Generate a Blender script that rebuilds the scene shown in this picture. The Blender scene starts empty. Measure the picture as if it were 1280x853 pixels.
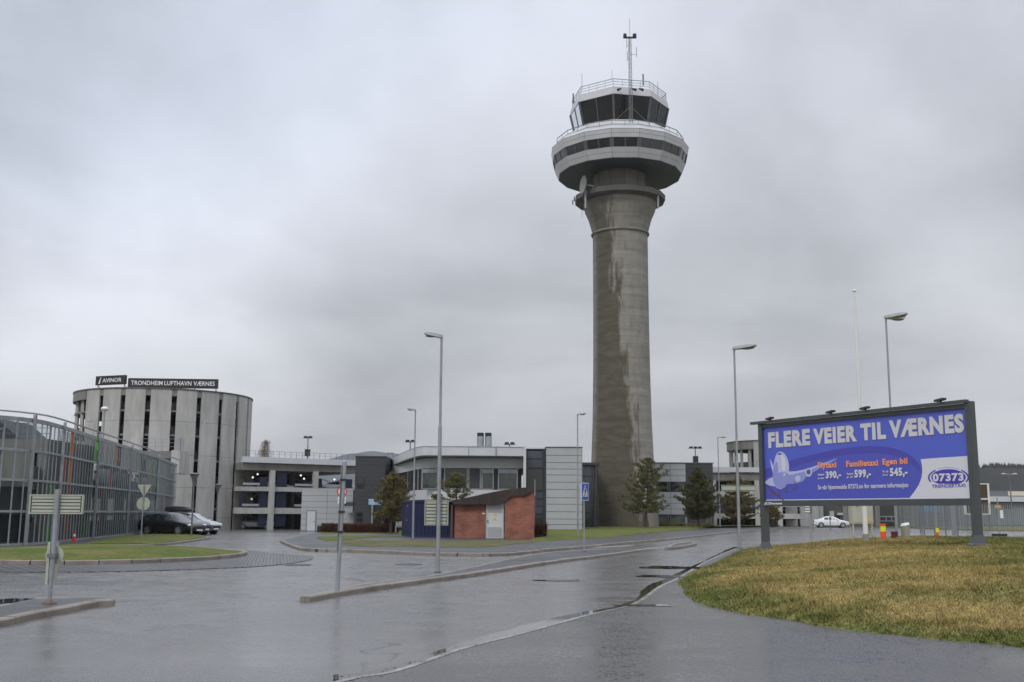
import bpy, math, random
import numpy as np
from mathutils import Vector, Matrix
from math import sin, cos, pi, radians, atan, atan2, sqrt, tan

S = bpy.context.scene
C = S.collection
random.seed(7)
# ------------------------------------------------------------------ camera
F = 1328.0                       # focal length in photograph pixels (1280 wide)
EYE = Vector((0, 0, 1.6))
PITCH = atan(215.5 / F); ROLL = radians(0.35)
fw = Vector((0, cos(PITCH), sin(PITCH)))
r0 = Vector((1, 0, 0)); u0 = Vector((0, -sin(PITCH), cos(PITCH)))
cr = cos(ROLL) * r0 + sin(ROLL) * u0
cu = -sin(ROLL) * r0 + cos(ROLL) * u0
cam = bpy.data.cameras.new('camera')
camo = bpy.data.objects.new('camera', cam); C.objects.link(camo)
cam.sensor_width = 36; cam.lens = 36 * F / 1280; cam.clip_end = 20000; cam.clip_start = 0.1
mw = Matrix.Identity(4)
for i in range(3):
    mw[i][0] = cr[i]; mw[i][1] = cu[i]; mw[i][2] = -fw[i]; mw[i][3] = EYE[i]
camo.matrix_world = mw
S.camera = camo
# ------------------------------------------------------------------ world
SUN_EL = radians(42); SUN_AZ = radians(205)      # azimuth from +Y clockwise: behind the camera, to the left
W = bpy.data.worlds.new("World"); S.world = W; W.use_nodes = True
nt = W.node_tree; nt.nodes.clear()
def N(nt, t, **k):
    n = nt.nodes.new(t)
    for a, b in k.items():
        if a == 'inp':
            for i, v in b.items(): n.inputs[i].default_value = v
        else: setattr(n, a, b)
    return n
def raydir(px, py):
    d = fw + cr * ((px - 640) / F) + cu * ((426.5 - py) / F)
    return d.normalized()
L = nt.links.new
out = N(nt, 'ShaderNodeOutputWorld')
sky = N(nt, 'ShaderNodeTexSky', sky_type='NISHITA', sun_disc=False, sun_elevation=SUN_EL, sun_rotation=SUN_AZ)
bgs = N(nt, 'ShaderNodeBackground', inp={1: 0.1}); L(sky.outputs[0], bgs.inputs[0])
tc = N(nt, 'ShaderNodeTexCoord')
sep = N(nt, 'ShaderNodeSeparateXYZ'); L(tc.outputs['Generated'], sep.inputs[0])
def MA(nt, op, a, b=None, c=None, clamp=False):
    n = nt.nodes.new('ShaderNodeMath'); n.operation = op; n.use_clamp = clamp
    for i, v in enumerate((a, b, c)):
        if v is None: continue
        if isinstance(v, (int, float)): n.inputs[i].default_value = v
        else: nt.links.new(v, n.inputs[i])
    return n.outputs[0]
zc = MA(nt, 'ADD', MA(nt, 'MAXIMUM', sep.outputs[2], 0.0), 0.22)
cx = MA(nt, 'DIVIDE', sep.outputs[0], zc); cy = MA(nt, 'DIVIDE', sep.outputs[1], zc)
comb = N(nt, 'ShaderNodeCombineXYZ'); L(cx, comb.inputs[0]); L(cy, comb.inputs[1])
n1 = N(nt, 'ShaderNodeTexNoise', inp={'Scale': 1.0, 'Detail': 8.0, 'Roughness': 0.5, 'Distortion': 0.35}); L(comb.outputs[0], n1.inputs['Vector'])
n2 = N(nt, 'ShaderNodeTexNoise', inp={'Scale': 3.2, 'Detail': 6.0, 'Roughness': 0.55, 'Distortion': 0.2}); L(tc.outputs['Generated'], n2.inputs['Vector'])
def lobe(px, py, k, amp):
    d = raydir(px, py)
    dot = N(nt, 'ShaderNodeVectorMath', operation='DOT_PRODUCT'); L(tc.outputs['Generated'], dot.inputs[0]); dot.inputs[1].default_value = d
    e = MA(nt, 'POWER', MA(nt, 'MAXIMUM', dot.outputs['Value'], 0.0), k)
    return MA(nt, 'MULTIPLY', e, amp)
val = MA(nt, 'MULTIPLY_ADD', MA(nt, 'SUBTRACT', n1.outputs[0], 0.5), 0.70, 0.0)
val = MA(nt, 'ADD', val, MA(nt, 'MULTIPLY', MA(nt, 'SUBTRACT', n2.outputs[0], 0.5), 0.40))
el = N(nt, 'ShaderNodeMapRange', inp={1: 0.0, 2: 0.45, 3: 0.42, 4: 0.475}); L(sep.outputs[2], el.inputs[0])
val = MA(nt, 'ADD', val, el.outputs[0])
zen = N(nt, 'ShaderNodeMapRange', inp={1: 0.47, 2: 0.95, 3: 0.0, 4: 0.75}); L(sep.outputs[2], zen.inputs[0])
for (px, py, k, a) in ((180, 280, 110, 0.24), (430, 190, 80, 0.11), (60, 130, 60, -0.05), (30, 420, 120, -0.07), (20, 560, 90, 0.20), (1150, 140, 60, 0.07), (700, 60, 25, 0.04),
                       (420, 540, 60, -0.05), (1200, 430, 70, -0.06), (900, 420, 60, -0.02), (560, 330, 60, -0.04)):
    val = MA(nt, 'ADD', val, lobe(px, py, k, a))
val = MA(nt, 'ADD', MA(nt, 'MAXIMUM', MA(nt, 'MINIMUM', val, 0.70), 0.25), zen.outputs[0])
tint = N(nt, 'ShaderNodeMix', data_type='RGBA')
tm = N(nt, 'ShaderNodeMapRange', inp={1: 0.05, 2: 0.48, 3: 0.0, 4: 1.0}); L(sep.outputs[2], tm.inputs[0]); L(MA(nt, 'ADD', MA(nt, 'MULTIPLY', tm.outputs[0], 0.75), lobe(60, 20, 25, 0.6), clamp=True), tint.inputs[0])
tint.inputs[6].default_value = (1.0, 0.985, 1.0, 1); tint.inputs[7].default_value = (0.925, 1.0, 1.15, 1)
vs = N(nt, 'ShaderNodeVectorMath', operation='SCALE'); L(tint.outputs[2], vs.inputs[0]); L(val, vs.inputs['Scale'])
bgc = N(nt, 'ShaderNodeBackground', inp={1: 1.0}); L(vs.outputs[0], bgc.inputs[0])
mixs = N(nt, 'ShaderNodeMixShader', inp={0: 0.93}); L(bgs.outputs[0], mixs.inputs[1]); L(bgc.outputs[0], mixs.inputs[2])
L(mixs.outputs[0], out.inputs[0])
sun = bpy.data.lights.new('sun', 'SUN'); sun.energy = 0.8; sun.angle = radians(16); sun.color = (1, 0.97, 0.93)
so = bpy.data.objects.new('sun', sun); C.objects.link(so)
sd = Vector((sin(SUN_AZ) * cos(SUN_EL), cos(SUN_AZ) * cos(SUN_EL), sin(SUN_EL)))
so.rotation_euler = sd.to_track_quat('Z', 'Y').to_euler()
S.view_settings.view_transform = 'Standard'; S.view_settings.look = 'None'
S.view_settings.exposure = 0.48; S.view_settings.gamma = 1.0
S.cycles.max_bounces = 6; S.cycles.transparent_max_bounces = 24
S.cycles.volume_bounces = 0

# ------------------------------------------------------------------ pixel helpers (photograph pixels -> places)
def ss(t):
    t = max(0.0, min(1.0, t)); return t * t * (3 - 2 * t)
def gz(x, y):                       # the ground sinks half a metre towards the far left
    return -0.45 * ss((y - 74) / 45) * ss((-x - 2) / 12)
def P(px, py, Y):
    d = fw + cr * ((px - 640) / F) + cu * ((426.5 - py) / F)
    return EYE + d * (Y / d.y)
def Z(px, py, Y): return P(px, py, Y).z
def X(px, py, Y): return P(px, py, Y).x
def G(px, py, off=0.0):
    d = fw + cr * ((px - 640) / F) + cu * ((426.5 - py) / F)
    z = off
    for _ in range(5):
        p = EYE + d * ((z - EYE.z) / d.z); z = gz(p.x, p.y) + off
    return Vector((p.x, p.y, z))

# ------------------------------------------------------------------ mesh building
class MB:
    def __init__(s, T=None): s.v = []; s.f = []; s.T = T
    def add(s, vs, fs):
        o = len(s.v)
        for p in vs:
            p = Vector(p)
            s.v.append(s.T(p) if s.T else p)
        s.f += [tuple(i + o for i in f) for f in fs]; return s
    def box(s, x0, x1, y0, y1, z0, z1):
        return s.add([(x0, y0, z0), (x1, y0, z0), (x1, y1, z0), (x0, y1, z0), (x0, y0, z1), (x1, y0, z1), (x1, y1, z1), (x0, y1, z1)],
              [(0, 3, 2, 1), (4, 5, 6, 7), (0, 1, 5, 4), (1, 2, 6, 5), (2, 3, 7, 6), (3, 0, 4, 7)])
    def bar(s, a, b, w, h=None, up=(0, 0, 1)):
        a = Vector(a); b = Vector(b); h = h or w
        d = (b - a).normalized(); u = Vector(up)
        if abs(d.dot(u)) > 0.98: u = Vector((0, 1, 0))
        sx = d.cross(u).normalized() * (w / 2); sz = sx.cross(d).normalized() * (h / 2)
        vs = [a - sx - sz, a + sx - sz, a + sx + sz, a - sx + sz, b - sx - sz, b + sx - sz, b + sx + sz, b - sx + sz]
        return s.add(vs, [(0, 3, 2, 1), (4, 5, 6, 7), (0, 1, 5, 4), (1, 2, 6, 5), (2, 3, 7, 6), (3, 0, 4, 7)])
    def tube(s, a, b, ra, rb=None, n=10, cap=True):
        a = Vector(a); b = Vector(b); rb = ra if rb is None else rb
        d = (b - a).normalized(); u = Vector((0, 0, 1)) if abs(d.z) < 0.9 else Vector((0, 1, 0))
        sx = d.cross(u).normalized(); sy = sx.cross(d)
        vs = []
        for (c, r) in ((a, ra), (b, rb)):
            for i in range(n):
                t = 2 * pi * i / n; vs.append(c + (sx * cos(t) + sy * sin(t)) * r)
        fs = [(i, (i + 1) % n, n + (i + 1) % n, n + i) for i in range(n)]
        if cap: fs += [tuple(range(n))[::-1], tuple(range(n, 2 * n))]
        return s.add(vs, fs)
    def rings(s, rings, cap=True, close=True):           # list of equal-length loops
        n = len(rings[0]); vs = [p for r in rings for p in r]; fs = []
        for k in range(len(rings) - 1):
            for i in range(n if close else n - 1):
                j = (i + 1) % n
                fs.append((k * n + i, k * n + j, (k + 1) * n + j, (k + 1) * n + i))
        if cap: fs += [tuple(range(n))[::-1], tuple(range((len(rings) - 1) * n, len(rings) * n))]
        return s.add(vs, fs)
    def prism(s, poly, z0, z1):
        n = len(poly)
        return s.rings([[(p[0], p[1], z0) for p in poly], [(p[0], p[1], z1) for p in poly]])
    def quad(s, a, b, c, d): return s.add([a, b, c, d], [(0, 1, 2, 3)])
    def sph(s, c, rx, ry=None, rz=None, n=10, m=6):
        ry = ry or rx; rz = rz or rx; c = Vector(c)
        rg = []
        for k in range(m + 1):
            t = -pi / 2 + pi * k / m; q = max(cos(t), 0.02)
            rg.append([c + Vector((rx * q * cos(2 * pi * i / n), ry * q * sin(2 * pi * i / n), rz * sin(t))) for i in range(n)])
        return s.rings(rg)

def wloc(o):
    v = Vector((0, 0, 0))
    while o: v += o.location; o = o.parent
    return v
def obj(name, mb, mt, parent=None, smooth=False, fix=True):
    me = bpy.data.meshes.new(name)
    off = wloc(parent) if parent else Vector((0, 0, 0))
    me.from_pydata([tuple(v - off) for v in mb.v], [], mb.f)
    me.materials.append(mt)
    if fix:
        import bmesh
        bm = bmesh.new(); bm.from_mesh(me); bmesh.ops.recalc_face_normals(bm, faces=bm.faces); bm.to_mesh(me); bm.free()
    if smooth:
        me.polygons.foreach_set('use_smooth', [True] * len(me.polygons))
        me.set_sharp_from_angle(angle=radians(38))
    me.update()
    o = bpy.data.objects.new(name, me); C.objects.link(o)
    if parent: o.parent = parent
    return o
def tag(o, label=None, cat=None, group=None, kind=None):
    if label: o['label'] = label
    if cat: o['category'] = cat
    if group: o['group'] = group
    if kind: o['kind'] = kind
    return o
def thing(name, label, cat, loc=(0, 0, 0), group=None):
    o = bpy.data.objects.new(name, None); C.objects.link(o); o.location = loc; o.empty_display_size = 0.3
    return tag(o, label, cat, group)
def struct(name, mb, mt, label, cat=None, smooth=False, kind='structure', fix=True):
    o = obj(name, mb, mt, None, smooth, fix); return tag(o, label, cat or name.replace('_', ' '), None, kind)
def copy_tree(o, parent=None):
    c = o.copy(); C.objects.link(c); c.parent = parent
    for ch in list(o.children): copy_tree(ch, c)
    return c
def frame(o, ang):                  # local frame: x along, y back, z up
    o = Vector(o); ca, sa = cos(ang), sin(ang)
    return lambda p: Vector((o.x + p.x * ca - p.y * sa, o.y + p.x * sa + p.y * ca, o.z + p.z))
def catmull(pts, n=8, closed=False):
    pts = [Vector(p) for p in pts]; out = []; m = len(pts)
    for i in range(m if closed else m - 1):
        a = pts[(i - 1) % m] if closed or i > 0 else pts[0]; b = pts[i]; c = pts[(i + 1) % m]
        d = pts[(i + 2) % m] if closed or i + 2 < m else pts[-1]
        for k in range(n):
            t = k / n
            out.append(0.5 * ((2 * b) + (c - a) * t + (2 * a - 5 * b + 4 * c - d) * t * t + (3 * b - a - 3 * c + d) * t ** 3))
    if not closed: out.append(pts[-1])
    return out
def resample(pts, step):
    out = [pts[0]]; acc = 0
    for a, b in zip(pts, pts[1:]):
        l = (b - a).length; t = step - acc
        while t <= l: out.append(a + (b - a) * (t / l)); t += step
        acc = l - (t - step)
    return out

# ------------------------------------------------------------------ materials
def mat(name, col, rough=0.6, var=0.0, scale=1.0, bump=0.0, bscale=None, metal=0.0, spec=0.5, col2=None, stretch=(1, 1, 1), emit=0, detail=5):
    m = bpy.data.materials.new(name); m.use_nodes = True; t = m.node_tree
    b = t.nodes['Principled BSDF']
    b.inputs['Base Color'].default_value = (*col, 1); b.inputs['Roughness'].default_value = rough
    b.inputs['Metallic'].default_value = metal; b.inputs['Specular IOR Level'].default_value = spec
    geo = N(t, 'ShaderNodeNewGeometry'); mp = N(t, 'ShaderNodeMapping'); mp.inputs['Scale'].default_value = stretch
    t.links.new(geo.outputs['Position'], mp.inputs[0])
    if var or col2:
        n = N(t, 'ShaderNodeTexNoise', inp={'Scale': scale, 'Detail': float(detail), 'Roughness': 0.6}); t.links.new(mp.outputs[0], n.inputs['Vector'])
        mr = N(t, 'ShaderNodeMapRange', inp={1: 0.3, 2: 0.7}); t.links.new(n.outputs[0], mr.inputs[0])
        mx = N(t, 'ShaderNodeMix', data_type='RGBA'); t.links.new(mr.outputs[0], mx.inputs[0])
        c2 = col2 or tuple(min(1, c * (1 + var)) for c in col); c1 = col if col2 else tuple(c * (1 - var) for c in col)
        mx.inputs[6].default_value = (*c1, 1); mx.inputs[7].default_value = (*c2, 1)
        t.links.new(mx.outputs[2], b.inputs['Base Color'])
    if bump:
        n = N(t, 'ShaderNodeTexNoise', inp={'Scale': bscale or scale * 6, 'Detail': 4.0}); t.links.new(mp.outputs[0], n.inputs['Vector'])
        bp = N(t, 'ShaderNodeBump', inp={'Strength': bump, 'Distance': 0.02}); t.links.new(n.outputs[0], bp.inputs['Height']); t.links.new(bp.outputs[0], b.inputs['Normal'])
    if emit:
        b.inputs['Emission Color'].default_value = (*col, 1); b.inputs['Emission Strength'].default_value = emit
    return m
def asphalt(name, base, r0_, r1_, agg=0.35, cracks=True, streak=False):
    m = bpy.data.materials.new(name); m.use_nodes = True; t = m.node_tree; b = t.nodes['Principled BSDF']; K = t.links.new
    geo = N(t, 'ShaderNodeNewGeometry'); pos = geo.outputs['Position']
    big = N(t, 'ShaderNodeTexNoise', inp={'Scale': 0.16, 'Detail': 5.0, 'Roughness': 0.6, 'Distortion': 0.6}); K(pos, big.inputs['Vector'])
    fine = N(t, 'ShaderNodeTexNoise', inp={'Scale': 38.0, 'Detail': 3.0, 'Roughness': 0.8}); K(pos, fine.inputs['Vector'])
    mid = N(t, 'ShaderNodeTexNoise', inp={'Scale': 1.6, 'Detail': 6.0, 'Roughness': 0.65}); K(pos, mid.inputs['Vector'])
    grn = N(t, 'ShaderNodeTexNoise', inp={'Scale': 11.0, 'Detail': 6.0, 'Roughness': 0.85}); K(pos, grn.inputs['Vector'])
    f = MA(t, 'ADD', MA(t, 'MULTIPLY', MA(t, 'ADD', MA(t, 'SUBTRACT', fine.outputs[0], 0.5), MA(t, 'SUBTRACT', grn.outputs[0], 0.5)), agg), MA(t, 'MULTIPLY', mid.outputs[0], 0.6))
    f = MA(t, 'ADD', f, MA(t, 'MULTIPLY', big.outputs[0], 0.5))
    mx = N(t, 'ShaderNodeMix', data_type='RGBA'); mr = N(t, 'ShaderNodeMapRange', inp={1: 0.25, 2: 0.85}); K(f, mr.inputs[0]); K(mr.outputs[0], mx.inputs[0])
    mx.inputs[6].default_value = (*[c * 0.55 for c in base], 1); mx.inputs[7].default_value = (*[c * 1.45 for c in base], 1)
    col = mx.outputs[2]
    if cracks:
        vo = N(t, 'ShaderNodeTexVoronoi', feature='DISTANCE_TO_EDGE', inp={'Scale': 0.16})
        wob = N(t, 'ShaderNodeTexNoise', inp={'Scale': 1.2, 'Detail': 5.0}); K(pos, wob.inputs['Vector'])
        va = N(t, 'ShaderNodeVectorMath', operation='MULTIPLY_ADD'); K(wob.outputs['Color'], va.inputs[0]); va.inputs[1].default_value = (2.2, 2.2, 0); K(pos, va.inputs[2])
        K(va.outputs[0], vo.inputs['Vector'])
        cm = N(t, 'ShaderNodeMapRange', inp={1: 0.002, 2: 0.008, 3: 1.0, 4: 0.0}); K(vo.outputs['Distance'], cm.inputs[0])
        msk = N(t, 'ShaderNodeMapRange', inp={1: 0.50, 2: 0.6}); K(big.outputs[0], msk.inputs[0])
        ck = MA(t, 'MULTIPLY', cm.outputs[0], msk.outputs[0])
        m2 = N(t, 'ShaderNodeMix', data_type='RGBA'); K(MA(t, 'MULTIPLY', ck, 0.8), m2.inputs[0]); K(col, m2.inputs[6]); m2.inputs[7].default_value = (0.012, 0.011, 0.01, 1)
        col = m2.outputs[2]; K(MA(t, 'MULTIPLY_ADD', ck, -0.45, 0.5), b.inputs['Specular IOR Level'])
    K(col, b.inputs['Base Color'])
    # wetness: long shallow films of water following the wheel tracks
    mp = N(t, 'ShaderNodeMapping'); mp.inputs['Rotation'].default_value = (0, 0, radians(-38)); mp.inputs['Scale'].default_value = (0.10, 0.34, 1); K(pos, mp.inputs[0])
    wet = N(t, 'ShaderNodeTexNoise', inp={'Scale': 1.0, 'Detail': 6.0, 'Roughness': 0.6, 'Distortion': 0.8}); K(mp.outputs[0], wet.inputs['Vector'])
    wm = MA(t, 'ADD', MA(t, 'MULTIPLY', wet.outputs[0], 0.5), MA(t, 'MULTIPLY', mid.outputs[0], 0.5))
    rr = N(t, 'ShaderNodeMapRange', inp={1: 0.40, 2: 0.6, 3: r0_, 4: r1_}); K(wm, rr.inputs[0]); K(MA(t, 'MAXIMUM', MA(t, 'ADD', rr.outputs[0], MA(t, 'MULTIPLY', MA(t, 'ADD', MA(t, 'SUBTRACT', fine.outputs[0], 0.5), MA(t, 'SUBTRACT', grn.outputs[0], 0.5)), agg * 0.9)), 0.06), b.inputs['Roughness'])
    bn = N(t, 'ShaderNodeTexNoise', inp={'Scale': 90.0, 'Detail': 2.0}); K(pos, bn.inputs['Vector'])
    bstr = N(t, 'ShaderNodeMapRange', inp={1: 0.40, 2: 0.6, 3: 0.10, 4: 0.5}); K(wm, bstr.inputs[0])
    bp = N(t, 'ShaderNodeBump', inp={'Distance': 0.004}); K(bn.outputs[0], bp.inputs['Height']); K(bstr.outputs[0], bp.inputs['Strength']); K(bp.outputs[0], b.inputs['Normal'])
    return m
def grassmat(name, green, straw, bias, scale=0.5, attr=False):
    m = bpy.data.materials.new(name); m.use_nodes = True; t = m.node_tree; b = t.nodes['Principled BSDF']; K = t.links.new
    geo = N(t, 'ShaderNodeNewGeometry'); pos = geo.outputs['Position']
    a = N(t, 'ShaderNodeTexNoise', inp={'Scale': scale, 'Detail': 6.0, 'Roughness': 0.65, 'Distortion': 0.4}); K(pos, a.inputs['Vector'])
    c = N(t, 'ShaderNodeTexNoise', inp={'Scale': 14.0, 'Detail': 5.0, 'Roughness': 0.7}); K(pos, c.inputs['Vector'])
    s_ = MA(t, 'ADD', MA(t, 'MULTIPLY', a.outputs[0], 0.7), MA(t, 'MULTIPLY', c.outputs[0], 0.3))
    if attr:
        at = N(t, 'ShaderNodeAttribute', attribute_name='dryness'); s_ = MA(t, 'ADD', s_, MA(t, 'MULTIPLY', MA(t, 'SUBTRACT', at.outputs['Fac'], 0.65), 0.15))
    mr = N(t, 'ShaderNodeMapRange', inp={1: 0.42 + bias, 2: 0.58 + bias}); K(s_, mr.inputs[0])
    mx = N(t, 'ShaderNodeMix', data_type='RGBA'); K(mr.outputs[0], mx.inputs[0]); mx.inputs[6].default_value = (*green, 1); mx.inputs[7].default_value = (*straw, 1)
    dk = N(t, 'ShaderNodeMix', data_type='RGBA', blend_type='MULTIPLY', inp={0: 1.0}); K(mx.outputs[2], dk.inputs[6])
    f2 = N(t, 'ShaderNodeTexNoise', inp={'Scale': 6.0, 'Detail': 6.0, 'Roughness': 0.75}); K(pos, f2.inputs['Vector'])
    r2 = N(t, 'ShaderNodeMapRange', inp={1: 0.3, 2: 0.7, 3: 0.5, 4: 1.4}); K(f2.outputs[0], r2.inputs[0]); K(r2.outputs[0], dk.inputs[7])
    K(dk.outputs[2], b.inputs['Base Color']); b.inputs['Roughness'].default_value = 0.85; b.inputs['Specular IOR Level'].default_value = 0.2
    bn = N(t, 'ShaderNodeTexNoise', inp={'Scale': 25.0, 'Detail': 5.0}); K(pos, bn.inputs['Vector'])
    bp = N(t, 'ShaderNodeBump', inp={'Strength': 0.9, 'Distance': 0.05}); K(bn.outputs[0], bp.inputs['Height']); K(bp.outputs[0], b.inputs['Normal'])
    return m
def brickmat():
    m = bpy.data.materials.new('red_brick'); m.use_nodes = True; t = m.node_tree; b = t.nodes['Principled BSDF']; K = t.links.new
    geo = N(t, 'ShaderNodeNewGeometry'); sp = N(t, 'ShaderNodeSeparateXYZ'); K(geo.outputs['Position'], sp.inputs[0])
    cb = N(t, 'ShaderNodeCombineXYZ'); K(MA(t, 'ADD', sp.outputs[0], MA(t, 'MULTIPLY', sp.outputs[1], 0.8)), cb.inputs[0]); K(sp.outputs[2], cb.inputs[1])
    br = N(t, 'ShaderNodeTexBrick', inp={'Scale': 1.0, 'Brick Width': 0.24, 'Row Height': 0.075, 'Mortar Size': 0.007, 'Bias': -0.1}); K(cb.outputs[0], br.inputs['Vector'])
    br.inputs['Color1'].default_value = (0.31, 0.088, 0.045, 1); br.inputs['Color2'].default_value = (0.20, 0.06, 0.035, 1); br.inputs['Mortar'].default_value = (0.24, 0.19, 0.16, 1)
    n = N(t, 'ShaderNodeTexNoise', inp={'Scale': 1.5, 'Detail': 5.0}); K(geo.outputs['Position'], n.inputs['Vector'])
    mr = N(t, 'ShaderNodeMapRange', inp={1: 0.3, 2: 0.7, 3: 0.7, 4: 1.25}); K(n.outputs[0], mr.inputs[0])
    mx = N(t, 'ShaderNodeMix', data_type='RGBA', blend_type='MULTIPLY', inp={0: 1.0}); K(br.outputs[0], mx.inputs[6]); K(mr.outputs[0], mx.inputs[7]); K(mx.outputs[2], b.inputs['Base Color'])
    b.inputs['Roughness'].default_value = 0.8; return m
def glassmat(name, tint, refl=0.12):
    m = bpy.data.materials.new(name); m.use_nodes = True; t = m.node_tree; t.nodes.clear(); K = t.links.new
    o = N(t, 'ShaderNodeOutputMaterial'); tr = N(t, 'ShaderNodeBsdfTransparent'); tr.inputs[0].default_value = (*tint, 1)
    gl = N(t, 'ShaderNodeBsdfGlossy', inp={'Roughness': 0.02}); gl.inputs[0].default_value = (0.9, 0.93, 0.95, 1)
    fr = N(t, 'ShaderNodeFresnel', inp={0: 1.5}); mx = N(t, 'ShaderNodeMixShader'); K(fr.outputs[0], mx.inputs[0]); K(tr.outputs[0], mx.inputs[1]); K(gl.outputs[0], mx.inputs[2]); K(mx.outputs[0], o.inputs[0])
    return m
def concrete(name, c1, c2, vertical=True):
    m = bpy.data.materials.new(name); m.use_nodes = True; t = m.node_tree; b = t.nodes['Principled BSDF']; K = t.links.new
    geo = N(t, 'ShaderNodeNewGeometry'); pos = geo.outputs['Position']
    mp = N(t, 'ShaderNodeMapping'); mp.inputs['Scale'].default_value = (1, 1, 0.25 if vertical else 1); K(pos, mp.inputs[0])
    a = N(t, 'ShaderNodeTexNoise', inp={'Scale': 0.7, 'Detail': 7.0, 'Roughness': 0.65, 'Distortion': 0.3}); K(mp.outputs[0], a.inputs['Vector'])
    mr = N(t, 'ShaderNodeMapRange', inp={1: 0.35, 2: 0.65}); K(a.outputs[0], mr.inputs[0])
    mx = N(t, 'ShaderNodeMix', data_type='RGBA'); K(mr.outputs[0], mx.inputs[0]); mx.inputs[6].default_value = (*c1, 1); mx.inputs[7].default_value = (*c2, 1)
    K(mx.outputs[2], b.inputs['Base Color']); b.inputs['Roughness'].default_value = 0.75
    bn = N(t, 'ShaderNodeTexNoise', inp={'Scale': 12.0, 'Detail': 4.0}); K(pos, bn.inputs['Vector'])
    bp = N(t, 'ShaderNodeBump', inp={'Strength': 0.3, 'Distance': 0.02}); K(bn.outputs[0], bp.inputs['Height']); K(bp.outputs[0], b.inputs['Normal'])
    return m

m_road = asphalt('wet_asphalt', (0.115, 0.112, 0.109), 0.20, 0.30, agg=0.5)
m_pave = asphalt('coarse_asphalt', (0.082, 0.080, 0.076), 0.32, 0.5, agg=2.2)
m_side = asphalt('dark_wet_asphalt', (0.05, 0.05, 0.052), 0.38, 0.6, agg=0.8, cracks=False)
m_kerb = mat('granite_kerb', (0.16, 0.13, 0.105), 0.5, 0, 1.3, 0.4, 14.0, col2=(0.30, 0.265, 0.225), detail=9)
m_water = mat('standing_water', (0.03, 0.028, 0.024), 0.03, spec=0.6)
m_mark = mat('worn_white_paint', (0.34, 0.34, 0.34), 0.45, 0.35, 6.0)
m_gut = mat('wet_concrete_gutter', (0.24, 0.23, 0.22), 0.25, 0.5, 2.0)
m_lawn = grassmat('green_lawn', (0.082, 0.118, 0.018), (0.17, 0.15, 0.045), 0.02)
m_verge = grassmat('patchy_verge', (0.08, 0.10, 0.03), (0.17, 0.14, 0.065), 0.0, 0.8)
m_mound = grassmat('dry_mound_grass', (0.13, 0.15, 0.038), (0.37, 0.285, 0.11), -0.015, 0.5, True)
m_ground = grassmat('rough_ground', (0.06, 0.075, 0.03), (0.11, 0.10, 0.06), 0.0, 0.05)
m_conc = concrete('grey_concrete', (0.34, 0.332, 0.312), (0.50, 0.49, 0.465))
m_conc2 = concrete('dull_concrete', (0.16, 0.155, 0.14), (0.25, 0.24, 0.22))
m_concd = concrete('dark_concrete', (0.09, 0.085, 0.075), (0.14, 0.13, 0.115))
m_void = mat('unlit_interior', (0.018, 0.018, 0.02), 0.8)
m_white = mat('white_cladding', (0.56, 0.57, 0.59), 0.45, 0.06, 0.6)
m_panel = mat('light_grey_cladding', (0.40, 0.41, 0.42), 0.45, 0.06, 0.5)
m_dark = mat('anthracite_cladding_and_shade', (0.045, 0.047, 0.053), 0.5, 0.12, 0.7)  # also colours in shade on the ramp parapets and the hut passage
m_darkp = mat('blue_grey_panel', (0.06, 0.072, 0.09), 0.2, 0.1, 0.5)
m_glass = mat('dark_window_glass', (0.02, 0.024, 0.026), 0.04, spec=0.7)
m_glassg = mat('greenish_window_glass', (0.05, 0.07, 0.065), 0.05, 0.5, 0.9, spec=0.7)
m_cabglass = glassmat('tinted_cab_glass', (0.30, 0.33, 0.36))
m_galv = mat('galvanised_steel', (0.33, 0.35, 0.37), 0.45, 0.15, 3.0, metal=0.5)
m_galvd = mat('dull_steel', (0.17, 0.18, 0.19), 0.5, 0.15, 3.0, metal=0.4)
m_lampg = mat('lamp_housing_grey', (0.40, 0.42, 0.42), 0.45, 0.1, 4.0)
m_lens = mat('lamp_lens', (0.20, 0.19, 0.17), 0.15)
m_black = mat('black_paint', (0.02, 0.02, 0.022), 0.45)
m_ww = mat('white_paint', (0.72, 0.72, 0.70), 0.45, 0.05, 1.0)
m_letter = mat('white_letter', (0.8, 0.8, 0.8), 0.5)
m_red = mat('red_enamel', (0.55, 0.03, 0.03), 0.4)
m_blue = mat('road_sign_blue', (0.015, 0.09, 0.50), 0.35)
m_back = mat('sign_back_cream', (0.40, 0.42, 0.34), 0.5, 0.08, 5.0)
m_backd = mat('sign_back_groove', (0.12, 0.12, 0.095), 0.6)
m_brick = brickmat()
m_bitum = mat('brown_roof_fascia', (0.035, 0.022, 0.019), 0.6, 0.35, 1.2, stretch=(3, 3, 0.3))
m_cont = mat('navy_container_paint', (0.012, 0.018, 0.07), 0.5, 0.15, 1.0)
m_orange = mat('orange_plastic', (0.80, 0.10, 0.03), 0.4)
m_yellow = mat('yellow_reflective', (0.75, 0.75, 0.03), 0.4)
m_bark = mat('pine_bark', (0.07, 0.05, 0.035), 0.9, 0.4, 8.0)
m_glow = mat('lit_lamp', (1.0, 0.93, 0.8), 0.4, emit=0.9)
m_bframe = mat('billboard_frame_grey', (0.065, 0.075, 0.08), 0.45, 0.1, 2.0)

# ------------------------------------------------------------------ GROUND
g = MB(); g.quad((-4000, -300, -0.06), (4000, -300, -0.06), (4000, 6000, -0.06), (-4000, 6000, -0.06))
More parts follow.
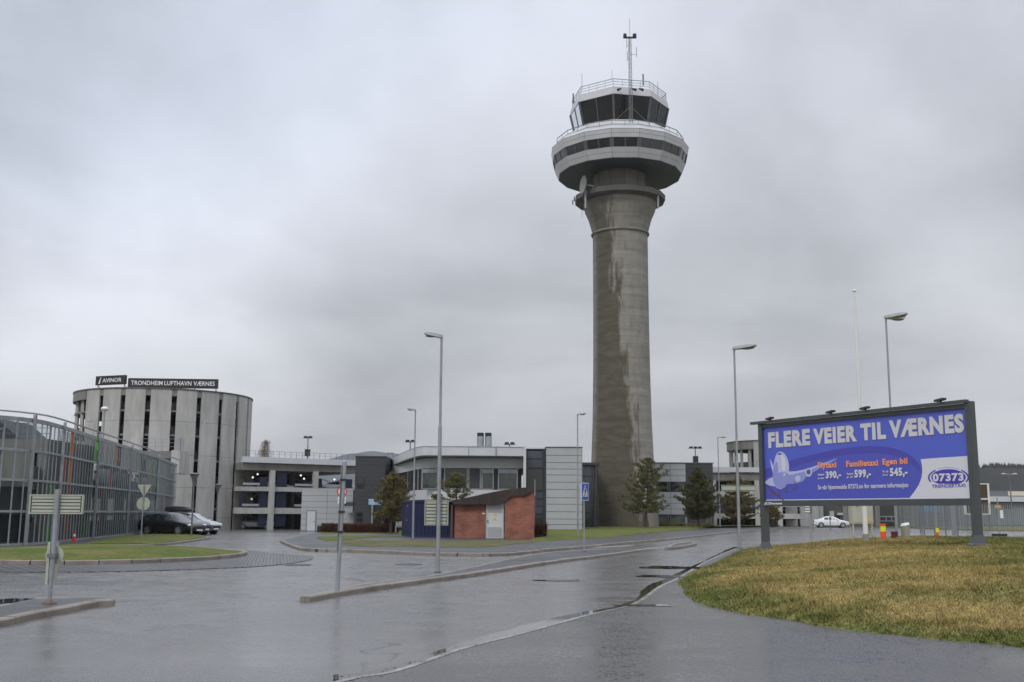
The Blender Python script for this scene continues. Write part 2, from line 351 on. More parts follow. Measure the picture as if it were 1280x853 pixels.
# the far-left dip needs the ground sheet below the road sheet
g.v = []; g.f = []
xs = [-4000, -600, -200] + list(range(-120, 5, 4)) + [60, 200, 600, 4000]
ys = [-300, -50] + list(range(0, 200, 4)) + [260, 500, 1200, 3000, 6000]
vs = [(x, y, gz(x, y) - 0.05 if y < 5000 else -0.5) for y in ys for x in xs]
nx = len(xs)
g.add(vs, [(j * nx + i, j * nx + i + 1, (j + 1) * nx + i + 1, (j + 1) * nx + i) for j in range(len(ys) - 1) for i in range(nx - 1)])
struct('ground', g, m_ground, 'rough dull grass ground spreading to the horizon', 'ground')
rd = MB(); xs = list(range(-96, 140, 3)); ys = list(range(-14, 176, 3)); nx = len(xs)
rd.add([(x, y, gz(x, y)) for y in ys for x in xs], [(j * nx + i, j * nx + i + 1, (j + 1) * nx + i + 1, (j + 1) * nx + i) for j in range(len(ys) - 1) for i in range(nx - 1)])
struct('road', rd, m_road, 'wet grey asphalt road sweeping past the tower', 'road', smooth=True)

def flat(name, pts, z, mt, label, cat, kind='structure', thick=0.0):
    """a sheet (or slab with sides) from an outline of ground points"""
    n = len(pts); mb = MB()
    top = [Vector((p.x, p.y, gz(p.x, p.y) + z)) for p in pts]
    if thick:
        bot = [v - Vector((0, 0, thick)) for v in top]
        mb.add(bot + top, [(i, (i + 1) % n, n + (i + 1) % n, n + i) for i in range(n)] + [tuple(range(n, 2 * n))])
    else: mb.add(top, [tuple(range(n))])
    o = obj(name, mb, mt, fix=bool(thick))
    import bmesh
    bm = bmesh.new(); bm.from_mesh(o.data); bmesh.ops.triangulate(bm, faces=[f for f in bm.faces if len(f.verts) > 4])
    if not thick:
        for f in bm.faces:
            f.normal_update()
            if f.normal.z < 0: f.normal_flip()
    bm.to_mesh(o.data); bm.free()
    return tag(o, label, cat, None, kind)
def GP(lst, off=0.0): return [G(a, b, off) for a, b in lst]
def kerb(name, pts, label, w=0.16, h=0.13, closed=False, stone=0.95):
    pts = [Vector((p.x, p.y, 0)) for p in pts]
    if closed: pts = pts + [pts[0]]
    pts = resample(pts, stone) + ([pts[-1]] if not closed else [pts[0]])
    mb = MB(); rnd = random.Random(len(pts))
    for a, b in zip(pts, pts[1:]):
        d = b - a
        if d.length < 0.1: continue
        d.normalize(); n = Vector((-d.y, d.x, 0)) * (w / 2); e = d * 0.008
        j = rnd.uniform(-0.006, 0.006); za = gz(a.x, a.y); zb = gz(b.x, b.y); c = 0.02
        ra = [a + e - n + Vector((0, 0, za - 0.05)), a + e - n + Vector((0, 0, za + h - c + j)), a + e - n * (1 - c / w * 2) + Vector((0, 0, za + h + j)),
              a + e + n * (1 - c / w * 2) + Vector((0, 0, za + h + j)), a + e + n + Vector((0, 0, za + h - c + j)), a + e + n + Vector((0, 0, za - 0.05))]
        q = (b - a) - 2 * e; dz = Vector((0, 0, zb - za))
        mb.rings([ra, [v + q + dz for v in ra]])
    return struct(name, mb, m_kerb, label, 'kerb')

# central splitter island
near = [(381, 746), (431, 737.5), (519, 725), (572, 718.5), (624, 711), (694, 700.5), (750, 694), (799, 687.5)]
far = [(453, 731), (500, 725.5), (545, 719), (606, 706), (672, 692.5), (720, 688.5), (781, 686.5)]
pn = catmull(GP(near, 0.09), 5); pf = catmull(GP([near[0]] + far + [near[-1]], 0.09), 5)
flat('traffic_island', pn + pf[-2:0:-1], 0.088, m_side, 'long tapering asphalt island in the middle of the road', 'traffic island', thick=0.14)
kerb('kerb', pn, 'pale granite kerb along the near edge of the long island', 0.2, 0.10)
kerb('kerb', [p + Vector((0, 0.1, 0)) for p in pf], 'granite kerb along the far edge of the long island', 0.14, 0.092)
i2 = GP([(833, 684.5), (850, 683), (869, 679.5), (866, 677), (845, 679.5)], 0.12)
flat('traffic_island', i2, 0.088, m_side, 'short island tip beyond the crossing gap', 'traffic island', thick=0.14); kerb('kerb', i2, 'kerb round the short island tip beyond the crossing', 0.16, 0.13, True)
# near left island with sign
ln = catmull(GP([(-120, 800), (-60, 785), (0, 773), (46, 763.6), (91, 755.5), (122, 749.8), (139, 749.5)], 0.10), 5)
lf = catmull(GP([(139, 749.5), (126, 746.8), (91, 745.8), (50, 747.6), (30, 751), (0, 756.5), (-60, 768), (-120, 780)], 0.10), 5)
flat('traffic_island', ln + lf[1:-1], 0.088, m_side, 'dark wet asphalt island in the left foreground', 'traffic island', thick=0.14)
kerb('kerb', ln, 'granite kerb of the left foreground island', 0.2, 0.10)
kerb('kerb', [p + Vector((0, .06, 0)) for p in lf], 'far kerb of the left foreground island', 0.12, 0.091)
# roundabout: cobbled apron and grass disc
ap = catmull(GP([(-150, 712), (-60, 716), (0, 716), (80, 716), (160, 715), (250, 712), (320, 709), (370, 704), (391, 699), (384, 695.5), (350, 693), (300, 688)]), 5) + GP([(200, 684), (60, 683), (-60, 690), (-180, 700)])
mcob = mat('wet_cobbles', (0.10, 0.10, 0.105), 0.3)
t = mcob.node_tree; b = t.nodes['Principled BSDF']; geo = N(t, 'ShaderNodeNewGeometry')
br = N(t, 'ShaderNodeTexBrick', inp={'Scale': 1.0, 'Brick Width': 0.34, 'Row Height': 0.26, 'Mortar Size': 0.03}); t.links.new(geo.outputs['Position'], br.inputs['Vector'])
br.inputs['Color1'].default_value = (0.17, 0.17, 0.175, 1); br.inputs['Color2'].default_value = (0.10, 0.10, 0.105, 1); br.inputs['Mortar'].default_value = (0.03, 0.03, 0.03, 1)
t.links.new(br.outputs[0], b.inputs['Base Color'])
mrr = N(t, 'ShaderNodeMapRange', inp={1: 0.0, 2: 1.0, 3: 0.24, 4: 0.7}); t.links.new(br.outputs['Fac'], mrr.inputs[0]); t.links.new(mrr.outputs[0], b.inputs['Roughness'])
mr4 = N(t, 'ShaderNodeMapRange', inp={1: 0.0, 2: 1.0, 3: 0.5, 4: 0.15}); t.links.new(br.outputs['Fac'], mr4.inputs[0]); t.links.new(mr4.outputs[0], b.inputs['Specular IOR Level'])
bp = N(t, 'ShaderNodeBump', inp={'Strength': 1.0, 'Distance': 0.02}); bp.invert = True; t.links.new(br.outputs['Fac'], bp.inputs['Height']); t.links.new(bp.outputs[0], b.inputs['Normal'])
flat('cobbled_apron', ap, 0.02, mcob, 'wet cobbled apron round the grass roundabout', 'cobbled apron', thick=0.03)
gi = catmull(GP([(-200, 694), (-110, 698), (0, 700.5), (57, 701.5), (150, 700.5), (225, 698), (275, 695), (303, 691.5), (300, 688.5), (250, 685.5), (175, 683), (112, 682.5), (50, 685), (0, 688), (-100, 691)], 0.12), 5, True)
kerb('kerb', gi, 'weathered granite kerb round the grass roundabout', 0.18, 0.14, True)
# domed grass surface
cen = sum(gi, Vector()) / len(gi); n = len(gi); rg = []
for k, (f_, h_) in enumerate(((0.985, 0.12), (0.9, 0.17), (0.75, 0.25), (0.5, 0.32), (0.25, 0.35), (0.02, 0.36))):
    rg.append([Vector((cen.x + (p.x - cen.x) * f_, cen.y + (p.y - cen.y) * f_, h_)) for p in gi])
mb = MB(); mb.rings(rg, cap=False); mb.add(rg[-1], [tuple(range(n))])
struct('roundabout_grass', mb, m_lawn, 'low green grass dome of the roundabout', 'grass', smooth=True)
# lawn and pavement before the steel screen
sw = catmull(GP([(-150, 690), (0, 686.3), (50, 684.2), (112, 681.6), (195, 679.6), (230, 676.5), (262, 671.8)], 0.1), 5)
flat('pavement', sw + GP([(250, 668), (150, 668), (100, 672), (0, 677), (-150, 680)], 0.1), 0.08, m_side, 'dark wet pavement at the foot of the steel screen', 'pavement', thick=0.1)
kerb('kerb', sw, 'pale kerb between the roundabout road and the steel screen', 0.16, 0.1)
flat('lawn', GP([(108, 678.6), (150, 678.2), (194, 678.6), (229, 675.4), (258, 671.2), (250, 668.5), (225, 666), (180, 667.5), (160, 668.5), (135, 672)], 0.14), 0.115, m_lawn, 'green lawn wedge between steel screen and give way sign', 'lawn', thick=0.05)
# middle: pavement, verge, lawn with hedge
kf = catmull(GP([(352, 675.5), (364, 680.5), (385, 685.5), (444, 687), (519, 690), (570, 691.4), (612, 691.6)], 0.12), 5)
pave_mid = kf + GP([(640, 690.5), (672, 687.4), (690, 677), (640, 668), (560, 668), (470, 664), (400, 664), (385, 668)], 0.12)
flat('pavement', pave_mid, 0.11, m_side, 'wet pavement before the container and brick hut', 'pavement', thick=0.13)
kerb('kerb', kf, 'brownish kerb of the pavement before the container', 0.17, 0.125)
flat('verge', catmull(GP([(424, 679), (440, 675.5), (470, 676), (505, 675.5), (560, 676.5), (612, 675.8), (660, 676), (668, 677.5), (640, 680.5), (610, 683.6), (560, 684), (500, 683), (450, 683)], 0.12), 4, True), 0.125, m_verge, 'patchy yellow green verge before the container and brick hut', 'grass verge', thick=0.03)
flat('lawn', GP([(396, 673), (402, 665), (430, 662), (505, 662), (505, 671), (470, 671.5), (440, 674), (425, 676), (408, 676)], 0.13), 0.13, m_lawn, 'small lawn round the brown hedge', 'lawn', thick=0.04)
kerb('kerb', catmull(GP([(612, 691.6), (640, 690.5), (674, 687.2)], 0.12), 4), 'lowered kerb between the two pavements', 0.17, 0.118)
# far pavement and tower lawn
kr = catmull(GP([(676, 686.8), (737, 682), (770, 678.7), (833, 673.5), (880, 668.8), (918, 664.6), (960, 660.8), (1012, 659.2)], 0.12), 5)
le = catmull(GP([(664, 677.8), (690, 676), (730, 674), (770, 671), (833, 664.8), (897, 659.5), (960, 657.8), (1012, 657.2)], 0.12), 5)
flat('pavement', kr + le[::-1], 0.104, m_side, 'dark wet pavement curving past the tower lawn', 'pavement', thick=0.13)
kerb('kerb', kr, 'long brownish kerb curving past the tower lawn', 0.17, 0.125)
lawn_pts = le + [Vector((70, 200, 0)), Vector((40, 150, 0)), Vector((2, 135, 0)), Vector((1.5, 80, 0))]
mb = MB(); cenl = Vector((16, 110, 0)); rg = []
for f_, h_ in ((1, 0.11), (0.97, 0.16), (0.9, 0.22), (0.6, 0.25), (0.02, 0.25)):
    rg.append([Vector((cenl.x + (p.x - cenl.x) * f_, cenl.y + (p.y - cenl.y) * f_, h_)) for p in lawn_pts])
mb.rings(rg, cap=False)
struct('tower_lawn', mb, m_lawn, 'green lawn at the foot of the control tower', 'lawn', smooth=True)
# foreground pavement, gutter and water in it
gut = catmull(GP([(330, 880), (436, 850), (497, 839), (580, 811), (650, 793), (737, 769), (794, 755), (825, 734), (850, 722), (880, 704), (905, 692), (925, 684)]), 6)
flat('pavement', [p + Vector((0.02, 0, 0)) for p in gut] + [Vector((14, 60, 0)), Vector((60, 40, 0)), Vector((60, -8, 0)), Vector((-4, -8, 0)), Vector((-4, 4, 0))], 0.004, m_pave, 'coarse grey asphalt pavement in the right foreground', 'pavement')
def ribbon(mb, pts, wl, wr, z):
    n = len(pts)
    for i in range(n - 1):
        d = (pts[min(i + 1, n - 1)] - pts[max(i - 1, 0)]).normalized(); d2 = (pts[min(i + 2, n - 1)] - pts[i]).normalized()
        a, b_ = pts[i], pts[i + 1]; na = Vector((-d.y, d.x, 0)); nb = Vector((-d2.y, d2.x, 0))
        la, lb = (wl(i), wl(i + 1)) if callable(wl) else (wl, wl)
        mb.quad(Vector((a.x, a.y, z)) + na * la, Vector((a.x, a.y, z)) - na * wr, Vector((b_.x, b_.y, z)) - nb * wr, Vector((b_.x, b_.y, z)) + nb * lb)
    return mb
rv = random.Random(3); wv = [0.14 + 0.10 * sin(i * 0.31) + rv.uniform(-.03, .05) + (0.05 if 10 < i < 45 else 0) for i in range(len(gut) + 3)]
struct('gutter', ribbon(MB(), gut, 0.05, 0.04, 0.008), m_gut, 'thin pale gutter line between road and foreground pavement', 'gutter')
struct('gutter_water', ribbon(MB(), gut, lambda i: wv[i] + .05, -0.05, 0.007), m_water, 'shallow water lying along the gutter', 'puddle')
def blob(px, py, rx, ry, seed, z, ang=0):
    r = random.Random(seed); c = G(px, py); pts = []
    ph = [r.uniform(0, 6.28) for _ in range(5)]
    for i in range(64):
        t = 2 * pi * i / 64; k = 1 + 0.22 * sin(2 * t + ph[0]) + 0.16 * sin(3 * t + ph[1]) + 0.1 * sin(5 * t + ph[2]) + 0.07 * sin(9 * t + ph[3]) + .04 * sin(14 * t + ph[4])
        x, y = rx * k * cos(t), ry * k * sin(t)
        pts.append(Vector((c.x + x * cos(ang) - y * sin(ang), c.y + x * sin(ang) + y * cos(ang), 0)))
    return pts
for i, (px, py, rx, ry, an, lb) in enumerate(((846, 710, 1.0, .9, .3, 'widest puddle by the mound where the road narrows'), (826, 721, .55, .6, .2, 'small puddle in front of the widest one'),
                                  (808, 757.5, .42, .22, .1, 'dark broken hole with water beside the gutter bend'), (700, 726, .5, .35, 0, 'faint puddle in the near lane below the crossing sign'), (16, 751.5, .5, .5, 0, 'dark puddle behind the left sign post'))):
    flat('puddle', blob(px, py, rx, ry, i + 11, 0, an), 0.012, m_water, lb, 'puddle')
# painted lines, manholes
def line(pxs, w, lb):
    mb = MB(); ribbon(mb, catmull(GP(pxs), 5), w / 2, w / 2, 0.006); struct('road_marking', mb, m_mark, lb, 'road marking')
line([(640, 691), (680, 689.5), (730, 685.5), (790, 682.4)], 0.5, 'worn white line behind the crossing sign')
line([(791, 688), (812, 686), (834, 684)], 0.25, 'white line joining the two island tips')
mw_ = mat('faint_worn_paint', (0.13, 0.13, 0.135), 0.24, 0.5, 5.0)
for px, py, lb in ((511, 706, 'round iron manhole cover on the road left of the tall lamp'), (372, 706.5, 'round iron manhole cover at the tip of the cobbled apron')):
    c = G(px, py); t_ = thing('manhole_cover', lb, 'manhole cover', c, 'manhole covers in the road')
    a = MB(); a.tube(c + Vector((0, 0, .005)), c + Vector((0, 0, .016)), .33, n=24); obj('lid', a, m_black, t_)
    a = MB(); ring = [[c + Vector((r * cos(k * pi / 12), r * sin(k * pi / 12), z)) for k in range(24)] for r, z in ((.35, .003), (.35, .02), (.42, .02), (.42, .003))]; a.rings(ring, cap=False); obj('rim', a, m_galvd, t_)

# ------------------------------------------------------------------ grass mound on the right
border = [(3.4, 20.2), (3.55, 22.5), (4.0, 26), (5.2, 30.5), (6.55, 35), (7.9, 40), (9.3, 45), (12.0, 53), (17, 60.5), (23.5, 66.5), (26.5, 68), (29, 64), (30, 56), (38, 52), (60, 50), (60, 4), (30, 6.4), (16, 8.6), (10, 10.9), (6.6, 13.1), (5.2, 14.8), (4.4, 16.2), (3.85, 17.6), (3.5, 19.0)]
BP = np.array(border, float)
def sdist(x, y):
    x = np.asarray(x, float); y = np.asarray(y, float); d = np.full(x.shape, 1e9); ins = np.zeros(x.shape, bool); n = len(BP)
    for i in range(n):
        ax, ay = BP[i]; bx, by = BP[(i + 1) % n]; ex, ey = bx - ax, by - ay
        t = np.clip(((x - ax) * ex + (y - ay) * ey) / (ex * ex + ey * ey), 0, 1)
        d = np.minimum(d, np.hypot(x - ax - t * ex, y - ay - t * ey))
        c = ((ay > y) != (by > y)) & (x < (bx - ax) * (y - ay) / (by - ay + 1e-12) + ax); ins ^= c
    return np.where(ins, d, -d)
def vnoise(x, y, s, seed=0):
    x = np.asarray(x) / s; y = np.asarray(y) / s; r = np.random.RandomState(seed).rand(256, 256)
    xi = np.floor(x).astype(int); yi = np.floor(y).astype(int); fx = x - xi; fy = y - yi; fx = fx * fx * (3 - 2 * fx); fy = fy * fy * (3 - 2 * fy)
    a = r[xi % 256, yi % 256]; b = r[(xi + 1) % 256, yi % 256]; c = r[xi % 256, (yi + 1) % 256]; d = r[(xi + 1) % 256, (yi + 1) % 256]
    return (a * (1 - fx) + b * fx) * (1 - fy) + (c * (1 - fx) + d * fx) * fy - 0.5
def mh(x, y):
    d = sdist(x, y) + 0.25 * vnoise(x, y, 0.6, 4); t = np.clip(d / 9.5, 0, 1); h = 0.62 * (1 - (1 - t) ** 2.1) + 0.05 * np.clip(d / 0.25, 0, 1)
    h = h + np.clip(d, 0, 1) * (0.10 * vnoise(x, y, 3.1, 1) + 0.045 * vnoise(x, y, 0.8, 2) + 0.02 * vnoise(x, y, 0.3, 3))
    back = np.clip((np.asarray(y) - 50) / 14, 0, 1); h = h * (1 - 0.6 * back)
    return np.where(d > 0, h, -0.08)
xs = np.concatenate([np.arange(2.2, 22, 0.14), np.arange(22, 60, 0.6)]); ys = np.concatenate([np.arange(4, 40, 0.16), np.arange(40, 69, 0.4)])
XX, YY = np.meshgrid(xs, ys); ZZ = mh(XX, YY); nx = len(xs)
mb = MB(); mb.v = [Vector(p) for p in zip(XX.ravel().tolist(), YY.ravel().tolist(), ZZ.ravel().tolist())]
keep = ZZ > -0.05; kk = keep[:-1, :-1] | keep[1:, :-1] | keep[:-1, 1:] | keep[1:, 1:]
mb.f = [(j * nx + i, j * nx + i + 1, (j + 1) * nx + i + 1, (j + 1) * nx + i) for j, i in zip(*np.nonzero(kk))]
struct('grass_mound', mb, m_mound, 'low mound of straw coloured winter grass under the billboard', 'grass mound', smooth=True, fix=False)
rs = np.random.RandomState(5); nb = 190000
u_ = rs.rand(nb * 3); yb = 12 + 38 * rs.rand(nb * 3) ** 1.5; xb = 2.5 + (yb * 0.52 - 1.0) * rs.rand(nb * 3)
ok = sdist(xb, yb) > 0.0; xb = xb[ok][:nb]; yb = yb[ok][:nb]; nb = len(xb); zb = mh(xb, yb)
hh = (0.02 + 0.05 * rs.rand(nb) ** 2) * (1 + 2.0 * np.clip(vnoise(xb, yb, .9, 9) + vnoise(xb, yb, .35, 10), 0, 1)); an = rs.rand(nb) * 6.283; lean = hh * rs.rand(nb) * 2.2; ww = 0.004 + 0.006 * rs.rand(nb) + yb * 0.00012
co = np.zeros((nb, 3, 3)); ca, sa = np.cos(an), np.sin(an); la = rs.rand(nb) * 6.283
co[:, 0] = np.stack([xb - ca * ww, yb - sa * ww, zb - .01], 1); co[:, 1] = np.stack([xb + ca * ww, yb + sa * ww, zb - .01], 1)
co[:, 2] = np.stack([xb + np.cos(la) * lean, yb + np.sin(la) * lean, zb + hh], 1)
def trimesh(name, co, mt, parent=None):
    co = co.copy()
    if parent is not None: co = co - np.array(wloc(parent))
    n = co.shape[0]; me = bpy.data.meshes.new(name); me.vertices.add(n * 3); me.loops.add(n * 3); me.polygons.add(n)
    me.vertices.foreach_set('co', co.ravel()); me.loops.foreach_set('vertex_index', np.arange(n * 3, dtype=np.int32)); me.polygons.foreach_set('loop_start', np.arange(0, n * 3, 3, dtype=np.int32))
    me.update(calc_edges=True); me.validate(); me.materials.append(mt); o = bpy.data.objects.new(name, me); C.objects.link(o)
    if parent is not None: o.parent = parent
    return o
tag(trimesh('grass', co, m_mound), 'short matted straw and green grass blades on the mound', 'grass', kind='stuff')

def dry(x, y, z):
    d = sdist(x, y); return np.clip(np.clip(d / 1.6, 0, 1) * np.clip((9.5 - d) / 4.0, 0.25, 1) + .25 * vnoise(x, y, 2.2, 21), 0, 1)
def setattr_dry(o):
    n = len(o.data.vertices); c_ = np.empty(n * 3, np.float32); o.data.vertices.foreach_get('co', c_); c_ = c_.reshape(-1, 3)
    a_ = o.data.attributes.new('dryness', 'FLOAT', 'POINT'); a_.data.foreach_set('value', dry(c_[:, 0], c_[:, 1], c_[:, 2]).astype(np.float32))
setattr_dry(bpy.data.objects['grass_mound']); setattr_dry(bpy.data.objects['grass'])
rg_ = np.random.RandomState(31); n = 2600; i_ = rg_.randint(0, len(BP) - 1, n); k_ = rg_.rand(n); ex_ = BP[i_] * (1 - k_)[:, None] + BP[(i_ + 1) % len(BP)] * k_[:, None]
off_ = rg_.normal(size=(n, 2)) * np.array([.16, .22]); q_ = ex_ + off_; q_ = q_[(q_[:, 1] < 50) & (q_[:, 0] < 30)]
gi_ = np.array([(p.x, p.y) for p in gut]); j_ = rg_.randint(0, len(gi_) - 1, 500); kk_ = rg_.rand(500)[:, None]; q2_ = gi_[j_] * (1 - kk_) + gi_[j_ + 1] * kk_ + rg_.normal(size=(500, 2)) * .16 + np.array([.08, 0])
q_ = np.concatenate([q_, q2_]); n = len(q_); z_ = np.maximum(mh(q_[:, 0], q_[:, 1]), 0.006) + .004; sz = .008 + .02 * rg_.rand(n) ** 2; a_ = rg_.rand(n) * 6.28
co = np.zeros((n, 3, 3))
for k in range(3): co[:, k] = np.stack([q_[:, 0] + sz * np.cos(a_ + 2.1 * k), q_[:, 1] + sz * np.sin(a_ + 2.1 * k), z_ + (.004 if k == 2 else 0)], 1)
tag(trimesh('grit', co, mat('brown_leaf_litter', (.10, .07, .04), .8, 0, 9.0, col2=(.24, .19, .12))), 'scattered brown leaf litter and grit along the mound edge and gutter', 'grit', kind='stuff')
# ------------------------------------------------------------------ CONTROL TOWER
TY = 121.0; TX = X(779, 655, TY); TB = 0.15
def tw(px, py, R=0.0, off=-6):      # height of a ring's front vertex seen at this pixel
    return Z(px, py, TY - R)
def ngon(R, z, n, off=-12.0, cx=None, cy=None):
    cx = TX if cx is None else cx; cy = TY if cy is None else cy
    return [Vector((cx + R * sin(radians(off + 360 * k / n)), cy - R * cos(radians(off + 360 * k / n)), z)) for k in range(n)]
tower = thing('control_tower', 'tall round concrete air traffic control tower with white cabins on top', 'control tower', (TX, TY, TB))
m_tow = bpy.data.materials.new('stained_tower_concrete'); m_tow.use_nodes = True; t = m_tow.node_tree; b = t.nodes['Principled BSDF']; K = t.links.new
geo = N(t, 'ShaderNodeNewGeometry'); sp = N(t, 'ShaderNodeSeparateXYZ'); K(geo.outputs['Position'], sp.inputs[0])
ax = MA(t, 'SUBTRACT', sp.outputs[0], TX); ay = MA(t, 'SUBTRACT', TY, sp.outputs[1]); ang = MA(t, 'MULTIPLY', MA(t, 'ARCTAN2', ax, ay), 57.2958)
cyl = N(t, 'ShaderNodeCombineXYZ'); K(MA(t, 'MULTIPLY', ang, 0.055), cyl.inputs[0]); K(sp.outputs[2], cyl.inputs[1])
def cn(sx, sz, sc, det=6, dis=0.0, ro=.6):
    mp = N(t, 'ShaderNodeMapping'); mp.inputs['Scale'].default_value = (sx, sz, 1); K(cyl.outputs[0], mp.inputs[0])
    n = N(t, 'ShaderNodeTexNoise', inp={'Scale': sc, 'Detail': float(det), 'Roughness': ro, 'Distortion': dis}); K(mp.outputs[0], n.inputs['Vector']); return n.outputs[0]
edge = MA(t, 'MULTIPLY_ADD', sp.outputs[2], -1.65, 34.0)              # stain border in degrees, falls to the left going up
w1 = MA(t, 'MULTIPLY', MA(t, 'SUBTRACT', cn(1, .28, .9, 7, .5), .5), 105)
w2 = MA(t, 'MULTIPLY', MA(t, 'SUBTRACT', cn(4.0, .22, 2.0, 7, 1.0, .75), .5), 60)
dd = MA(t, 'ADD', MA(t, 'SUBTRACT', edge, ang), MA(t, 'ADD', w1, w2))
stain = N(t, 'ShaderNodeMapRange', inp={1: -6.0, 2: 6.0}); K(dd, stain.inputs[0])
leftd = N(t, 'ShaderNodeMapRange', inp={1: -72.0, 2: -58.0, 3: 0.35, 4: 1.0}); K(MA(t, 'ADD', ang, MA(t, 'MULTIPLY', w1, .1)), leftd.inputs[0])
topf = N(t, 'ShaderNodeMapRange', inp={1: 33.0, 2: 39.0, 3: 1.0, 4: 0.45}); K(sp.outputs[2], topf.inputs[0])
sm = MA(t, 'MULTIPLY', MA(t, 'MULTIPLY', stain.outputs[0], leftd.outputs[0]), topf.outputs[0])
band = cn(.12, 1.6, 1.0, 4)
lt = N(t, 'ShaderNodeMix', data_type='RGBA'); mrb = N(t, 'ShaderNodeMapRange', inp={1: .35, 2: .65}); K(MA(t, 'ADD', MA(t, 'MULTIPLY', band, .6), MA(t, 'MULTIPLY', cn(1, .4, 1.5), .4)), mrb.inputs[0]); K(mrb.outputs[0], lt.inputs[0])
lt.inputs[6].default_value = (0.185, 0.172, 0.145, 1); lt.inputs[7].default_value = (0.32, 0.30, 0.26, 1)
dk = N(t, 'ShaderNodeMix', data_type='RGBA'); mrd = N(t, 'ShaderNodeMapRange', inp={1: .42, 2: .85}); K(MA(t, 'ADD', MA(t, 'MULTIPLY', cn(.5, 1.8, .9, 6, .4), .7), MA(t, 'MULTIPLY', cn(3, 3, 2), .3)), mrd.inputs[0]); K(mrd.outputs[0], dk.inputs[0])
dk.inputs[6].default_value = (0.075, 0.064, 0.041, 1); dk.inputs[7].default_value = (0.15, 0.137, 0.105, 1)
mx = N(t, 'ShaderNodeMix', data_type='RGBA'); K(sm, mx.inputs[0]); K(lt.outputs[2], mx.inputs[6]); K(dk.outputs[2], mx.inputs[7])
seam = MA(t, 'GREATER_THAN', MA(t, 'FRACT', MA(t, 'MULTIPLY', sp.outputs[2], 0.42)), 0.975)
m3 = N(t, 'ShaderNodeMix', data_type='RGBA', blend_type='MULTIPLY'); K(MA(t, 'MULTIPLY', seam, .35), m3.inputs[0]); K(mx.outputs[2], m3.inputs[6]); m3.inputs[7].default_value = (.45, .43, .4, 1)
K(m3.outputs[2], b.inputs['Base Color']); b.inputs['Roughness'].default_value = 0.8
bp = N(t, 'ShaderNodeBump', inp={'Strength': .5, 'Distance': .04}); K(cn(2, 5, 3), bp.inputs['Height']); K(bp.outputs[0], b.inputs['Normal'])

zfl0 = Z(739, 294, TY); zfl1 = Z(730, 265.6, TY)         # flare bottom / top (silhouette heights)
prof = [(0.0, 4.0), (3, 3.85), (7, 3.55), (12, 3.36), (18, 3.25), (26, 3.2), (zfl0, 3.2)]
rings = [ngon(r, z, 64, 0) for z, r in prof]
a = MB(); a.rings(rings); obj('shaft', a, m_tow, tower, True)
zl = Z(717, 255, TY)          # ledge
a = MB(); a.rings([ngon(r, z, 64, 0) for z, r in ((zfl0, 3.22), (zfl0 + .8, 3.4), (zfl0 + 1.9, 3.72), (zfl1, 4.1), (zl, 4.3))]); obj('flared_collar', a, m_tow, tower, True)
a = MB(); a.rings([ngon(3.36, zfl0 - .12, 48, 0), ngon(3.42, zfl0, 48, 0), ngon(3.36, zfl0 + .12, 48, 0)]); obj('ring_moulding', a, m_conc2, tower, True)
a = MB(); a.rings([ngon(4.4, zl - .05, 16), ngon(5.3, zl + .15, 16), ngon(5.33, zl + .75, 16), ngon(3.0, zl + .8, 16)]); obj('ledge', a, m_concd, tower)
zb0 = tw(764, 196.5, 7.3)
a = MB(); a.rings([ngon(3.15, zl + .5, 48, 0), ngon(3.15, zb0 + .3, 48, 0)]); obj('neck', a, m_conc2, tower, True)
a = MB()
for k in range(3):
    z_ = zl + 1.25 + k * 1.0; a.rings([ngon(3.2, z_, 48, 0), ngon(3.2, z_ + .06, 48, 0)])
for k in range(12):
    p = ngon(3.2, 0, 24, 5)[k * 2]; a.bar(p + Vector((0, 0, zl + .8)), p + Vector((0, 0, zb0)), .07)
obj('neck_cladding_rail', a, m_galvd, tower)
m_soff = mat('soffit_grey', (0.085, 0.09, 0.10), .5, .1, .5)
a = MB(); a.rings([ngon(3.1, zb0 + .25, 16), ngon(7.26, zb0 - .02, 16), ngon(7.3, zb0 + .1, 16), ngon(3.1, zb0 + .4, 16)]); obj('soffit', a, m_soff, tower)
# lower cabin: bands of panels with joints, window band
zc1 = tw(764, 182.6, 7.75); zc2 = tw(764, 170.7, 8.0); zc3 = tw(764, 159.6, 8.15)
def band_panels(mb, n, off, prs, gap):      # prs: list of (z, R) rows; panels with small joints
    for k in range(n):
        for (za, Ra), (zb_, Rb) in zip(prs, prs[1:]):
            A = ngon(Ra, za + gap, n, off); B = ngon(Rb, zb_ - gap, n, off); A2 = ngon(Ra - .12, za + gap, n, off); B2 = ngon(Rb - .12, zb_ - gap, n, off)
            j = (k + 1) % n; e = gap / (A[j] - A[k]).length
            q = [A[k].lerp(A[j], e), A[k].lerp(A[j], 1 - e), B[k].lerp(B[j], 1 - e), B[k].lerp(B[j], e)]
            q2 = [A2[k].lerp(A2[j], e), A2[k].lerp(A2[j], 1 - e), B2[k].lerp(B2[j], 1 - e), B2[k].lerp(B2[j], e)]
            mb.rings([q2, q])
m_twhite = mat('tower_white_panel', (0.50, 0.50, 0.505), .45, .07, .5)
zm = (zb0 + zc1) / 2
a = MB(); band_panels(a, 16, -12, [(zb0 + .02, 7.3), (zm, 7.52), (zc1, 7.75)], .018); obj('lower_panels', a, m_twhite, tower)
zm = (zc2 + zc3) / 2
a = MB(); band_panels(a, 16, -12, [(zc2, 8.0), (zm, 8.08), (zc3, 8.15)], .018); obj('upper_panels', a, m_twhite, tower)
a = MB(); a.rings([ngon(7.1, zb0 + .12, 16), ngon(7.85, zc3 - .02, 16)]); obj('cabin_core', a, m_soff, tower)
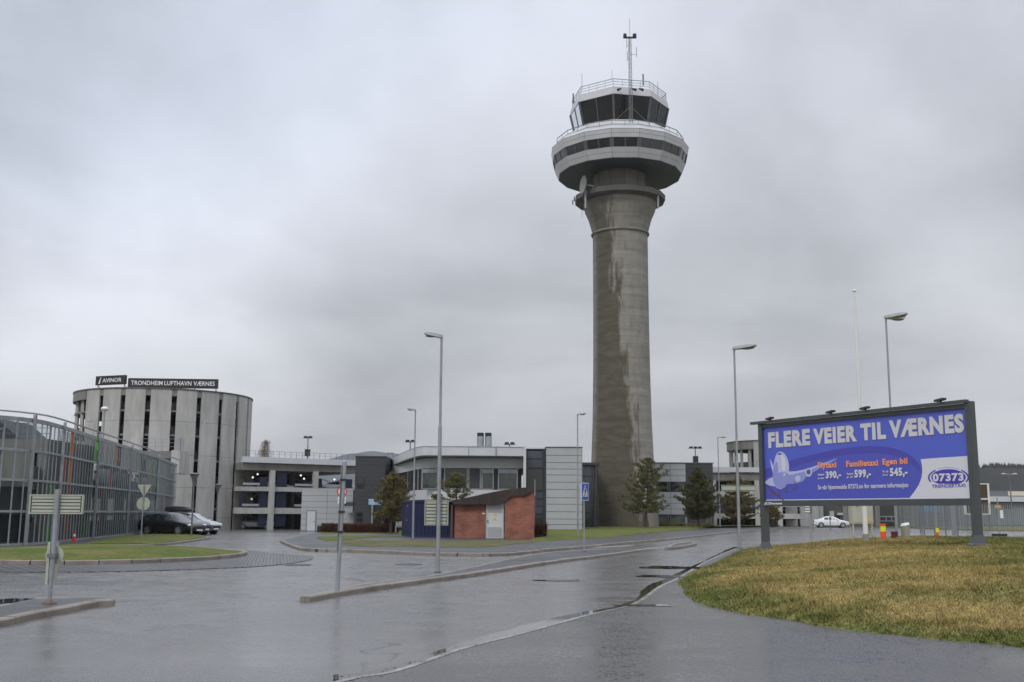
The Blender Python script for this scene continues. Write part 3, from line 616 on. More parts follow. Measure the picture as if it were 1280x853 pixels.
for k in range(16):
    A = ngon(7.66, zc1, 16)[k], ngon(7.66, zc1, 16)[(k + 1) % 16]; B = ngon(7.9, zc2, 16)[k], ngon(7.9, zc2, 16)[(k + 1) % 16]
    light = k in (12, 13)
    a = MB(); a.rings([[A[0].lerp(A[1], .05), A[0].lerp(A[1], .95), B[0].lerp(B[1], .95), B[0].lerp(B[1], .05)], [v + (Vector((v.x - TX, v.y - TY, 0)).normalized() * .03) for v in (A[0].lerp(A[1], .05), A[0].lerp(A[1], .95), B[0].lerp(B[1], .95), B[0].lerp(B[1], .05))]])
    w_ = obj('window', a, m_glass, tower)
    a = MB()
    for f_ in (0.03, .5, .97):
        o_ = (A[0].lerp(A[1], f_) - Vector((TX, TY, A[0].z))).normalized() * .05
        a.bar(A[0].lerp(A[1], f_) + o_, B[0].lerp(B[1], f_) + o_, .28 if f_ != .5 else .12, .08)
    obj('frame', a, m_soff, w_)
# terrace roof and cab
zk0 = tw(765, 149.3, 5.4); zk1 = tw(764, 116.6, 5.85); zk2 = tw(764.5, 107.3, 5.75)
a = MB(); a.rings([ngon(8.0, zc3 - .05, 16), ngon(8.18, zc3 + .02, 16), ngon(7.9, zc3 + .3, 16), ngon(5.9, zk0 - .15, 16), ngon(5.2, zk0 - .1, 16)]); obj('terrace_roof', a, m_twhite, tower)
a = MB(); a.rings([ngon(4.95, zk0 - .1, 8), ngon(5.1, zk0 + .25, 8)]); obj('cab_base', a, m_soff, tower)
for k in range(8):
    lo = ngon(5.25, zk0 + .1, 8); hi = ngon(5.88, zk1, 8); j = (k + 1) % 8
    q = [lo[k], lo[j], hi[j], hi[k]]; a = MB(); a.quad(*q); p_ = obj('cab_window', a, m_cabglass, tower)
    a = MB(); a.bar(lo[k], hi[k], .22, .22); a.bar(lo[k].lerp(lo[j], .5), hi[k].lerp(hi[j], .5), .12, .12); a.bar(lo[k], lo[j], .14); obj('window_frame', a, m_soff, p_)
a = MB(); a.rings([ngon(5.2, zk1 + .02, 8), ngon(5.75, zk1 + .04, 8)]); obj('cab_ceiling', a, m_void, tower)
a = MB(); a.rings([ngon(1.5, zk0, 12), ngon(1.5, zk1, 12)]); obj('cab_core', a, m_void, tower)
a = MB(); a.rings([ngon(2.6, zk0 + .2, 8), ngon(4.4, zk0 + .9, 8), ngon(4.4, zk0 + 1.0, 8)]); obj('console', a, m_soff, tower)
a = MB(); a.rings([ngon(5.5, zk1 + .05, 8), ngon(5.95, zk1 - .02, 8), ngon(5.72, zk2, 8), ngon(5.55, zk2 + .02, 8), ngon(5.5, zk2 - .1, 8)]); obj('roof_fascia', a, m_twhite, tower)
def railing(R, z, h, n, rows, r=.03, sub=3):
    mb = MB(); v = ngon(R, z, n)
    for k in range(n):
        A, B = v[k], v[(k + 1) % n]
        for i in range(1, rows + 1): mb.bar(A + Vector((0, 0, h * i / rows)), B + Vector((0, 0, h * i / rows)), r * (1.5 if i == rows else 1))
        for i in range(sub): q = A.lerp(B, i / sub); mb.bar(q, q + Vector((0, 0, h)), r)
    return mb
obj('roof_railing', railing(5.62, zk2, .95, 8, 3, .045, 4), m_galv, tower)
obj('terrace_railing', railing(7.55, zc3 + .25, .9, 16, 2, .045, 2), m_galvd, tower)
# lattice mast
mx_, my_ = X(788.5, 150, TY - 6.6), TY - 6.6
mb = MB(); ztop = Z(788, 48, my_); zb_ = zc3 + .4
for dx, dy in ((-.2, -.12), (.2, -.12), (0, .2)): mb.tube((mx_ + dx, my_ + dy, zb_), (mx_ + dx * .6, my_ + dy * .6, ztop), .035, n=6)
k = 0; z_ = zb_
while z_ < ztop - .5:
    s_ = 1 if k % 2 else -1; mb.bar((mx_ - .2 * s_, my_ - .12, z_), (mx_ + .2 * s_, my_ - .12, z_ + .5), .02); mb.bar((mx_ + .2 * s_, my_ - .12, z_), (mx_, my_ + .2, z_ + .5), .02); z_ += .5; k += 1
obj('lattice_mast', mb, m_galvd, tower)
mb = MB(); mb.box(mx_ - .75, mx_ + .75, my_ - .1, my_ + .1, ztop, ztop + .16); mb.tube((mx_ - .55, my_, ztop + .1), (mx_ - .55, my_, ztop + .5), .2); mb.tube((mx_ + .55, my_, ztop + .1), (mx_ + .55, my_, ztop + .5), .22)
mb.tube((mx_, my_, ztop), (mx_, my_, ztop + 2.4), .02, n=5)
obj('obstruction_lamp_bar', mb, m_black, tower)
mb = MB()
for (dx, zt, s_) in ((.75, .66, 1), (-.35, .3, -1), (-.3, .82, -1)):
    z_ = ztop - zt * 3.0; mb.bar((mx_, my_, z_), (mx_ + dx, my_, z_), .03); mb.tube((mx_ + dx, my_, z_ - .3), (mx_ + dx, my_, z_ + .9), .03, n=6)
obj('wind_sensor', mb, m_galvd, tower)
mb = MB(); mb.bar((mx_, my_, zc3 + 3.1), (mx_ - 2.8, my_ + .7, zc3 + .7), .035); mb.bar((mx_, my_, zc3 + 3.1), (mx_ + 2.9, my_ + .9, zc3 + .7), .035); obj('guy_strut', mb, mat('ochre_paint', (.22, .17, .07), .6), tower)
for (px, pb, pt, Rr, r) in ((716.5, 126, 117, 5.6, .07), (727.5, 110, 92, 5.6, .025), (804, 104, 93, 5, .075), (822.5, 118, 102, 4.5, .025), (765, 99, 88, 5.5, .02), (777.5, 150, 138, 6.2, .07)):
    yy = TY - Rr * .7; q = P(px, pb, yy); q2 = P(px, pt, yy); mb = MB(); mb.tube((q.x, yy, q.z - .3), (q.x, yy, q2.z), r, n=6); obj('antenna', mb, m_black if r > .05 and px != 777.5 else m_galvd, tower)
for px, sx in ((776, -1), (790, 1), (799, 1)):
    yy = TY - 5.95; q = P(px, 111, yy); mb = MB(); mb.tube(q, q + Vector((.35 * sx, -.5, -.35)), .1, .16, 8); obj('floodlight', mb, m_black, tower)
# hanging rods, dish, small fittings on the ledge
for px in (731.5, 821.5):
    yy = TY - 3.3 if px < 800 else TY - 2.5; q = P(px, 240, yy); q2 = P(px, 262, yy); mb = MB(); mb.tube((q.x, yy - .5, q2.z), (q.x, yy - .5, q.z), .12, n=8); obj('ledge_aerial', mb, m_galv, tower)
for px, pa, pb in ((716, 250, 256), (718, 246, 252), (829, 243, 253)):
    q = P(px, pa, TY - .5); q2 = P(px, pb, TY - .5); mb = MB(); mb.tube(q, q2, .06, n=6); obj('ledge_aerial', mb, m_black, tower)
q = P(727.6, 272, TY - 2); mb = MB(); mb.tube(q, q + Vector((0, 0, 2)), .02, n=5); obj('hanging_cable', mb, m_black, tower)
q = P(729.5, 231, TY - 4.2); mb = MB(); ax_ = Vector((-.95, -.30, .05)).normalized()
u1 = ax_.cross(Vector((0, 0, 1))).normalized(); u2 = u1.cross(ax_)
mb.rings([[q + ax_ * d_ + (u1 * cos(2 * pi * i / 20) + u2 * sin(2 * pi * i / 20)) * r_ for i in range(20)] for d_, r_ in ((-.28, .05), (-.2, .5), (-.05, .85), (.08, 1.03), (.1, 1.03), (0, .8), (-.1, .4), (-.13, .03))]); mb.tube(q - ax_ * .2, q - ax_ * 1.2, .1)
obj('dish_antenna', mb, mat('dish_grey', (.22, .22, .21), .6), tower, True)

# ------------------------------------------------------------------ spiral ramp towers
def ramp_tower(label, pcx, hw, Y, pytop, a0, a1, slots, pyband, off, gzv):
    d = raydir(pcx, 600); cxx = d.x / d.y * Y; r = hw / F * Y * 1.015
    ztop = Z(pcx, pytop, Y - r); t_ = thing('ramp_tower', label, 'parking ramp', (cxx, Y, gzv))
    def arc(R, z, A0, A1, n): return [Vector((cxx + R * sin(radians(A0 + (A1 - A0) * k / n)), Y - R * cos(radians(A0 + (A1 - A0) * k / n)), z)) for k in range(n + 1)]
    def shell(mb, R0, R1, z0, z1, A0, A1, n=6):
        i0, i1, o0, o1 = arc(R0, z0, A0, A1, n), arc(R0, z1, A0, A1, n), arc(R1, z0, A0, A1, n), arc(R1, z1, A0, A1, n)
        mb.rings([[i0[k], o0[k], o1[k], i1[k]] for k in range(n + 1)])
    zb1 = Z(pcx - hw * .97, pyband, Y)
    stp = slots[1]; k = 0; A = slots[0]
    zj = [gzv - .3] + [gzv + (ztop - gzv) * f for f in (.085, .30, .53, .77)] + [ztop]
    while A < a1:
        if A >= a0:
            mb = MB()
            for z0, z1 in zip(zj, zj[1:]): shell(mb, r - .22, r, z0 + .012, z1 - .012, A, A + stp - 3.2, 4)
            obj('wall_panel', mb, m_conc, t_)
            mb = MB(); shell(mb, r - .2, r - .04, ztop - .75, ztop - .02, A + stp - 3.2, A + stp, 2); obj('slot_lintel', mb, m_conc2, t_)
        A += stp; k += 1
    mb = MB(); shell(mb, r - .25, r + .02, zb1, ztop - .01, A - .2, 360 + a0 + .2, 40); obj('parapet_band', mb, m_conc2, t_)
    mb = MB(); shell(mb, r - .35, r + .08, ztop, ztop + .16, 0, 360, 72); obj('roof_rim', mb, m_concd, t_, True)
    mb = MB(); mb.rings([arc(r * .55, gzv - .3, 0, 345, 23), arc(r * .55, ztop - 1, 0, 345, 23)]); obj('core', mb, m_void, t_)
    z_ = gzv + 2.2; n = 0
    while z_ < zb1 - .5:
        mb = MB(); shell(mb, r * .5, r - .24, z_, z_ + .22, 0, 360, 48); o_ = obj('ramp_slab', mb, m_conc2, t_)
        mb = MB(); shell(mb, r - .75, r - .6, z_ + .3, z_ + 1.15, 0, 360, 48); obj('parapet', mb, m_dark, o_)  # inner parapets coloured dark so the slots read as shaded
        z_ += 2.75
    for A in range(int(a1) + 8, 360 + int(a0), 14):
        mb = MB(); p = arc(r - .5, 0, A, A + 1, 1)[0]; mb.bar((p.x, p.y, gzv), (p.x, p.y, zb1 + .2), .35); obj('column', mb, m_conc, t_)
    mb = MB(); mb.rings([arc(r - .3, zb1 + .6, 0, 345, 23), arc(r - .3, zb1 + .75, 0, 345, 23)]); obj('top_deck', mb, m_concd, t_)
    return t_, cxx, r, ztop, arc
ramp, RX, RR, RZ, rarc = ramp_tower('big round concrete ramp tower with vertical slots under the rooftop name signs', 200.5, 105, 130, 486, -38, 165, (-37.35, 15.65), 508, 0, -.45)
# signs on its rim
def textmesh(s, bold=0.0, ext=0.0, sp=1.0):
    cu_ = bpy.data.curves.new('txt', 'FONT'); cu_.body = s; cu_.space_character = sp; cu_.offset = bold; cu_.extrude = ext; cu_.resolution_u = 3
    o = bpy.data.objects.new('txt', cu_); C.objects.link(o); bpy.context.view_layer.update()
    dg = bpy.context.evaluated_depsgraph_get(); me = o.evaluated_get(dg).to_mesh()
    v = [tuple(p.co) for p in me.vertices]; f = [tuple(p.vertices) for p in me.polygons]
    o.evaluated_get(dg).to_mesh_clear(); bpy.data.objects.remove(o); bpy.data.curves.remove(cu_)
    return v, f
def text_on(mb, s, fn, u0_, u1_, v0_, v1_, bold=0.02, depth=.02, shear=0.0, ref=None):
    """fit a word in the rectangle (u0..u1, v0..v1) of a plane given by fn(u, v, n); ref: text whose height sets the vertical fit"""
    v, f = textmesh(s, bold, 0.5, 1.0 + bold * 2.6)
    a = np.array(v); rv = np.array(textmesh(ref, bold)[0]) if ref else a
    x0, x1 = a[:, 0].min(), a[:, 0].max(); y0, y1 = rv[:, 1].min(), rv[:, 1].max()
    vs = []
    for x, y, z in v:
        vv = (y - y0) / (y1 - y0); uu = (x - x0) / (x1 - x0)
        vs.append(fn(u0_ + (u1_ - u0_) * uu + shear * vv * (v1_ - v0_), v0_ + (v1_ - v0_) * vv, depth * (z + .5)))
    mb.add(vs, f)
def roof_sign(pl, pr, pyl_t, pyl_b, pyr_t, pyr_b, Yl, Yr, label, draw, cat='sign'):
    A = P(pl, pyl_b, Yl); B = P(pr, pyr_b, Yr); z0 = (A.z + B.z) / 2; z1 = (Z(pl, pyl_t, Yl) + Z(pr, pyr_t, Yr)) / 2
    A.z = B.z = 0; d = (B - A).normalized(); nrm = Vector((d.y, -d.x, 0)); Ln = (B - A).length
    t_ = thing('rooftop_sign', label, cat, (A.x, A.y, z0))
    mb = MB(); mb.rings([[A + Vector((0, 0, z0)), B + Vector((0, 0, z0)), B + Vector((0, 0, z1)), A + Vector((0, 0, z1))], [p - nrm * .3 for p in (A + Vector((0, 0, z0)), B + Vector((0, 0, z0)), B + Vector((0, 0, z1)), A + Vector((0, 0, z1)))]])
    obj('sign_box', mb, m_black, t_)
    fn = lambda u, v, n: A + d * u + Vector((0, 0, z0 + v)) + nrm * (n + .004)
    mb = MB(); draw(mb, fn, Ln, z1 - z0); obj('lettering', mb, m_letter, t_, fix=False)
    k = 0
    for q in np.linspace(.25, Ln - .25, max(2, int(Ln / 2))):
        mb = MB(); p = A + d * q - nrm * .2; mb.bar((p.x, p.y, RZ - .25), (p.x, p.y, z0), .08); mb.bar((p.x, p.y, z0), (p.x - nrm.x * 1.0, p.y - nrm.y * 1.0, RZ), .05); obj('leg', mb, m_galv, t_)
def dr1(mb, fn, Ln, H):
    text_on(mb, 'AVINOR', fn, Ln * .24, Ln * .88, H * .27, H * .72, .012)
    for (u0_, v0_, u1_, v1_, w) in ((.10, .18, .17, .85, .07),):
        vs = [(.10, .15), (.155, .15), (.19, .85), (.17, .85), (.15, .62)]; mb.add([fn(Ln * a, H * b_, .02) for a, b_ in vs], [tuple(range(5))])
def dr2(mb, fn, Ln, H):
    text_on(mb, 'TRONDHEIM', fn, Ln * .035, Ln * .385, H * .28, H * .74, .012); text_on(mb, 'LUFTHAVN', fn, Ln * .405, Ln * .705, H * .28, H * .74, .012); text_on(mb, 'VÆRNES', fn, Ln * .728, Ln * .965, H * .28, H * .74, .012)
roof_sign(119.2, 156, 469, 480.3, 470.5, 481.8, 124.5, 123, 'short black name sign with a slanted emblem, left of the long rooftop sign', dr1)
roof_sign(159.6, 272, 471, 483, 476, 487.6, 122.9, 123.5, 'long black airport name sign with white capitals on the ramp tower roof', dr2)

# ------------------------------------------------------------------ left parking garage (straight)
gl = P(299, 660, 124.5); gr = P(452, 660, 133); ga = atan2(gr.y - gl.y, gr.x - gl.x); GL = sqrt((gr.x - gl.x) ** 2 + (gr.y - gl.y) ** 2)
T = frame((gl.x, gl.y, -.45), ga)
gar = thing('parking_garage', 'three level concrete parking garage with open bays beside the big ramp tower', 'parking garage', T(Vector((0, 0, 0))))
z_at = lambda py, px=340: Z(px, py, 127) + .45
def gslab(z0, z1, y0, y1, name, mt, x0=0, x1=None):
    mb = MB(T); mb.box(x0, x1 or GL, y0, y1, z0, z1); return obj(name, mb, mt, gar)
gslab(z_at(579.5), z_at(572.5), -.5, .3, 'roof_parapet', m_white)
gslab(z_at(588.5), z_at(579.7), 0, 14, 'roof_beam', m_conc2)
f2 = gslab(z_at(614.5), z_at(609), 0, 14, 'floor_slab', m_conc); gslab(z_at(642.5), z_at(635), 0, 14, 'floor_slab', m_conc)
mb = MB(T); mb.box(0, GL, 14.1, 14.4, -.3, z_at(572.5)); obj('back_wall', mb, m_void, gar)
colx = [X_ for X_ in (6.0, 13.7, 19.5)]
for i, c_ in enumerate((334, 403)):
    q = P(c_, 640, 127.5); u_c = (q.x - gl.x) * cos(ga) + (q.y - gl.y) * sin(ga)
    mb = MB(T); mb.box(u_c - .3, u_c + .3, -.25, .3, -.3, z_at(588.4)); obj('column', mb, m_conc, gar)
    mb = MB(T); mb.box(u_c - .25, u_c + .25, 7, 7.5, -.3, z_at(588.4)); obj('column', mb, m_conc2, gar)
m_bluenet = mat('navy_steel', (.014, .022, .05), .5)
m_rail = mat('pale_guard_rail', (.40, .42, .44), .4, metal=.3)
for zb_, zt_ in ((z_at(608.8), z_at(598)), (z_at(634.8), z_at(616))):
    for u_a, u_b in ((0.2, 2.2), (6.6, 9.5), (10.2, 12.5), (14.6, 17.2)):
        if zt_ - zb_ > 1.3 and u_a > 10.5: continue
        mb = MB(T); mb.box(u_a, u_b, -.08, .02, zb_ + .15, zb_ + .42); obj('guard_rail', mb, m_rail, gar)
        mb = MB(T); mb.bar((u_a, 0, zb_), (u_b, 0, zt_), .07); mb.bar((u_a, 0, zt_), (u_b, 0, zb_), .07); obj('cross_brace', mb, m_bluenet, gar)
for u_a, w_, z0, z1 in ((.0, .4, 615, 634), (2.3, 1.0, 597, 658), (4.4, 1.3, 590, 658), (9.6, .6, 597, 634), (13.0, 1.2, 597, 613)):
    mb = MB(T); mb.box(u_a, u_a + w_, .35, .45, z_at(z1), z_at(z0)); obj('safety_net', mb, m_bluenet, gar)
for px, py in ((316, 597), (355, 598), (380, 598.6), (314.5, 624), (354, 625), (313.5, 651), (353, 652), (418, 599.5), (322, 593), (376, 594.5)):
    q = P(px, py, 132); mb = MB(); mb.sph(q, .12, n=8, m=5); obj('ceiling_lamp', mb, m_glow, gar, True)
mb = MB(T)
mb.bar((0, -.1, z_at(565)), (GL, -.1, z_at(565)), .03); mb.bar((0, -.1, z_at(568.5)), (GL, -.1, z_at(568.5)), .02)
for i in range(22): mb.bar((i * GL / 21, -.1, z_at(572.5)), (i * GL / 21, -.1, z_at(565)), .04)
obj('roof_railing', mb, m_galvd, gar)

# cladded service block in front, dark stair tower
def clad(mb, x0, x1, y, z0, z1, rows, cols, gap=.015, th=.06):
    for i in range(rows):
        for j in range(cols):
            mb.box(x0 + (x1 - x0) * j / cols + gap, x0 + (x1 - x0) * (j + 1) / cols - gap, y - th, y, z0 + (z1 - z0) * i / rows + gap, z0 + (z1 - z0) * (i + 1) / rows - gap)
Yb = 118; x0, x1 = X(376.5, 640, Yb), X(441, 640, Yb); zt = Z(410, 612.5, Yb)
sb = thing('service_block', 'low light grey panelled block with a plain door before the parking garage', 'building', (x0, Yb, -.45))
mb = MB(); mb.box(x0 + .02, x1, Yb, Yb + 6, -.6, zt); obj('wall', mb, m_dark, sb)
mb = MB(); clad(mb, x0, x1, Yb, -.4, zt, 7, 2); obj('cladding', mb, m_panel, sb)
mb = MB(); mb.box(x0 - .02, x1, Yb - .1, Yb + 6, zt, zt + .08); obj('roof_edge', mb, m_white, sb)
xd0, xd1 = X(384, 645, Yb), X(394.5, 645, Yb); zd = Z(390, 639, Yb)
mb = MB(); mb.box(xd0, xd1, Yb - .1, Yb - .062, -.4, zd); d_ = obj('door', mb, m_white, sb); mb = MB(); mb.box(xd1 - .2, xd1 - .1, Yb - .16, Yb - .1, .55, .62); obj('handle', mb, m_black, d_)
mb = MB(); mb.box(xd0 - .07, xd0, Yb - .12, Yb - .06, -.4, zd + .07); mb.box(xd1, xd1 + .07, Yb - .12, Yb - .06, -.4, zd + .07); mb.box(xd0, xd1, Yb - .12, Yb - .06, zd, zd + .07); obj('door_frame', mb, m_galvd, d_)
Ys = 112; x0, x1 = X(442.5, 640, Ys), X(480.5, 640, Ys); zt = Z(460, 571.5, Ys)
st = thing('stair_tower', 'tall anthracite clad stair tower behind the brown hedge', 'building', (x0, Ys, -.4))
mb = MB(); mb.box(x0 + .03, x1 - .03, Ys, Ys + 9, -.6, zt); obj('wall', mb, m_black, st)
mb = MB(); clad(mb, x0, x1, Ys, -.4, zt - .05, 19, 1, .012); obj('cladding', mb, m_dark, st)
mb = MB(); mb.box(x0 - .05, x1 + .05, Ys - .12, Ys + 9, zt, zt + .1); obj('roof_edge', mb, m_dark, st)
for (a_, b_, c_, d2) in ((446.5, 454.5, 609, 596.5), (446, 452.5, 646, 641), (446, 452.5, 652, 648), (467, 475, 661, 644)):
    mb = MB(); xa, xb_ = X(a_, c_, Ys), X(b_, c_, Ys); za, zb2 = Z(a_, c_, Ys), Z(a_, d2, Ys)
    mb.box(xa, xb_, Ys - .09, Ys - .07, za, zb2); w_ = obj('window', mb, m_glass, st)
    mb = MB(); mb.box(xa - .06, xa, Ys - .12, Ys - .06, za, zb2); mb.box(xb_, xb_ + .06, Ys - .12, Ys - .06, za, zb2); mb.box(xa, xb_, Ys - .12, Ys - .06, za - .06, za); obj('frame', mb, m_black, w_)
mb = MB(); xa, xb_ = X(428, 630, Ys - .2), X(442, 630, Ys); mb.box(xa, xb_, Ys - .2, Ys + 2, Z(435, 633, Ys), Z(435, 628, Ys)); obj('entrance_canopy', mb, m_dark, st)
mb = MB(); mb.box(xa + .2, xb_ - .1, Ys + 1.9, Ys + 1.95, -.4, Z(435, 641, Ys)); obj('door', mb, m_panel, st)
m_sky = mat('pale_blue_print', (.35, .52, .68), .4, .35, .8)
q0, q1 = P(460.5, 631, Ys - 1.0), P(478, 624, Ys - 1.0); sg = thing('wall_sign', 'pale blue and white sign panel hanging on the dark stair tower', 'sign', (q0.x, Ys - 1, q0.z))
mb = MB(); mb.box(q0.x, q1.x, Ys - 1.0, Ys - .9, q0.z, q1.z); obj('panel', mb, m_sky, sg); mb = MB(); mb.box(q0.x - .05, q0.x, Ys - 1.02, Ys - .88, q0.z, q1.z); mb.bar((q0.x, Ys - .95, q1.z), (q0.x, Ys - .1, q1.z), .06); obj('bracket', mb, m_black, sg)
q = P(465, 650, Ys - 1.0); mb = MB(); mb.bar((q.x, Ys - 1, -.4), (q.x, Ys - 1, q0.z), .15); obj('post', mb, m_galv, sg)

# ------------------------------------------------------------------ office building with curved roof corner
off = thing('office_building', 'two storey office building with white bands and a sweeping overhanging roof', 'building', (X(600, 640, 98), 98, 0))
zt = Z(600, 559.5, 97); zf = Z(600, 570, 97); zs = Z(600, 585.5, 98.6); zw = Z(600, 612.5, 98.6); zw2 = Z(600, 625, 98.6)
def edge(pxs): return [Vector((X(px, 600, Y), Y, 0)) for px, Y in pxs]
rf = edge([(656, 97), (552, 96.6), (517, 99.5), (486, 122), (520, 128), (656, 118)])
rf2 = catmull(rf[:4], 5) + rf[4:]
wl = edge([(655, 98.6), (552, 98.4), (525, 101), (511, 106.5), (478, 124), (520, 127), (655, 117)])
wl2 = catmull(wl[:5], 5) + wl[5:]
def ring_prism(pts, z0, z1, name, mt, par=off): mb = MB(); mb.prism([(p.x, p.y) for p in pts], z0, z1); return obj(name, mb, mt, par)
ring_prism(rf2, zf, zt, 'roof_fascia', m_white)
def inset(pts, k): c_ = sum(pts, Vector()) / len(pts); return [c_ + (p - c_) * k for p in pts]
ring_prism(inset(rf2, 1.004), zt, zt + .07, 'roof_edge', m_galv)
ring_prism(inset(rf2, .998), zf - .12, zf - .01, 'soffit', m_dark)
ring_prism(wl2, zs, zf - .13, 'upper_band', m_white)
ring_prism(inset(wl2, .97), zw, zs, 'window_strip', m_black)
ring_prism(wl2, zw2, zw, 'lower_band', m_white); ring_prism(inset(wl2, .985), -.4, zw2, 'ground_floor_wall', m_dark)
Y1 = 98.35
for i, (a_, b_, m_) in enumerate(((527.5, 546.5, m_glassg), (555.5, 584, m_glass), (602.5, 616.5, m_glassg), (623, 646.5, m_glassg), (586, 600.5, m_dark))):
    xa, xb_ = X(a_, 600, Y1), X(b_, 600, Y1); ya = Y1 + .12
    mb = MB(); mb.box(xa, xb_, ya, ya + .05, zw + .03, zs - .03); w_ = obj('window' if m_ is not m_dark else 'louvre_panel', mb, m_, off)
    mb = MB()
    for q in (xa, xb_): mb.box(q - .05, q + .05, ya - .06, ya - .01, zw + .02, zs - .02)
    mb.box(xa, xb_, ya - .06, ya - .012, zw + .02, zw + .1)
    if m_ is m_glassg: mb.box(xa + .05, xb_ - .05, ya - .05, ya - .008, zs - .45, zs - .1)
    obj('frame', mb, m_galv, w_)
for (pa, Ya, pb, Yb_) in ((513, 106.3, 522.5, 101.6), (494, 116, 510, 107.5), (481, 123, 492, 117)):
    A = Vector((X(pa, 600, Ya), Ya, 0)); B = Vector((X(pb, 600, Yb_), Yb_, 0)); mb = MB(); mb.rings([[A + Vector((0, 0, zw)), B + Vector((0, 0, zw)), B + Vector((0, 0, zs)), A + Vector((0, 0, zs))], [v + Vector((.1, .2, 0)) for v in (A + Vector((0, 0, zw)), B + Vector((0, 0, zw)), B + Vector((0, 0, zs)), A + Vector((0, 0, zs)))]])
    w_ = obj('window', mb, m_glass, off); mb = MB(); mb.bar(A + Vector((0, 0, zw)), A + Vector((0, 0, zs)), .1); mb.bar(B + Vector((0, 0, zw)), B + Vector((0, 0, zs)), .1); obj('frame', mb, m_galv, w_)
for (a_, b_) in ((500, 512), (515, 522), (490, 498)):
    mb = MB(); xa, xb_ = X(a_, 650, 104), X(b_, 650, 104); mb.box(xa, xb_, 103.6, 103.7, 0, 2.3); obj('ground_window', mb, m_glass, off)
for jx in (586, 620):
    mb = MB(); xa = X(jx, 565, 96.6); mb.box(xa - .02, xa + .02, 96.5, 96.62, zf, zt); obj('fascia_joint', mb, m_dark, off)
for a_, b_ in ((596.2, 604.8), (606.2, 614.6)):
    xa = X((a_ + b_) / 2, 550, 103); r_ = (X(b_, 550, 103) - X(a_, 550, 103)) / 2; z1 = Z(600, 541.3, 103); z0 = Z(600, 545.8, 103)
    mb = MB(); mb.tube((xa, 103, zt), (xa, 103, z0), r_, n=20); o_ = obj('roof_vent', mb, m_galv, off, True); mb = MB(); mb.tube((xa, 103, z0 + .003), (xa, 103, z1), r_ * .98, n=20); obj('vent_cowl', mb, m_black, o_, True)
xa = X(654.2, 600, 96.8); mb = MB(); mb.box(xa, X(657.6, 600, 96.8), 96.8, 98.8, Z(655, 610, 97), zt + .02); obj('pier', mb, m_white, off)
# dark glazed link and light clad block
xa, xb_ = X(657.8, 600, 98.5), X(682.5, 600, 98.5); zt2 = Z(670, 561.5, 98.5)
mb = MB(); mb.box(xa, xb_ + .2, 98.5, 112, -.3, zt2); obj('link_wall', mb, m_black, off)
zz = [Z(670, p_, 98.4) for p_ in (662, 643, 633, 624, 614, 585.5, 574, 563.5)]
for i, (za, zb2) in enumerate(zip(zz, zz[1:])):
    mb = MB(); mb.box(xa + .08, X(678.5, 600, 98.4), 98.36, 98.48, za + .04, zb2 - .04); obj('glazed_panel', mb, m_glass if i in (0, 4) else m_darkp, off)
mb = MB(); mb.box(X(679, 600, 98.3), X(682.3, 600, 98.3), 98.2, 98.5, -.3, zt2 + .02); obj('dark_mullion', mb, m_dark, off)
mb = MB(); mb.box(xa, xb_, 98.3, 112, zt2, zt2 + .1); obj('link_roof_edge', mb, m_white, off)
mb = MB(); q = X(668.5, 620, 97.6); mb.bar((q, 97.6, Z(668, 620, 97.6)), (q, 97.6, Z(668, 600, 97.6)), .09); mb.bar((q, 97.6, Z(668, 610, 97.6)), (q, 98.3, Z(668, 610, 97.6)), .05); obj('flue_pipe', mb, m_galv, off)
xa, xb_ = X(682.5, 640, 96.3), X(727.6, 640, 96.3); zt3 = Z(700, 559, 96.3)
blk = thing('clad_block', 'windowless light grey panelled block beside the control tower', 'building', (xa, 96.3, 0))
mb = MB(); mb.box(xa + .03, xb_ - .03, 96.3, 110, -.3, zt3 - .02); obj('wall', mb, m_galvd, blk)
mb = MB(); rows = [664.5, 656, 649, 640, 630.5, 622.5, 612, 603, 594, 586.5, 578.5, 569.5, 560]
for p0, p1 in zip(rows, rows[1:]): clad(mb, xa, xb_, 96.3, Z(700, p0, 96.3), Z(700, p1, 96.3), 1, 1, .022)
obj('cladding', mb, m_panel, blk)
mb = MB()
for p0, p1 in zip(rows, rows[1:]): mb.box(xb_ - .02, xb_ + .05, 96.4, 109.9, Z(700, p0, 96.3) + .02, Z(700, p1, 96.3) - .02)
obj('side_cladding', mb, m_panel, blk)
mb = MB(); mb.box(xa - .05, xb_ + .1, 96.15, 110, zt3, zt3 + .08); obj('roof_edge', mb, m_white, blk)
Yl = 112; xa, xb_ = X(727, 640, Yl), X(748, 640, Yl); zt4 = Z(740, 578.5, Yl)
lk = thing('tower_entrance_building', 'narrow dark glazed building squeezed against the foot of the control tower', 'building', (xa, Yl, 0))
mb = MB(); mb.box(xa, xb_, Yl, Yl + 6, -.2, zt4 - .25); obj('wall', mb, m_dark, lk); mb = MB(); mb.box(xa - .1, xb_ + .15, Yl - .35, Yl + 6, zt4 - .25, zt4); obj('roof_edge', mb, m_dark, lk)
for p0, p1 in ((595, 583), (611, 597), (625, 613), (641, 627), (658, 643)):
    mb = MB(); mb.box(xa + .1, X(739, 640, Yl), Yl - .06, Yl - .01, Z(735, p0, Yl), Z(735, p1, Yl)); obj('window', mb, m_darkp if p0 != 658 else m_glass, lk)
mb = MB(); mb.bar((X(742.5, 640, Yl), Yl - .3, 0), (X(745.5, 585, Yl), Yl - .3, zt4 - .3), .2); obj('raking_strut', mb, m_dark, lk)

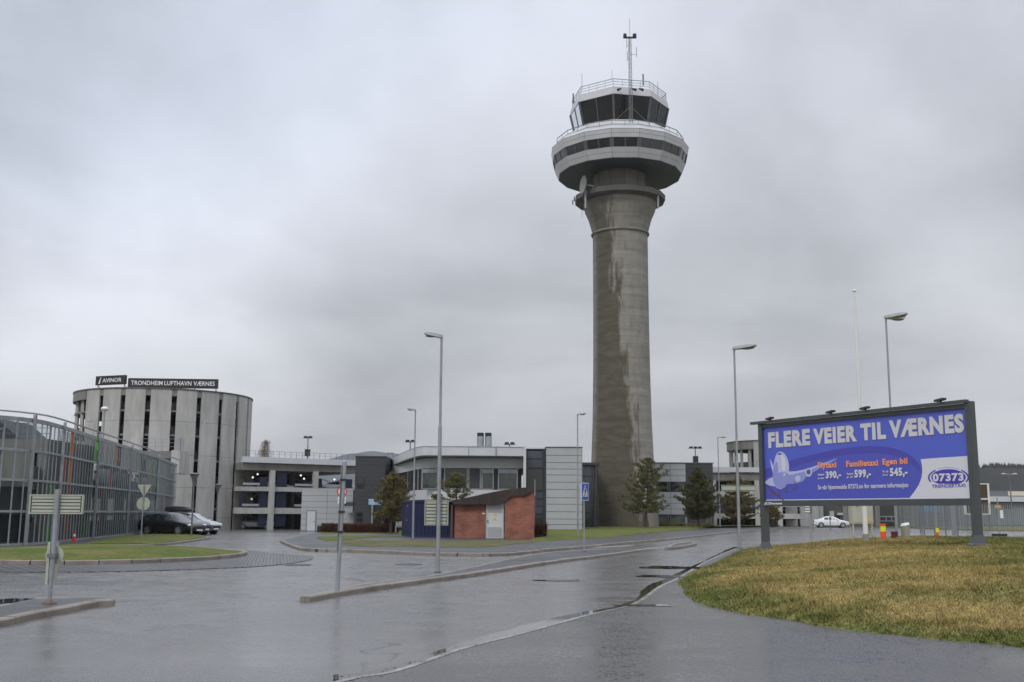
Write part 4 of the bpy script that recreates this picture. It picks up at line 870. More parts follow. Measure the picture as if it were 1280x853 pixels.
# ------------------------------------------------------------------ building right of tower
Yr = 130; rb = thing('terminal_annex', 'light panelled two storey annex with a dark end bay right of the tower', 'building', (X(850, 640, Yr), Yr, 0))
xa, xb_ = X(800, 640, Yr), X(858, 640, Yr); xe = X(892.3, 640, Yr)
mb = MB(); mb.box(xa, xe, Yr, Yr + 10, -.2, Z(840, 580, Yr) - .05); obj('wall', mb, m_black, rb)
mb = MB(); clad(mb, xa, xb_, Yr, Z(840, 602.5, Yr), Z(840, 579.5, Yr), 3, 3, .02); obj('upper_cladding', mb, m_panel, rb); mb = MB(); clad(mb, xa, xb_, Yr, Z(840, 643.5, Yr), Z(840, 615, Yr), 4, 3, .02); obj('cladding', mb, m_panel, rb)
mb = MB(); clad(mb, xb_ + .02, xe, Yr, -.1, Z(870, 580, Yr), 14, 1, .012); obj('dark_cladding', mb, m_dark, rb)
mb = MB(); mb.box(xa, xe + .1, Yr - .15, Yr + 10, Z(840, 579.3, Yr), Z(840, 578.2, Yr)); obj('roof_edge', mb, m_galvd, rb)
for (p0, p1, q0, q1, m_) in ((800, 835, 614, 603, m_glass), (838, 855, 614, 603, m_glass), (820, 835, 655.5, 644, m_glassg), (838, 854, 655.5, 644, m_glassg), (883, 889, 654, 644, m_glassg)):
    xx0, xx1 = X(p0, 640, Yr - .1), X(p1, 640, Yr - .1); mb = MB(); mb.box(xx0, xx1, Yr - .14, Yr - .08, Z(840, q0, Yr), Z(840, q1, Yr)); w_ = obj('window', mb, m_, rb)
    mb = MB(); mb.box(xx0 - .06, xx0 + .02, Yr - .18, Yr - .07, Z(840, q0, Yr), Z(840, q1, Yr)); mb.box(xx1 - .02, xx1 + .06, Yr - .18, Yr - .07, Z(840, q0, Yr), Z(840, q1, Yr)); obj('frame', mb, m_galvd, w_)
mb = MB(); q = X(857.5, 650, Yr - .5); mb.tube((q, Yr - .5, 0), (q, Yr - .5, Z(857, 640, Yr)), .18); obj('column', mb, m_galv, rb)

# right garage
Yg = 143; g2 = thing('parking_garage', 'pale banded parking garage behind the trees left of the billboard', 'parking garage', (X(892, 640, Yg), Yg, 0))
xa, xb_ = X(890, 640, Yg), X(1000, 640, Yg)
for p0, p1, m_, nm in ((590.5, 584.5, m_white, 'roof_parapet'), (601, 591, m_conc2, 'roof_beam'), (622, 614.5, m_conc, 'floor_slab'), (633.5, 632.3, m_rail, 'guard_rail'), (648.5, 642, m_conc, 'floor_slab')):
    mb = MB(); mb.box(xa, xb_, Yg - (.4 if m_ is m_white else 0), Yg + (.3 if m_ in (m_white, m_rail) else 9), Z(930, p0, Yg), Z(930, p1, Yg)); obj(nm, mb, m_, g2)
mb = MB(); mb.box(xa, xb_, Yg + 9.1, Yg + 9.4, -.2, Z(930, 590, Yg)); obj('back_wall', mb, m_void, g2)
for px in (893, 947, 975): mb = MB(); q = X(px, 640, Yg); mb.box(q - .3, q + .3, Yg - .12, Yg + .4, -.2, Z(930, 600.8, Yg)); obj('column', mb, m_conc, g2)
for px in (898, 906, 928, 944): mb = MB(); q = X(px, 640, Yg); mb.box(q - .4, q + .4, Yg - .05, Yg, Z(930, 640, Yg), Z(930, 623, Yg)); obj('safety_net', mb, mat('mid_blue_net', (.03, .08, .19), .5), g2)
ramp2 = ramp_tower('smaller round concrete ramp tower half hidden behind the left end of the billboard', 968, 56, 152, 551, -38, 110, (-38, 18), 564, 0, 0)

# concrete hall behind the billboard's legs
Yh = 158; hall = thing('concrete_hall', 'low grey concrete hall with dark gates seen beneath the billboard', 'building', (X(1050, 640, Yh), Yh, 0))
zh = Z(1050, 604, Yh)
def hbox(nm, p0, p1, q0, q1, m_, y0=-.1, y1=0, par=None): mb = MB(); mb.box(X(p0, 645, Yh), X(p1, 645, Yh), Yh + y0, Yh + y1, Z(1050, q0, Yh), Z(1050, q1, Yh)); return obj(nm, mb, m_, par or hall)
hbox('wall', 984, 1122, 660, 604, m_concd, 0, 12)
hbox('roof_edge', 983, 1123, 604, 601, m_galvd, -.2, 12)
hbox('gateway', 1013, 1050, 659, 645, m_void); hbox('gateway', 1000, 1011, 659, 645, m_black)
g_ = hbox('roller_gate', 1100, 1121, 658, 620, m_glass); hbox('gate_rail', 1100, 1121, 646, 645, m_galv, -.16, -.11, g_); hbox('gate_rail', 1100, 1121, 651.5, 650.7, m_galv, -.16, -.11, g_); hbox('gate_rail', 1106.5, 1107.3, 651, 646, m_galv, -.16, -.11, g_); hbox('gate_rail', 1113.5, 1114.3, 651, 646, m_galv, -.16, -.11, g_)
g_ = hbox('side_gate', 1060, 1066, 658, 622, m_glass); hbox('gate_rail', 1060, 1066, 646, 645, m_galv, -.16, -.11, g_)
hbox('pilaster', 1053, 1059, 659, 605, m_conc2, -.4, 0); hbox('pilaster', 1093, 1099, 659, 605, m_conc2, -.4, 0); hbox('pilaster', 984, 987, 659, 605, m_conc, -.4, 0)
hbox('white_notice', 1046, 1053, 644, 641.3, m_white, -.3, -.1)  # plain white plate on the hall wall

# ------------------------------------------------------------------ curved steel screen and the garage behind it
scr = catmull([(-40, 40.2, 0), (-33, 41.2, 0), (-27.2, 42.9, 0), (-24.0, 44.6, 0), (-22.3, 46.3, 0), (-21.55, 48.0, 0), (-21.75, 51.0, 0), (-22.9, 58, 0), (-24.1, 65.5, 0), (-26.2, 78, 0), (-28.6, 91.6, 0)], 14)
SP_ = resample(scr, 0.05)
SL = (len(SP_) - 1) * 0.05
def sp(s):
    i = max(0, min(len(SP_) - 1, int(s / 0.05))); a = SP_[max(i - 1, 0)]; b_ = SP_[min(i + 1, len(SP_) - 1)]
    d = (b_ - a).normalized(); return SP_[i], d, Vector((-d.y, d.x, 0))     # point, tangent, inward normal (away from the road)
ZS = 5.6
scrn = thing('steel_screen', 'long curved galvanised steel lattice screen wrapping the garage on the left', 'facade screen', sp(SL * .3)[0])
zr = [0.12, 1.56, 2.93, 4.25, ZS]
for k, z_ in enumerate(zr):
    mb = MB(); rg = []
    for s in np.arange(0, SL, .8):
        p, d, n_ = sp(s); zz_ = gz(p.x, p.y) * .9 + z_; h_ = .05 if k < 4 else .09
        rg.append([p + Vector((0, 0, zz_ - h_)) - n_ * .05, p + Vector((0, 0, zz_ - h_)) + n_ * .05, p + Vector((0, 0, zz_ + h_)) + n_ * .05, p + Vector((0, 0, zz_ + h_)) - n_ * .05])
    mb.rings(rg); obj('rail', mb, m_galv, scrn)
mb = MB(); rg = []
for s in np.arange(0, SL, .8):
    p, d, n_ = sp(s); z_ = ZS + .28; rg.append([p + Vector((0, 0, z_ - .03)) - n_ * .33, p + Vector((0, 0, z_ - .03)) - n_ * .25, p + Vector((0, 0, z_ + .03)) - n_ * .25, p + Vector((0, 0, z_ + .03)) - n_ * .33])
mb.rings(rg); obj('top_rail', mb, m_galv, scrn)
def s_of(px):                       # arc length where the screen crosses this pixel column (at 3 m height)
    best = None
    for i in range(0, len(SP_), 2):
        p = SP_[i]; v = p - EYE; v.z = 3 - EYE.z; q = 640 + F * v.dot(cr) / v.dot(fw)
        if p.y > 45.5 and (best is None or abs(q - px) < best[0]): best = (abs(q - px), i * .05)
    return best[1]
thick = [s_of(px) for px in (36, 73, 118, 160, 195)]
s = .2; k = 0
while s < SL:
    p, d, n_ = sp(s)
    if min(abs(s - q) for q in thick) > .25:
        mb = MB(); mb.bar(p + Vector((0, 0, gz(p.x, p.y))), p + Vector((0, 0, ZS)), .035, .06, up=d); obj('mullion', mb, m_galv, scrn)
    s += .60 if s < thick[1] else .62; k += 1
for s in [1.5, 6, 10.5] + thick:
    p, d, n_ = sp(s); mb = MB(); mb.bar(p + Vector((0, 0, gz(p.x, p.y))) - n_ * .12, p + Vector((0, 0, ZS + .25)) - n_ * .12, .12, .12, up=d); obj('post', mb, m_galv, scrn)
m_slat = mat('dull_louvre_slat', (.10, .108, .115), .45, .2, 2.0, metal=.3)
mb = MB(); s = thick[1] + .2
while s < SL:
    p, d, n_ = sp(s); mb.bar(p + n_ * .16 + Vector((0, 0, gz(p.x, p.y) + .1)), p + n_ * .16 + Vector((0, 0, ZS - .1)), .015, .07, up=d); s += .25
obj('louvre_slats', mb, m_slat, scrn)
m_frs = bpy.data.materials.new('screen_glass'); m_frs.use_nodes = True; t = m_frs.node_tree; t.nodes.clear()
o_ = N(t, 'ShaderNodeOutputMaterial'); tr = N(t, 'ShaderNodeBsdfTransparent'); tr.inputs[0].default_value = (.74, .78, .79, 1); df = N(t, 'ShaderNodeBsdfPrincipled'); df.inputs['Base Color'].default_value = (.12, .13, .135, 1); df.inputs['Roughness'].default_value = .25
mx = N(t, 'ShaderNodeMixShader', inp={0: .13}); t.links.new(tr.outputs[0], mx.inputs[1]); t.links.new(df.outputs[0], mx.inputs[2]); t.links.new(mx.outputs[0], o_.inputs[0])
for z0, z1 in zip(zr, zr[1:]):
    mb = MB(); A = []; B = []
    for s in np.arange(0, SL, .6):
        p, d, n_ = sp(s); A.append(p + n_ * .07 + Vector((0, 0, z0 + .06 + gz(p.x, p.y) * .9))); B.append(p + n_ * .07 + Vector((0, 0, z1 - .06 + gz(p.x, p.y) * .9)))
    mb.rings([A, B], cap=False, close=False); obj('glass_band', mb, m_frs, scrn, fix=False)
m_fr = mat('rust_red_fin', (.34, .05, .025), .45); m_fo = mat('orange_fin', (.50, .15, .05), .45); m_fg = mat('green_fin', (.06, .26, .04), .45); m_fl = mat('lime_fin', (.14, .55, .06), .4)
for px, lo, hi, m_ in ((87, 2, 4, m_fo), (82, 2, 3, m_fr), (90, 0, 2, m_fr), (68, 0, 2, m_fg), (117, 3, 4, m_fl), (114, 1, 3, m_fg), (110, 0, 1, m_fg), (143, 3, 4, m_fo), (141, 2, 3, m_fr), (131, 1, 2, m_fr), (127, 0, 1, m_fr), (165, 2, 4, m_fg), (163, 0, 2, m_fg), (177, 2, 4, m_fg), (191, 2, 4, m_fg), (186, 0, 2, m_fg), (197, 1, 4, m_fg), (205, 0, 2, m_fr), (212, 2, 4, m_fg), (153, 0, 2, m_fg)):
    p, d, n_ = sp(s_of(px)); mb = MB(); w_ = .13 if px < 95 else .09
    kf_ = .02 if m_ in (m_fl, m_fo) else .13
    mb.bar(p + n_ * kf_ + Vector((0, 0, zr[lo] + .07)), p + n_ * kf_ + Vector((0, 0, zr[hi] - .07)), .05, w_, up=n_); obj('coloured_fin', mb, m_, scrn)
# garage inside
cg = thing('parking_garage', 'curved open deck garage with stairs and parked cars behind the steel screen', 'parking garage', sp(SL * .35)[0] + sp(SL * .35)[2] * 8)
def curved(nm, s0, s1, o0, o1, z0, z1, m_):
    mb = MB(); rg = []
    for s in np.arange(s0, s1 + .01, 1.2):
        p, d, n_ = sp(s); g_ = gz(p.x, p.y)
        rg.append([p + n_ * o0 + Vector((0, 0, z0 + g_)), p + n_ * o1 + Vector((0, 0, z0 + g_)), p + n_ * o1 + Vector((0, 0, z1 + g_)), p + n_ * o0 + Vector((0, 0, z1 + g_))])
    mb.rings(rg); return obj(nm, mb, m_, cg)
sx = thick[1] + 1.0
curved('deck_slab', sx, SL, 1.6, 13, 2.75, 3.05, m_conc2); curved('parapet', sx, SL, 1.4, 1.58, 2.6, 3.75, m_concd)
curved('parapet', 0, sx - .1, 3.2, 3.4, 4.15, 5.0, m_conc2); curved('deck_slab', 0, sx - .1, 3.45, 10, 4.1, 4.35, m_conc2)
curved('mid_wall', 0, sx - .1, 3.3, 3.5, 2.2, 3.35, m_conc2); curved('inner_wall', 0, SL, 9.5, 9.8, -.5, 4.1, m_concd); curved('low_wall', sx, SL, 1.4, 1.55, -.3, 1.0, m_concd)
curved('guard_rail', sx, SL, 1.3, 1.36, 1.3, 1.45, m_rail)
for s in np.arange(1, SL, 5.5):
    p, d, n_ = sp(s); q = p + n_ * (3.8 if s < sx else 1.9); mb = MB(); mb.bar(q + Vector((0, 0, -.6)), q + Vector((0, 0, 2.7 if s > sx else 4.1)), .4); obj('column', mb, m_conc, cg)
xe_ = X(57, 600, 53.5)
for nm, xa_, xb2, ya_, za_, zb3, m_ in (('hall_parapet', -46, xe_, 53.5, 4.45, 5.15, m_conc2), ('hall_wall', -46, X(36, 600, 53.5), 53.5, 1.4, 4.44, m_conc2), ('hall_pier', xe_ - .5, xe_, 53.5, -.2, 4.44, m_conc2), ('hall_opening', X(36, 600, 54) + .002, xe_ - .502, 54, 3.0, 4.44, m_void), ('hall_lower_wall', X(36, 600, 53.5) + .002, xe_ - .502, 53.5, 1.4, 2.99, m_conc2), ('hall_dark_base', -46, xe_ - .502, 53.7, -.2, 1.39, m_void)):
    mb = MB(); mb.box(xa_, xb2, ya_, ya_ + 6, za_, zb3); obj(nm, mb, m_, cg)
mb = MB()
for h_ in (.35, .7, 1.0): mb.bar((-46, 53.6, 5.15 + h_ * .8), (xe_, 53.6, 5.15 + h_ * .8), .03)
for i in range(16): q = -46 + (xe_ + 46) * i / 15; mb.bar((q, 53.6, 5.15), (q, 53.6, 5.95), .04)
obj('roof_railing', mb, m_galvd, cg)
mb = MB(); mb.rings([[Vector((x_, y_, z_)) for y_, z_ in ((55, 5.1), (59, 5.1), (59, z9), (55, z9))] for x_, z9 in ((-46, 5.5), (X(18, 540, 57), 6.3), (X(45, 540, 57), 5.3))]); obj('hall_roof', mb, m_dark, cg)
# stairs at the left
for (sa, sb_, za, zb2) in ((s_of(45), s_of(4) - 3.2, 1.3, 2.9), (s_of(4) - 3.2, s_of(45), 2.9, 4.3), (s_of(4) - 3.4, s_of(40), 1.45, .0)):
    pa, da, na = sp(sa); pb, db, nb_ = sp(sb_); A = pa + na * 1.7 + Vector((0, 0, za)); B = pb + nb_ * 1.7 + Vector((0, 0, zb2)); fl = MB()
    fl.bar(A, B, .12, .3); fl2 = obj('stair_stringer', fl, m_galvd, cg); fl = MB(); nn = 9
    for i in range(nn): q = A.lerp(B, (i + .5) / nn); fl.bar(q, q + na * 1.1, .28, .05)
    obj('stair_treads', fl, m_conc, fl2); fl = MB(); fl.bar(A + Vector((0, 0, 1)), B + Vector((0, 0, 1)), .05)
    for i in range(6): q = A.lerp(B, i / 5); fl.bar(q, q + Vector((0, 0, 1)), .03)
    obj('handrail', fl, m_galv, fl2)
# small concrete landing between screen and ramp tower
q = P(207, 575, 96); ld = thing('concrete_bridge', 'short concrete bridge joining the curved garage to the big ramp tower', 'footbridge', (q.x, 97, 0))
xa, xb_ = X(176, 570, 97), X(229, 570, 97)
mb = MB(); mb.box(xa, X(216, 570, 97), 97, 100, Z(200, 573, 97), Z(200, 564, 97)); obj('deck', mb, m_conc2, ld)
mb = MB(); mb.box(X(214, 570, 96), xb_, 96, 99, Z(220, 592, 96), Z(220, 563, 96)); obj('landing', mb, m_conc, ld)
mb = MB(); mb.box(X(221, 550, 96), X(224.5, 550, 96), 96.2, 96.6, Z(220, 563, 96), Z(220, 547, 96)); obj('cabinet', mb, m_galv, ld)
mb = MB(); za = Z(200, 564, 97)
for h_ in (.4, .75, 1.1): mb.bar((xa, 96.9, za + h_), (xb_, 96.9, za + h_), .03)
for i in range(7): q = xa + (xb_ - xa) * i / 6; mb.bar((q, 96.9, za), (q, 96.9, za + 1.1), .04)
obj('railing', mb, m_galv, ld)

# ------------------------------------------------------------------ cars
m_tyre = mat('tyre_rubber', (.015, .015, .015), .7); m_rim = mat('alloy_rim', (.45, .46, .48), .3, metal=.6); m_cglass = mat('car_glass', (.02, .025, .03), .03, spec=.8)
m_hl = mat('headlight_glass', (.55, .58, .6), .08, spec=.8); m_tl = mat('tail_lamp_red', (.35, .01, .01), .2); m_plast = mat('black_plastic', (.02, .02, .02), .6)
def paint(n, c, me=.4):
    m = mat(n, c, .22, metal=me); m.node_tree.nodes['Principled BSDF'].inputs['Coat Weight'].default_value = .6; return m
def make_car(loc, ang, label, pm, wagon=True, box=False, group=None, small=False, suv=False):
    t_ = thing('parked_car', label, 'car', loc, group); t_.rotation_euler = (0, 0, ang)
    off_ = Vector(loc)
    Ln = 4.75; hb = .98; hr = 1.48 if not suv else 1.7
    if suv: hb = 1.12
    # stations x, lower z, belt z, roof z (== belt outside the cabin), half width, roof half width
    if wagon: st_ = [(-2.36, .38, .78, .80, .70, .66), (-2.30, .28, .92, .98, .84, .72), (-2.12, .22, hb, hr - .22, .89, .66), (-1.75, .2, hb, hr - .06, .9, .64), (-.9, .2, hb - .01, hr, .91, .64), (.0, .2, hb - .03, hr, .91, .62), (.45, .2, hb - .05, hr - .07, .91, .6), (1.15, .2, hb - .07, hb + .02, .91, .74), (1.75, .22, .86, .90, .89, .7), (2.15, .26, .74, .78, .82, .6), (2.33, .36, .62, .64, .68, .5), (2.38, .42, .52, .54, .6, .45)]
    else: st_ = [(-2.36, .38, .80, .84, .70, .6), (-2.28, .28, .95, .99, .84, .66), (-1.75, .22, hb, hb + .06, .89, .68), (-1.0, .2, hb, hr - .12, .9, .6), (-.4, .2, hb - .01, hr - .02, .91, .6), (.1, .2, hb - .03, hr - .02, .91, .6), (.5, .2, hb - .05, hr - .11, .91, .58), (1.15, .2, hb - .07, hb + .02, .91, .74), (1.75, .22, .86, .90, .89, .7), (2.15, .26, .74, .78, .82, .6), (2.33, .36, .62, .64, .68, .5), (2.38, .42, .52, .54, .6, .45)]
    rg = []
    for x, zl_, zb2, zr_, w, wr in st_:
        cab = zr_ > zb2 + .12
        half = [(w * .8, zl_), (w * .97, zl_ + .12), (w, (zl_ + zb2) / 2 + .05), (w * .965, zb2 - .03), (w * .93 if cab else w * .9, zb2 + .02), (wr, zr_ - (.05 if cab else .0)), (wr * .7, zr_ + (.03 if cab else .02)), (0, zr_ + (.045 if cab else .035))]
        rg.append([Vector((x, y, z)) + off_ for y, z in half] + [Vector((x, -y, z)) + off_ for y, z in half[-2::-1]])
    mb = MB(); mb.rings(rg); body = obj('body', mb, pm, t_, True)
    # windows as slightly raised panes
    cabi = [i for i in range(len(st_)) if st_[i][3] > st_[i][2] + .12]
    for sgn in (1, -1):
        for i in cabi[:-1] + ([] if wagon else []):
            A, B = st_[i], st_[i + 1]
            def pt(S_, f): return Vector((S_[0], sgn * ((S_[4] * .93) * (1 - f) + S_[5] * f + .012), (S_[2] + .02) * (1 - f) + (S_[3] - .05) * f)) + off_
            mb = MB(); a_, b_, c_, d_ = pt(A, .1), pt(B, .1), pt(B, .88), pt(A, .88); e = (b_ - a_).normalized() * .035
            mb.quad(a_ + e, b_ - e, c_ - e, d_ + e); obj('side_window', mb, m_cglass, t_)
        A, B = st_[cabi[-1]], st_[cabi[-1] + 1]; mb = MB()
        a_ = Vector((A[0] + .03, sgn * (A[4] * .93 + .01), A[2] + .04)) + off_; b_ = Vector((B[0] - .22, sgn * (B[4] * .9), B[2] + .03)) + off_; c_ = Vector((A[0] + .03, sgn * (A[5] + .02), A[3] - .1)) + off_
        mb.add([a_, b_, c_], [(0, 1, 2)]); obj('quarter_window', mb, m_cglass, t_)
    A, B = st_[cabi[-1]], st_[cabi[-1] + 1]; mb = MB(); k = .02
    mb.quad(*[Vector(p) + off_ for p in ((A[0] + .06, A[5] * .95, A[3] + k - .02), (A[0] + .06, -A[5] * .95, A[3] + k - .02), (B[0] - .05, -B[5] * .98, B[3] + .05), (B[0] - .05, B[5] * .98, B[3] + .05))]); obj('windscreen', mb, m_cglass, t_)
    A, B = st_[cabi[0] - 1], st_[cabi[0]]; mb = MB(); mb.quad(*[Vector(p) + off_ for p in ((B[0] - .06, B[5] * .9, B[3] + .015), (B[0] - .06, -B[5] * .9, B[3] + .015), (A[0] + .02 if wagon else A[0] + .15, -A[5] * .9, A[3] + .07), (A[0] + .02 if wagon else A[0] + .15, A[5] * .9, A[3] + .07))]); obj('rear_window', mb, m_cglass, t_)
    for x in (-1.38, 1.38):
        for sgn in (1, -1):
            R_ = .33; c_ = Vector((x, sgn * .8, R_)) + off_; o2 = Vector((0, sgn * .13, 0)); mb = MB(); mb.tube(c_ - o2 * .6, c_ + o2 * .95, R_ + .045, n=20); obj('wheel_arch', mb, m_plast, t_)
            mb = MB(); mb.tube(c_ - o2, c_ + o2, R_, n=20); w_ = obj('wheel', mb, m_tyre, t_)
            mb = MB(); mb.tube(c_ + o2 * 1.01, c_ + o2 * 1.04, .14, n=12)
            for q in range(5): a_ = q * 2 * pi / 5; v = Vector((cos(a_), 0, sin(a_))); mb.bar(c_ + o2 * 1.02, c_ + o2 * 1.02 + v * .23, .07, .02, up=(0, 1, 0))
            mb.rings([[c_ + o2 * 1.03 + Vector((r_ * cos(k2 * pi / 10), 0, r_ * sin(k2 * pi / 10))) for k2 in range(20)] for r_ in (.2, .24)], cap=False); obj('rim', mb, m_rim, w_)
    for sgn in (1, -1):
        mb = MB(); mb.sph(Vector((2.12, sgn * .66, .70)) + off_, .24, .14, .09, 10, 6); obj('headlight', mb, m_hl, t_, True)
        mb = MB(); mb.sph(Vector((-2.28, sgn * .70, .86)) + off_, .10, .14, .12, 10, 6); obj('tail_light', mb, m_tl, t_, True)
        mb = MB(); mb.sph(Vector((.82, sgn * 1.0, 1.0)) + off_, .09, .11, .07, 8, 5); obj('door_mirror', mb, pm, t_, True)
        mb = MB(); mb.bar(Vector((-1.9, sgn * .6, hr + .0)) + off_, Vector((.3, sgn * .58, hr + .05)) + off_, .035)
        if wagon: obj('roof_rail', mb, m_rim, t_)
    mb = MB(); mb.box(off_.x + 2.34, off_.x + 2.40, off_.y - .42, off_.y + .42, off_.z + .42, off_.z + .62); obj('grille', mb, m_plast, t_)
    mb = MB(); mb.box(off_.x + 2.39, off_.x + 2.41, off_.y - .26, off_.y + .26, off_.z + .34, off_.z + .44); obj('number_plate', mb, m_ww, t_)
    if box:
        rb_ = thing('roof_box', 'long black roof box strapped on top of the middle parked wagon', 'roof box', loc); rb_.rotation_euler = (0, 0, ang)
        mb = MB(); rg = []
        for x, w, z0, z1 in ((-1.35, .25, hr + .22, hr + .30), (-1.2, .38, hr + .14, hr + .42), (-.3, .42, hr + .12, hr + .48), (.5, .38, hr + .12, hr + .44), (1.0, .2, hr + .16, hr + .28)):
            rg.append([Vector(p) + off_ for p in ((x, w, z0 + .08), (x, w * .9, z0), (x, -w * .9, z0), (x, -w, z0 + .08), (x, -w * .8, z1), (x, w * .8, z1))])
        mb.rings(rg); obj('shell', mb, m_black, rb_, True); mb = MB(); mb.bar(Vector((-.8, -.6, hr + .1)) + off_, Vector((-.8, .6, hr + .1)) + off_, .06); mb.bar(Vector((.3, -.6, hr + .1)) + off_, Vector((.3, .6, hr + .1)) + off_, .06); obj('cross_bar', mb, m_galvd, rb_)
    return t_
pk = paint('charcoal_car_paint', (.022, .02, .023)); pb_ = paint('brown_grey_car_paint', (.10, .095, .10)); ps = paint('silver_car_paint', (.42, .44, .47)); pw = paint('white_car_paint', (.7, .71, .72), .0); pblue = paint('pale_blue_car_paint', (.18, .26, .36))
def carpos(px, Y): return (X(px, 655, Y), Y, gz(X(px, 655, Y), Y))
make_car(carpos(216, 72.5), radians(-27), 'black estate car with silver wheels nearest the lamp post, side to the camera', pk, group='cars parked by the ramp tower')
make_car(carpos(226, 75.6), radians(-27), 'grey brown estate car under a black roof box, middle of the three', pb_, box=True, group='cars parked by the ramp tower')
make_car(carpos(239, 78.4), radians(-27), 'silver car farthest from the camera of the three by the ramp tower', ps, group='cars parked by the ramp tower')
make_car(carpos(1038.5, 142), radians(-6), 'white saloon car on the road seen beneath the billboard', pw, wagon=False)
for px, Y, m_, lb in ((96, 66, pw, 'white car on the garage deck behind the orange fin'), (108, 69, pblue, 'pale blue car on the garage deck behind the lime fin'), (121, 73, ps, 'silver car on the garage deck right of the lime fin'), (150, 82, pw, 'white car farthest along the deck behind the steel screen')):
    make_car((X(px, 560, Y), Y, 3.06), radians(158), lb, m_, group='cars on the garage deck')
for px, Y, z_, m_, lb in ((322, 130, 0, ps, 'silver car in the dark ground floor bay of the left garage'), (347, 131, 4.35, pw, 'white car on the upper floor of the left garage'), (424, 134, 4.35, ps, 'silver car on the upper floor by the stair tower')):
    make_car((X(px, 600, Y), Y, -.45 + z_), radians(5), lb, m_, wagon=False)

# ------------------------------------------------------------------ street lamps
def lamp(px, py, pyt, Y, z0, head, label, side=1, r=.06, hl=.75, group='street lamps along the road', sleeve=None, two=False, name='street_lamp'):
    b0 = P(px, py, Y); x = b0.x; zt_ = Z(px + (690 - px) / 8050 * (py - pyt), pyt, Y)
    t_ = thing(name, label, 'street lamp', (x, Y, z0), group)
    zs_ = sleeve if sleeve else z0 + (zt_ - z0) * .42
    mb = MB(); mb.tube((x, Y, z0), (x, Y, zs_), r, r * .92, 12); mb.tube((x, Y, zs_ - .01), (x, Y, zs_ + .1), r * .92, r * .68, 12); mb.tube((x, Y, zs_ + .09), (x, Y, zt_), r * .68, r * .6, 12); obj('pole', mb, m_galv, t_, True)
    mb = MB(); mb.tube((x, Y, z0), (x, Y, z0 + .05), r * 1.7, n=12); obj('foot', mb, m_galvd, t_)
    def hd(dx, dy, rise):
        d = Vector((dx, dy, 0)).normalized(); n_ = Vector((-d.y, d.x, 0)); o = Vector((x, Y, zt_))
        mb = MB(); w = hl * .2; rg = []
        for s_, ww_, th, bb in ((-.08, .25, .09, -.03), (.05, .7, .13, -.06), (.3, .95, .16, -.07), (.75, 1, .17, -.06), (.93, .8, .13, -.03), (1.0, .4, .07, 0)):
            c = o + d * (s_ * hl) + Vector((0, 0, rise * s_)); hw_ = w * ww_; th *= .35 + .45 * hl; bb *= .35 + .45 * hl
            rg.append([c + n_ * hw_ + Vector((0, 0, bb)), c + n_ * hw_ * .9 + Vector((0, 0, th * .6)), c + Vector((0, 0, th)), c - n_ * hw_ * .9 + Vector((0, 0, th * .6)), c - n_ * hw_ + Vector((0, 0, bb))])
        mb.rings(rg); h_ = obj('lamp_head', mb, m_lampg, t_, True)
        mb = MB(); c = o + d * (.62 * hl) + Vector((0, 0, rise * .6 - .06 * (.35 + .45 * hl))); mb.rings([[c + d * (hl * .32 * k_ * cos(i * pi / 8)) + n_ * (w * .85 * k_ * sin(i * pi / 8)) + Vector((0, 0, z_)) for i in range(16)] for k_, z_ in ((1, 0), (.85, -.035 * hl / .75), (.4, -.055 * hl / .75))]); obj('lens', mb, m_lens, h_, True)
    hd(*head, 0.06)
    if two: hd(head[0] * .5 + .3, head[1] + 1.0, 0.0)
    return t_
lamp(547, 719, 421, 27.6, .088, (-1, -.25), 'tall grey street lamp with a louvred sign back on the long island', r=.052, hl=.46, sleeve=Z(549, 535, 27.6))
lamp(516, 677, 513, 61, .12, (-1, -.5), 'slim street lamp standing beside the blue container', r=.06, hl=.5)
lamp(722.5, 672.5, 518.5, 66, .12, (1, -.5), 'slim street lamp in front of the light grey windowless block', r=.06, hl=.55)
lamp(924.5, 684.5, 436, 52, 0, (1, -.7), 'street lamp between the road and the left end of the billboard', r=.078, hl=1.15)
lamp(1121.5, 677, 397, 48.5, float(mh(17.5, 48.5)), (1, -.8), 'twin headed street lamp rising behind the middle of the billboard', r=.07, hl=1.0, two=True)
lamp(900, 657, 547, 124, .1, (1, -.2), 'distant thin street lamp between the last trees and the parking garage', r=.09, hl=.95)
def cup_lamp(px, py, pyt, Y, lb):
    x = X(px, py, Y); z0 = gz(x, Y); zt_ = Z(px, pyt, Y); t_ = thing('cup_lamp', lb, 'lamp post', (x, Y, z0), 'cup shaped lamps by the ramp tower')
    mb = MB(); mb.tube((x, Y, z0), (x, Y, zt_ - .75), .055, .045); obj('pole', mb, m_galvd, t_, True)
    mb = MB(); mb.rings([[Vector((x + r_ * cos(i * pi / 8), Y + r_ * sin(i * pi / 8), z_)) for i in range(16)] for r_, z_ in ((.05, zt_ - .8), (.09, zt_ - .55), (.16, zt_ - .3))]); mb.rings([[Vector((x + r_ * cos(i * pi / 8), Y + r_ * sin(i * pi / 8), z_)) for i in range(16)] for r_, z_ in ((.30, zt_ - .05), (.31, zt_), (.1, zt_ + .06))])
    for i in range(4): a_ = i * pi / 2 + .4; mb.bar((x + .15 * cos(a_), Y + .15 * sin(a_), zt_ - .3), (x + .28 * cos(a_), Y + .28 * sin(a_), zt_ - .04), .03)
    h_ = obj('lamp_shade', mb, m_galvd, t_, True); mb = MB(); mb.tube((x, Y, zt_ - .3), (x, Y, zt_ - .06), .12, .24, 12); obj('lens', mb, m_lens, h_)
cup_lamp(239, 669.5, 592.5, 67, 'dark cup shaped lamp post before the parked black estate car'); cup_lamp(270, 662, 606, 88, 'dark cup shaped lamp post against the big ramp tower, right of the cars')
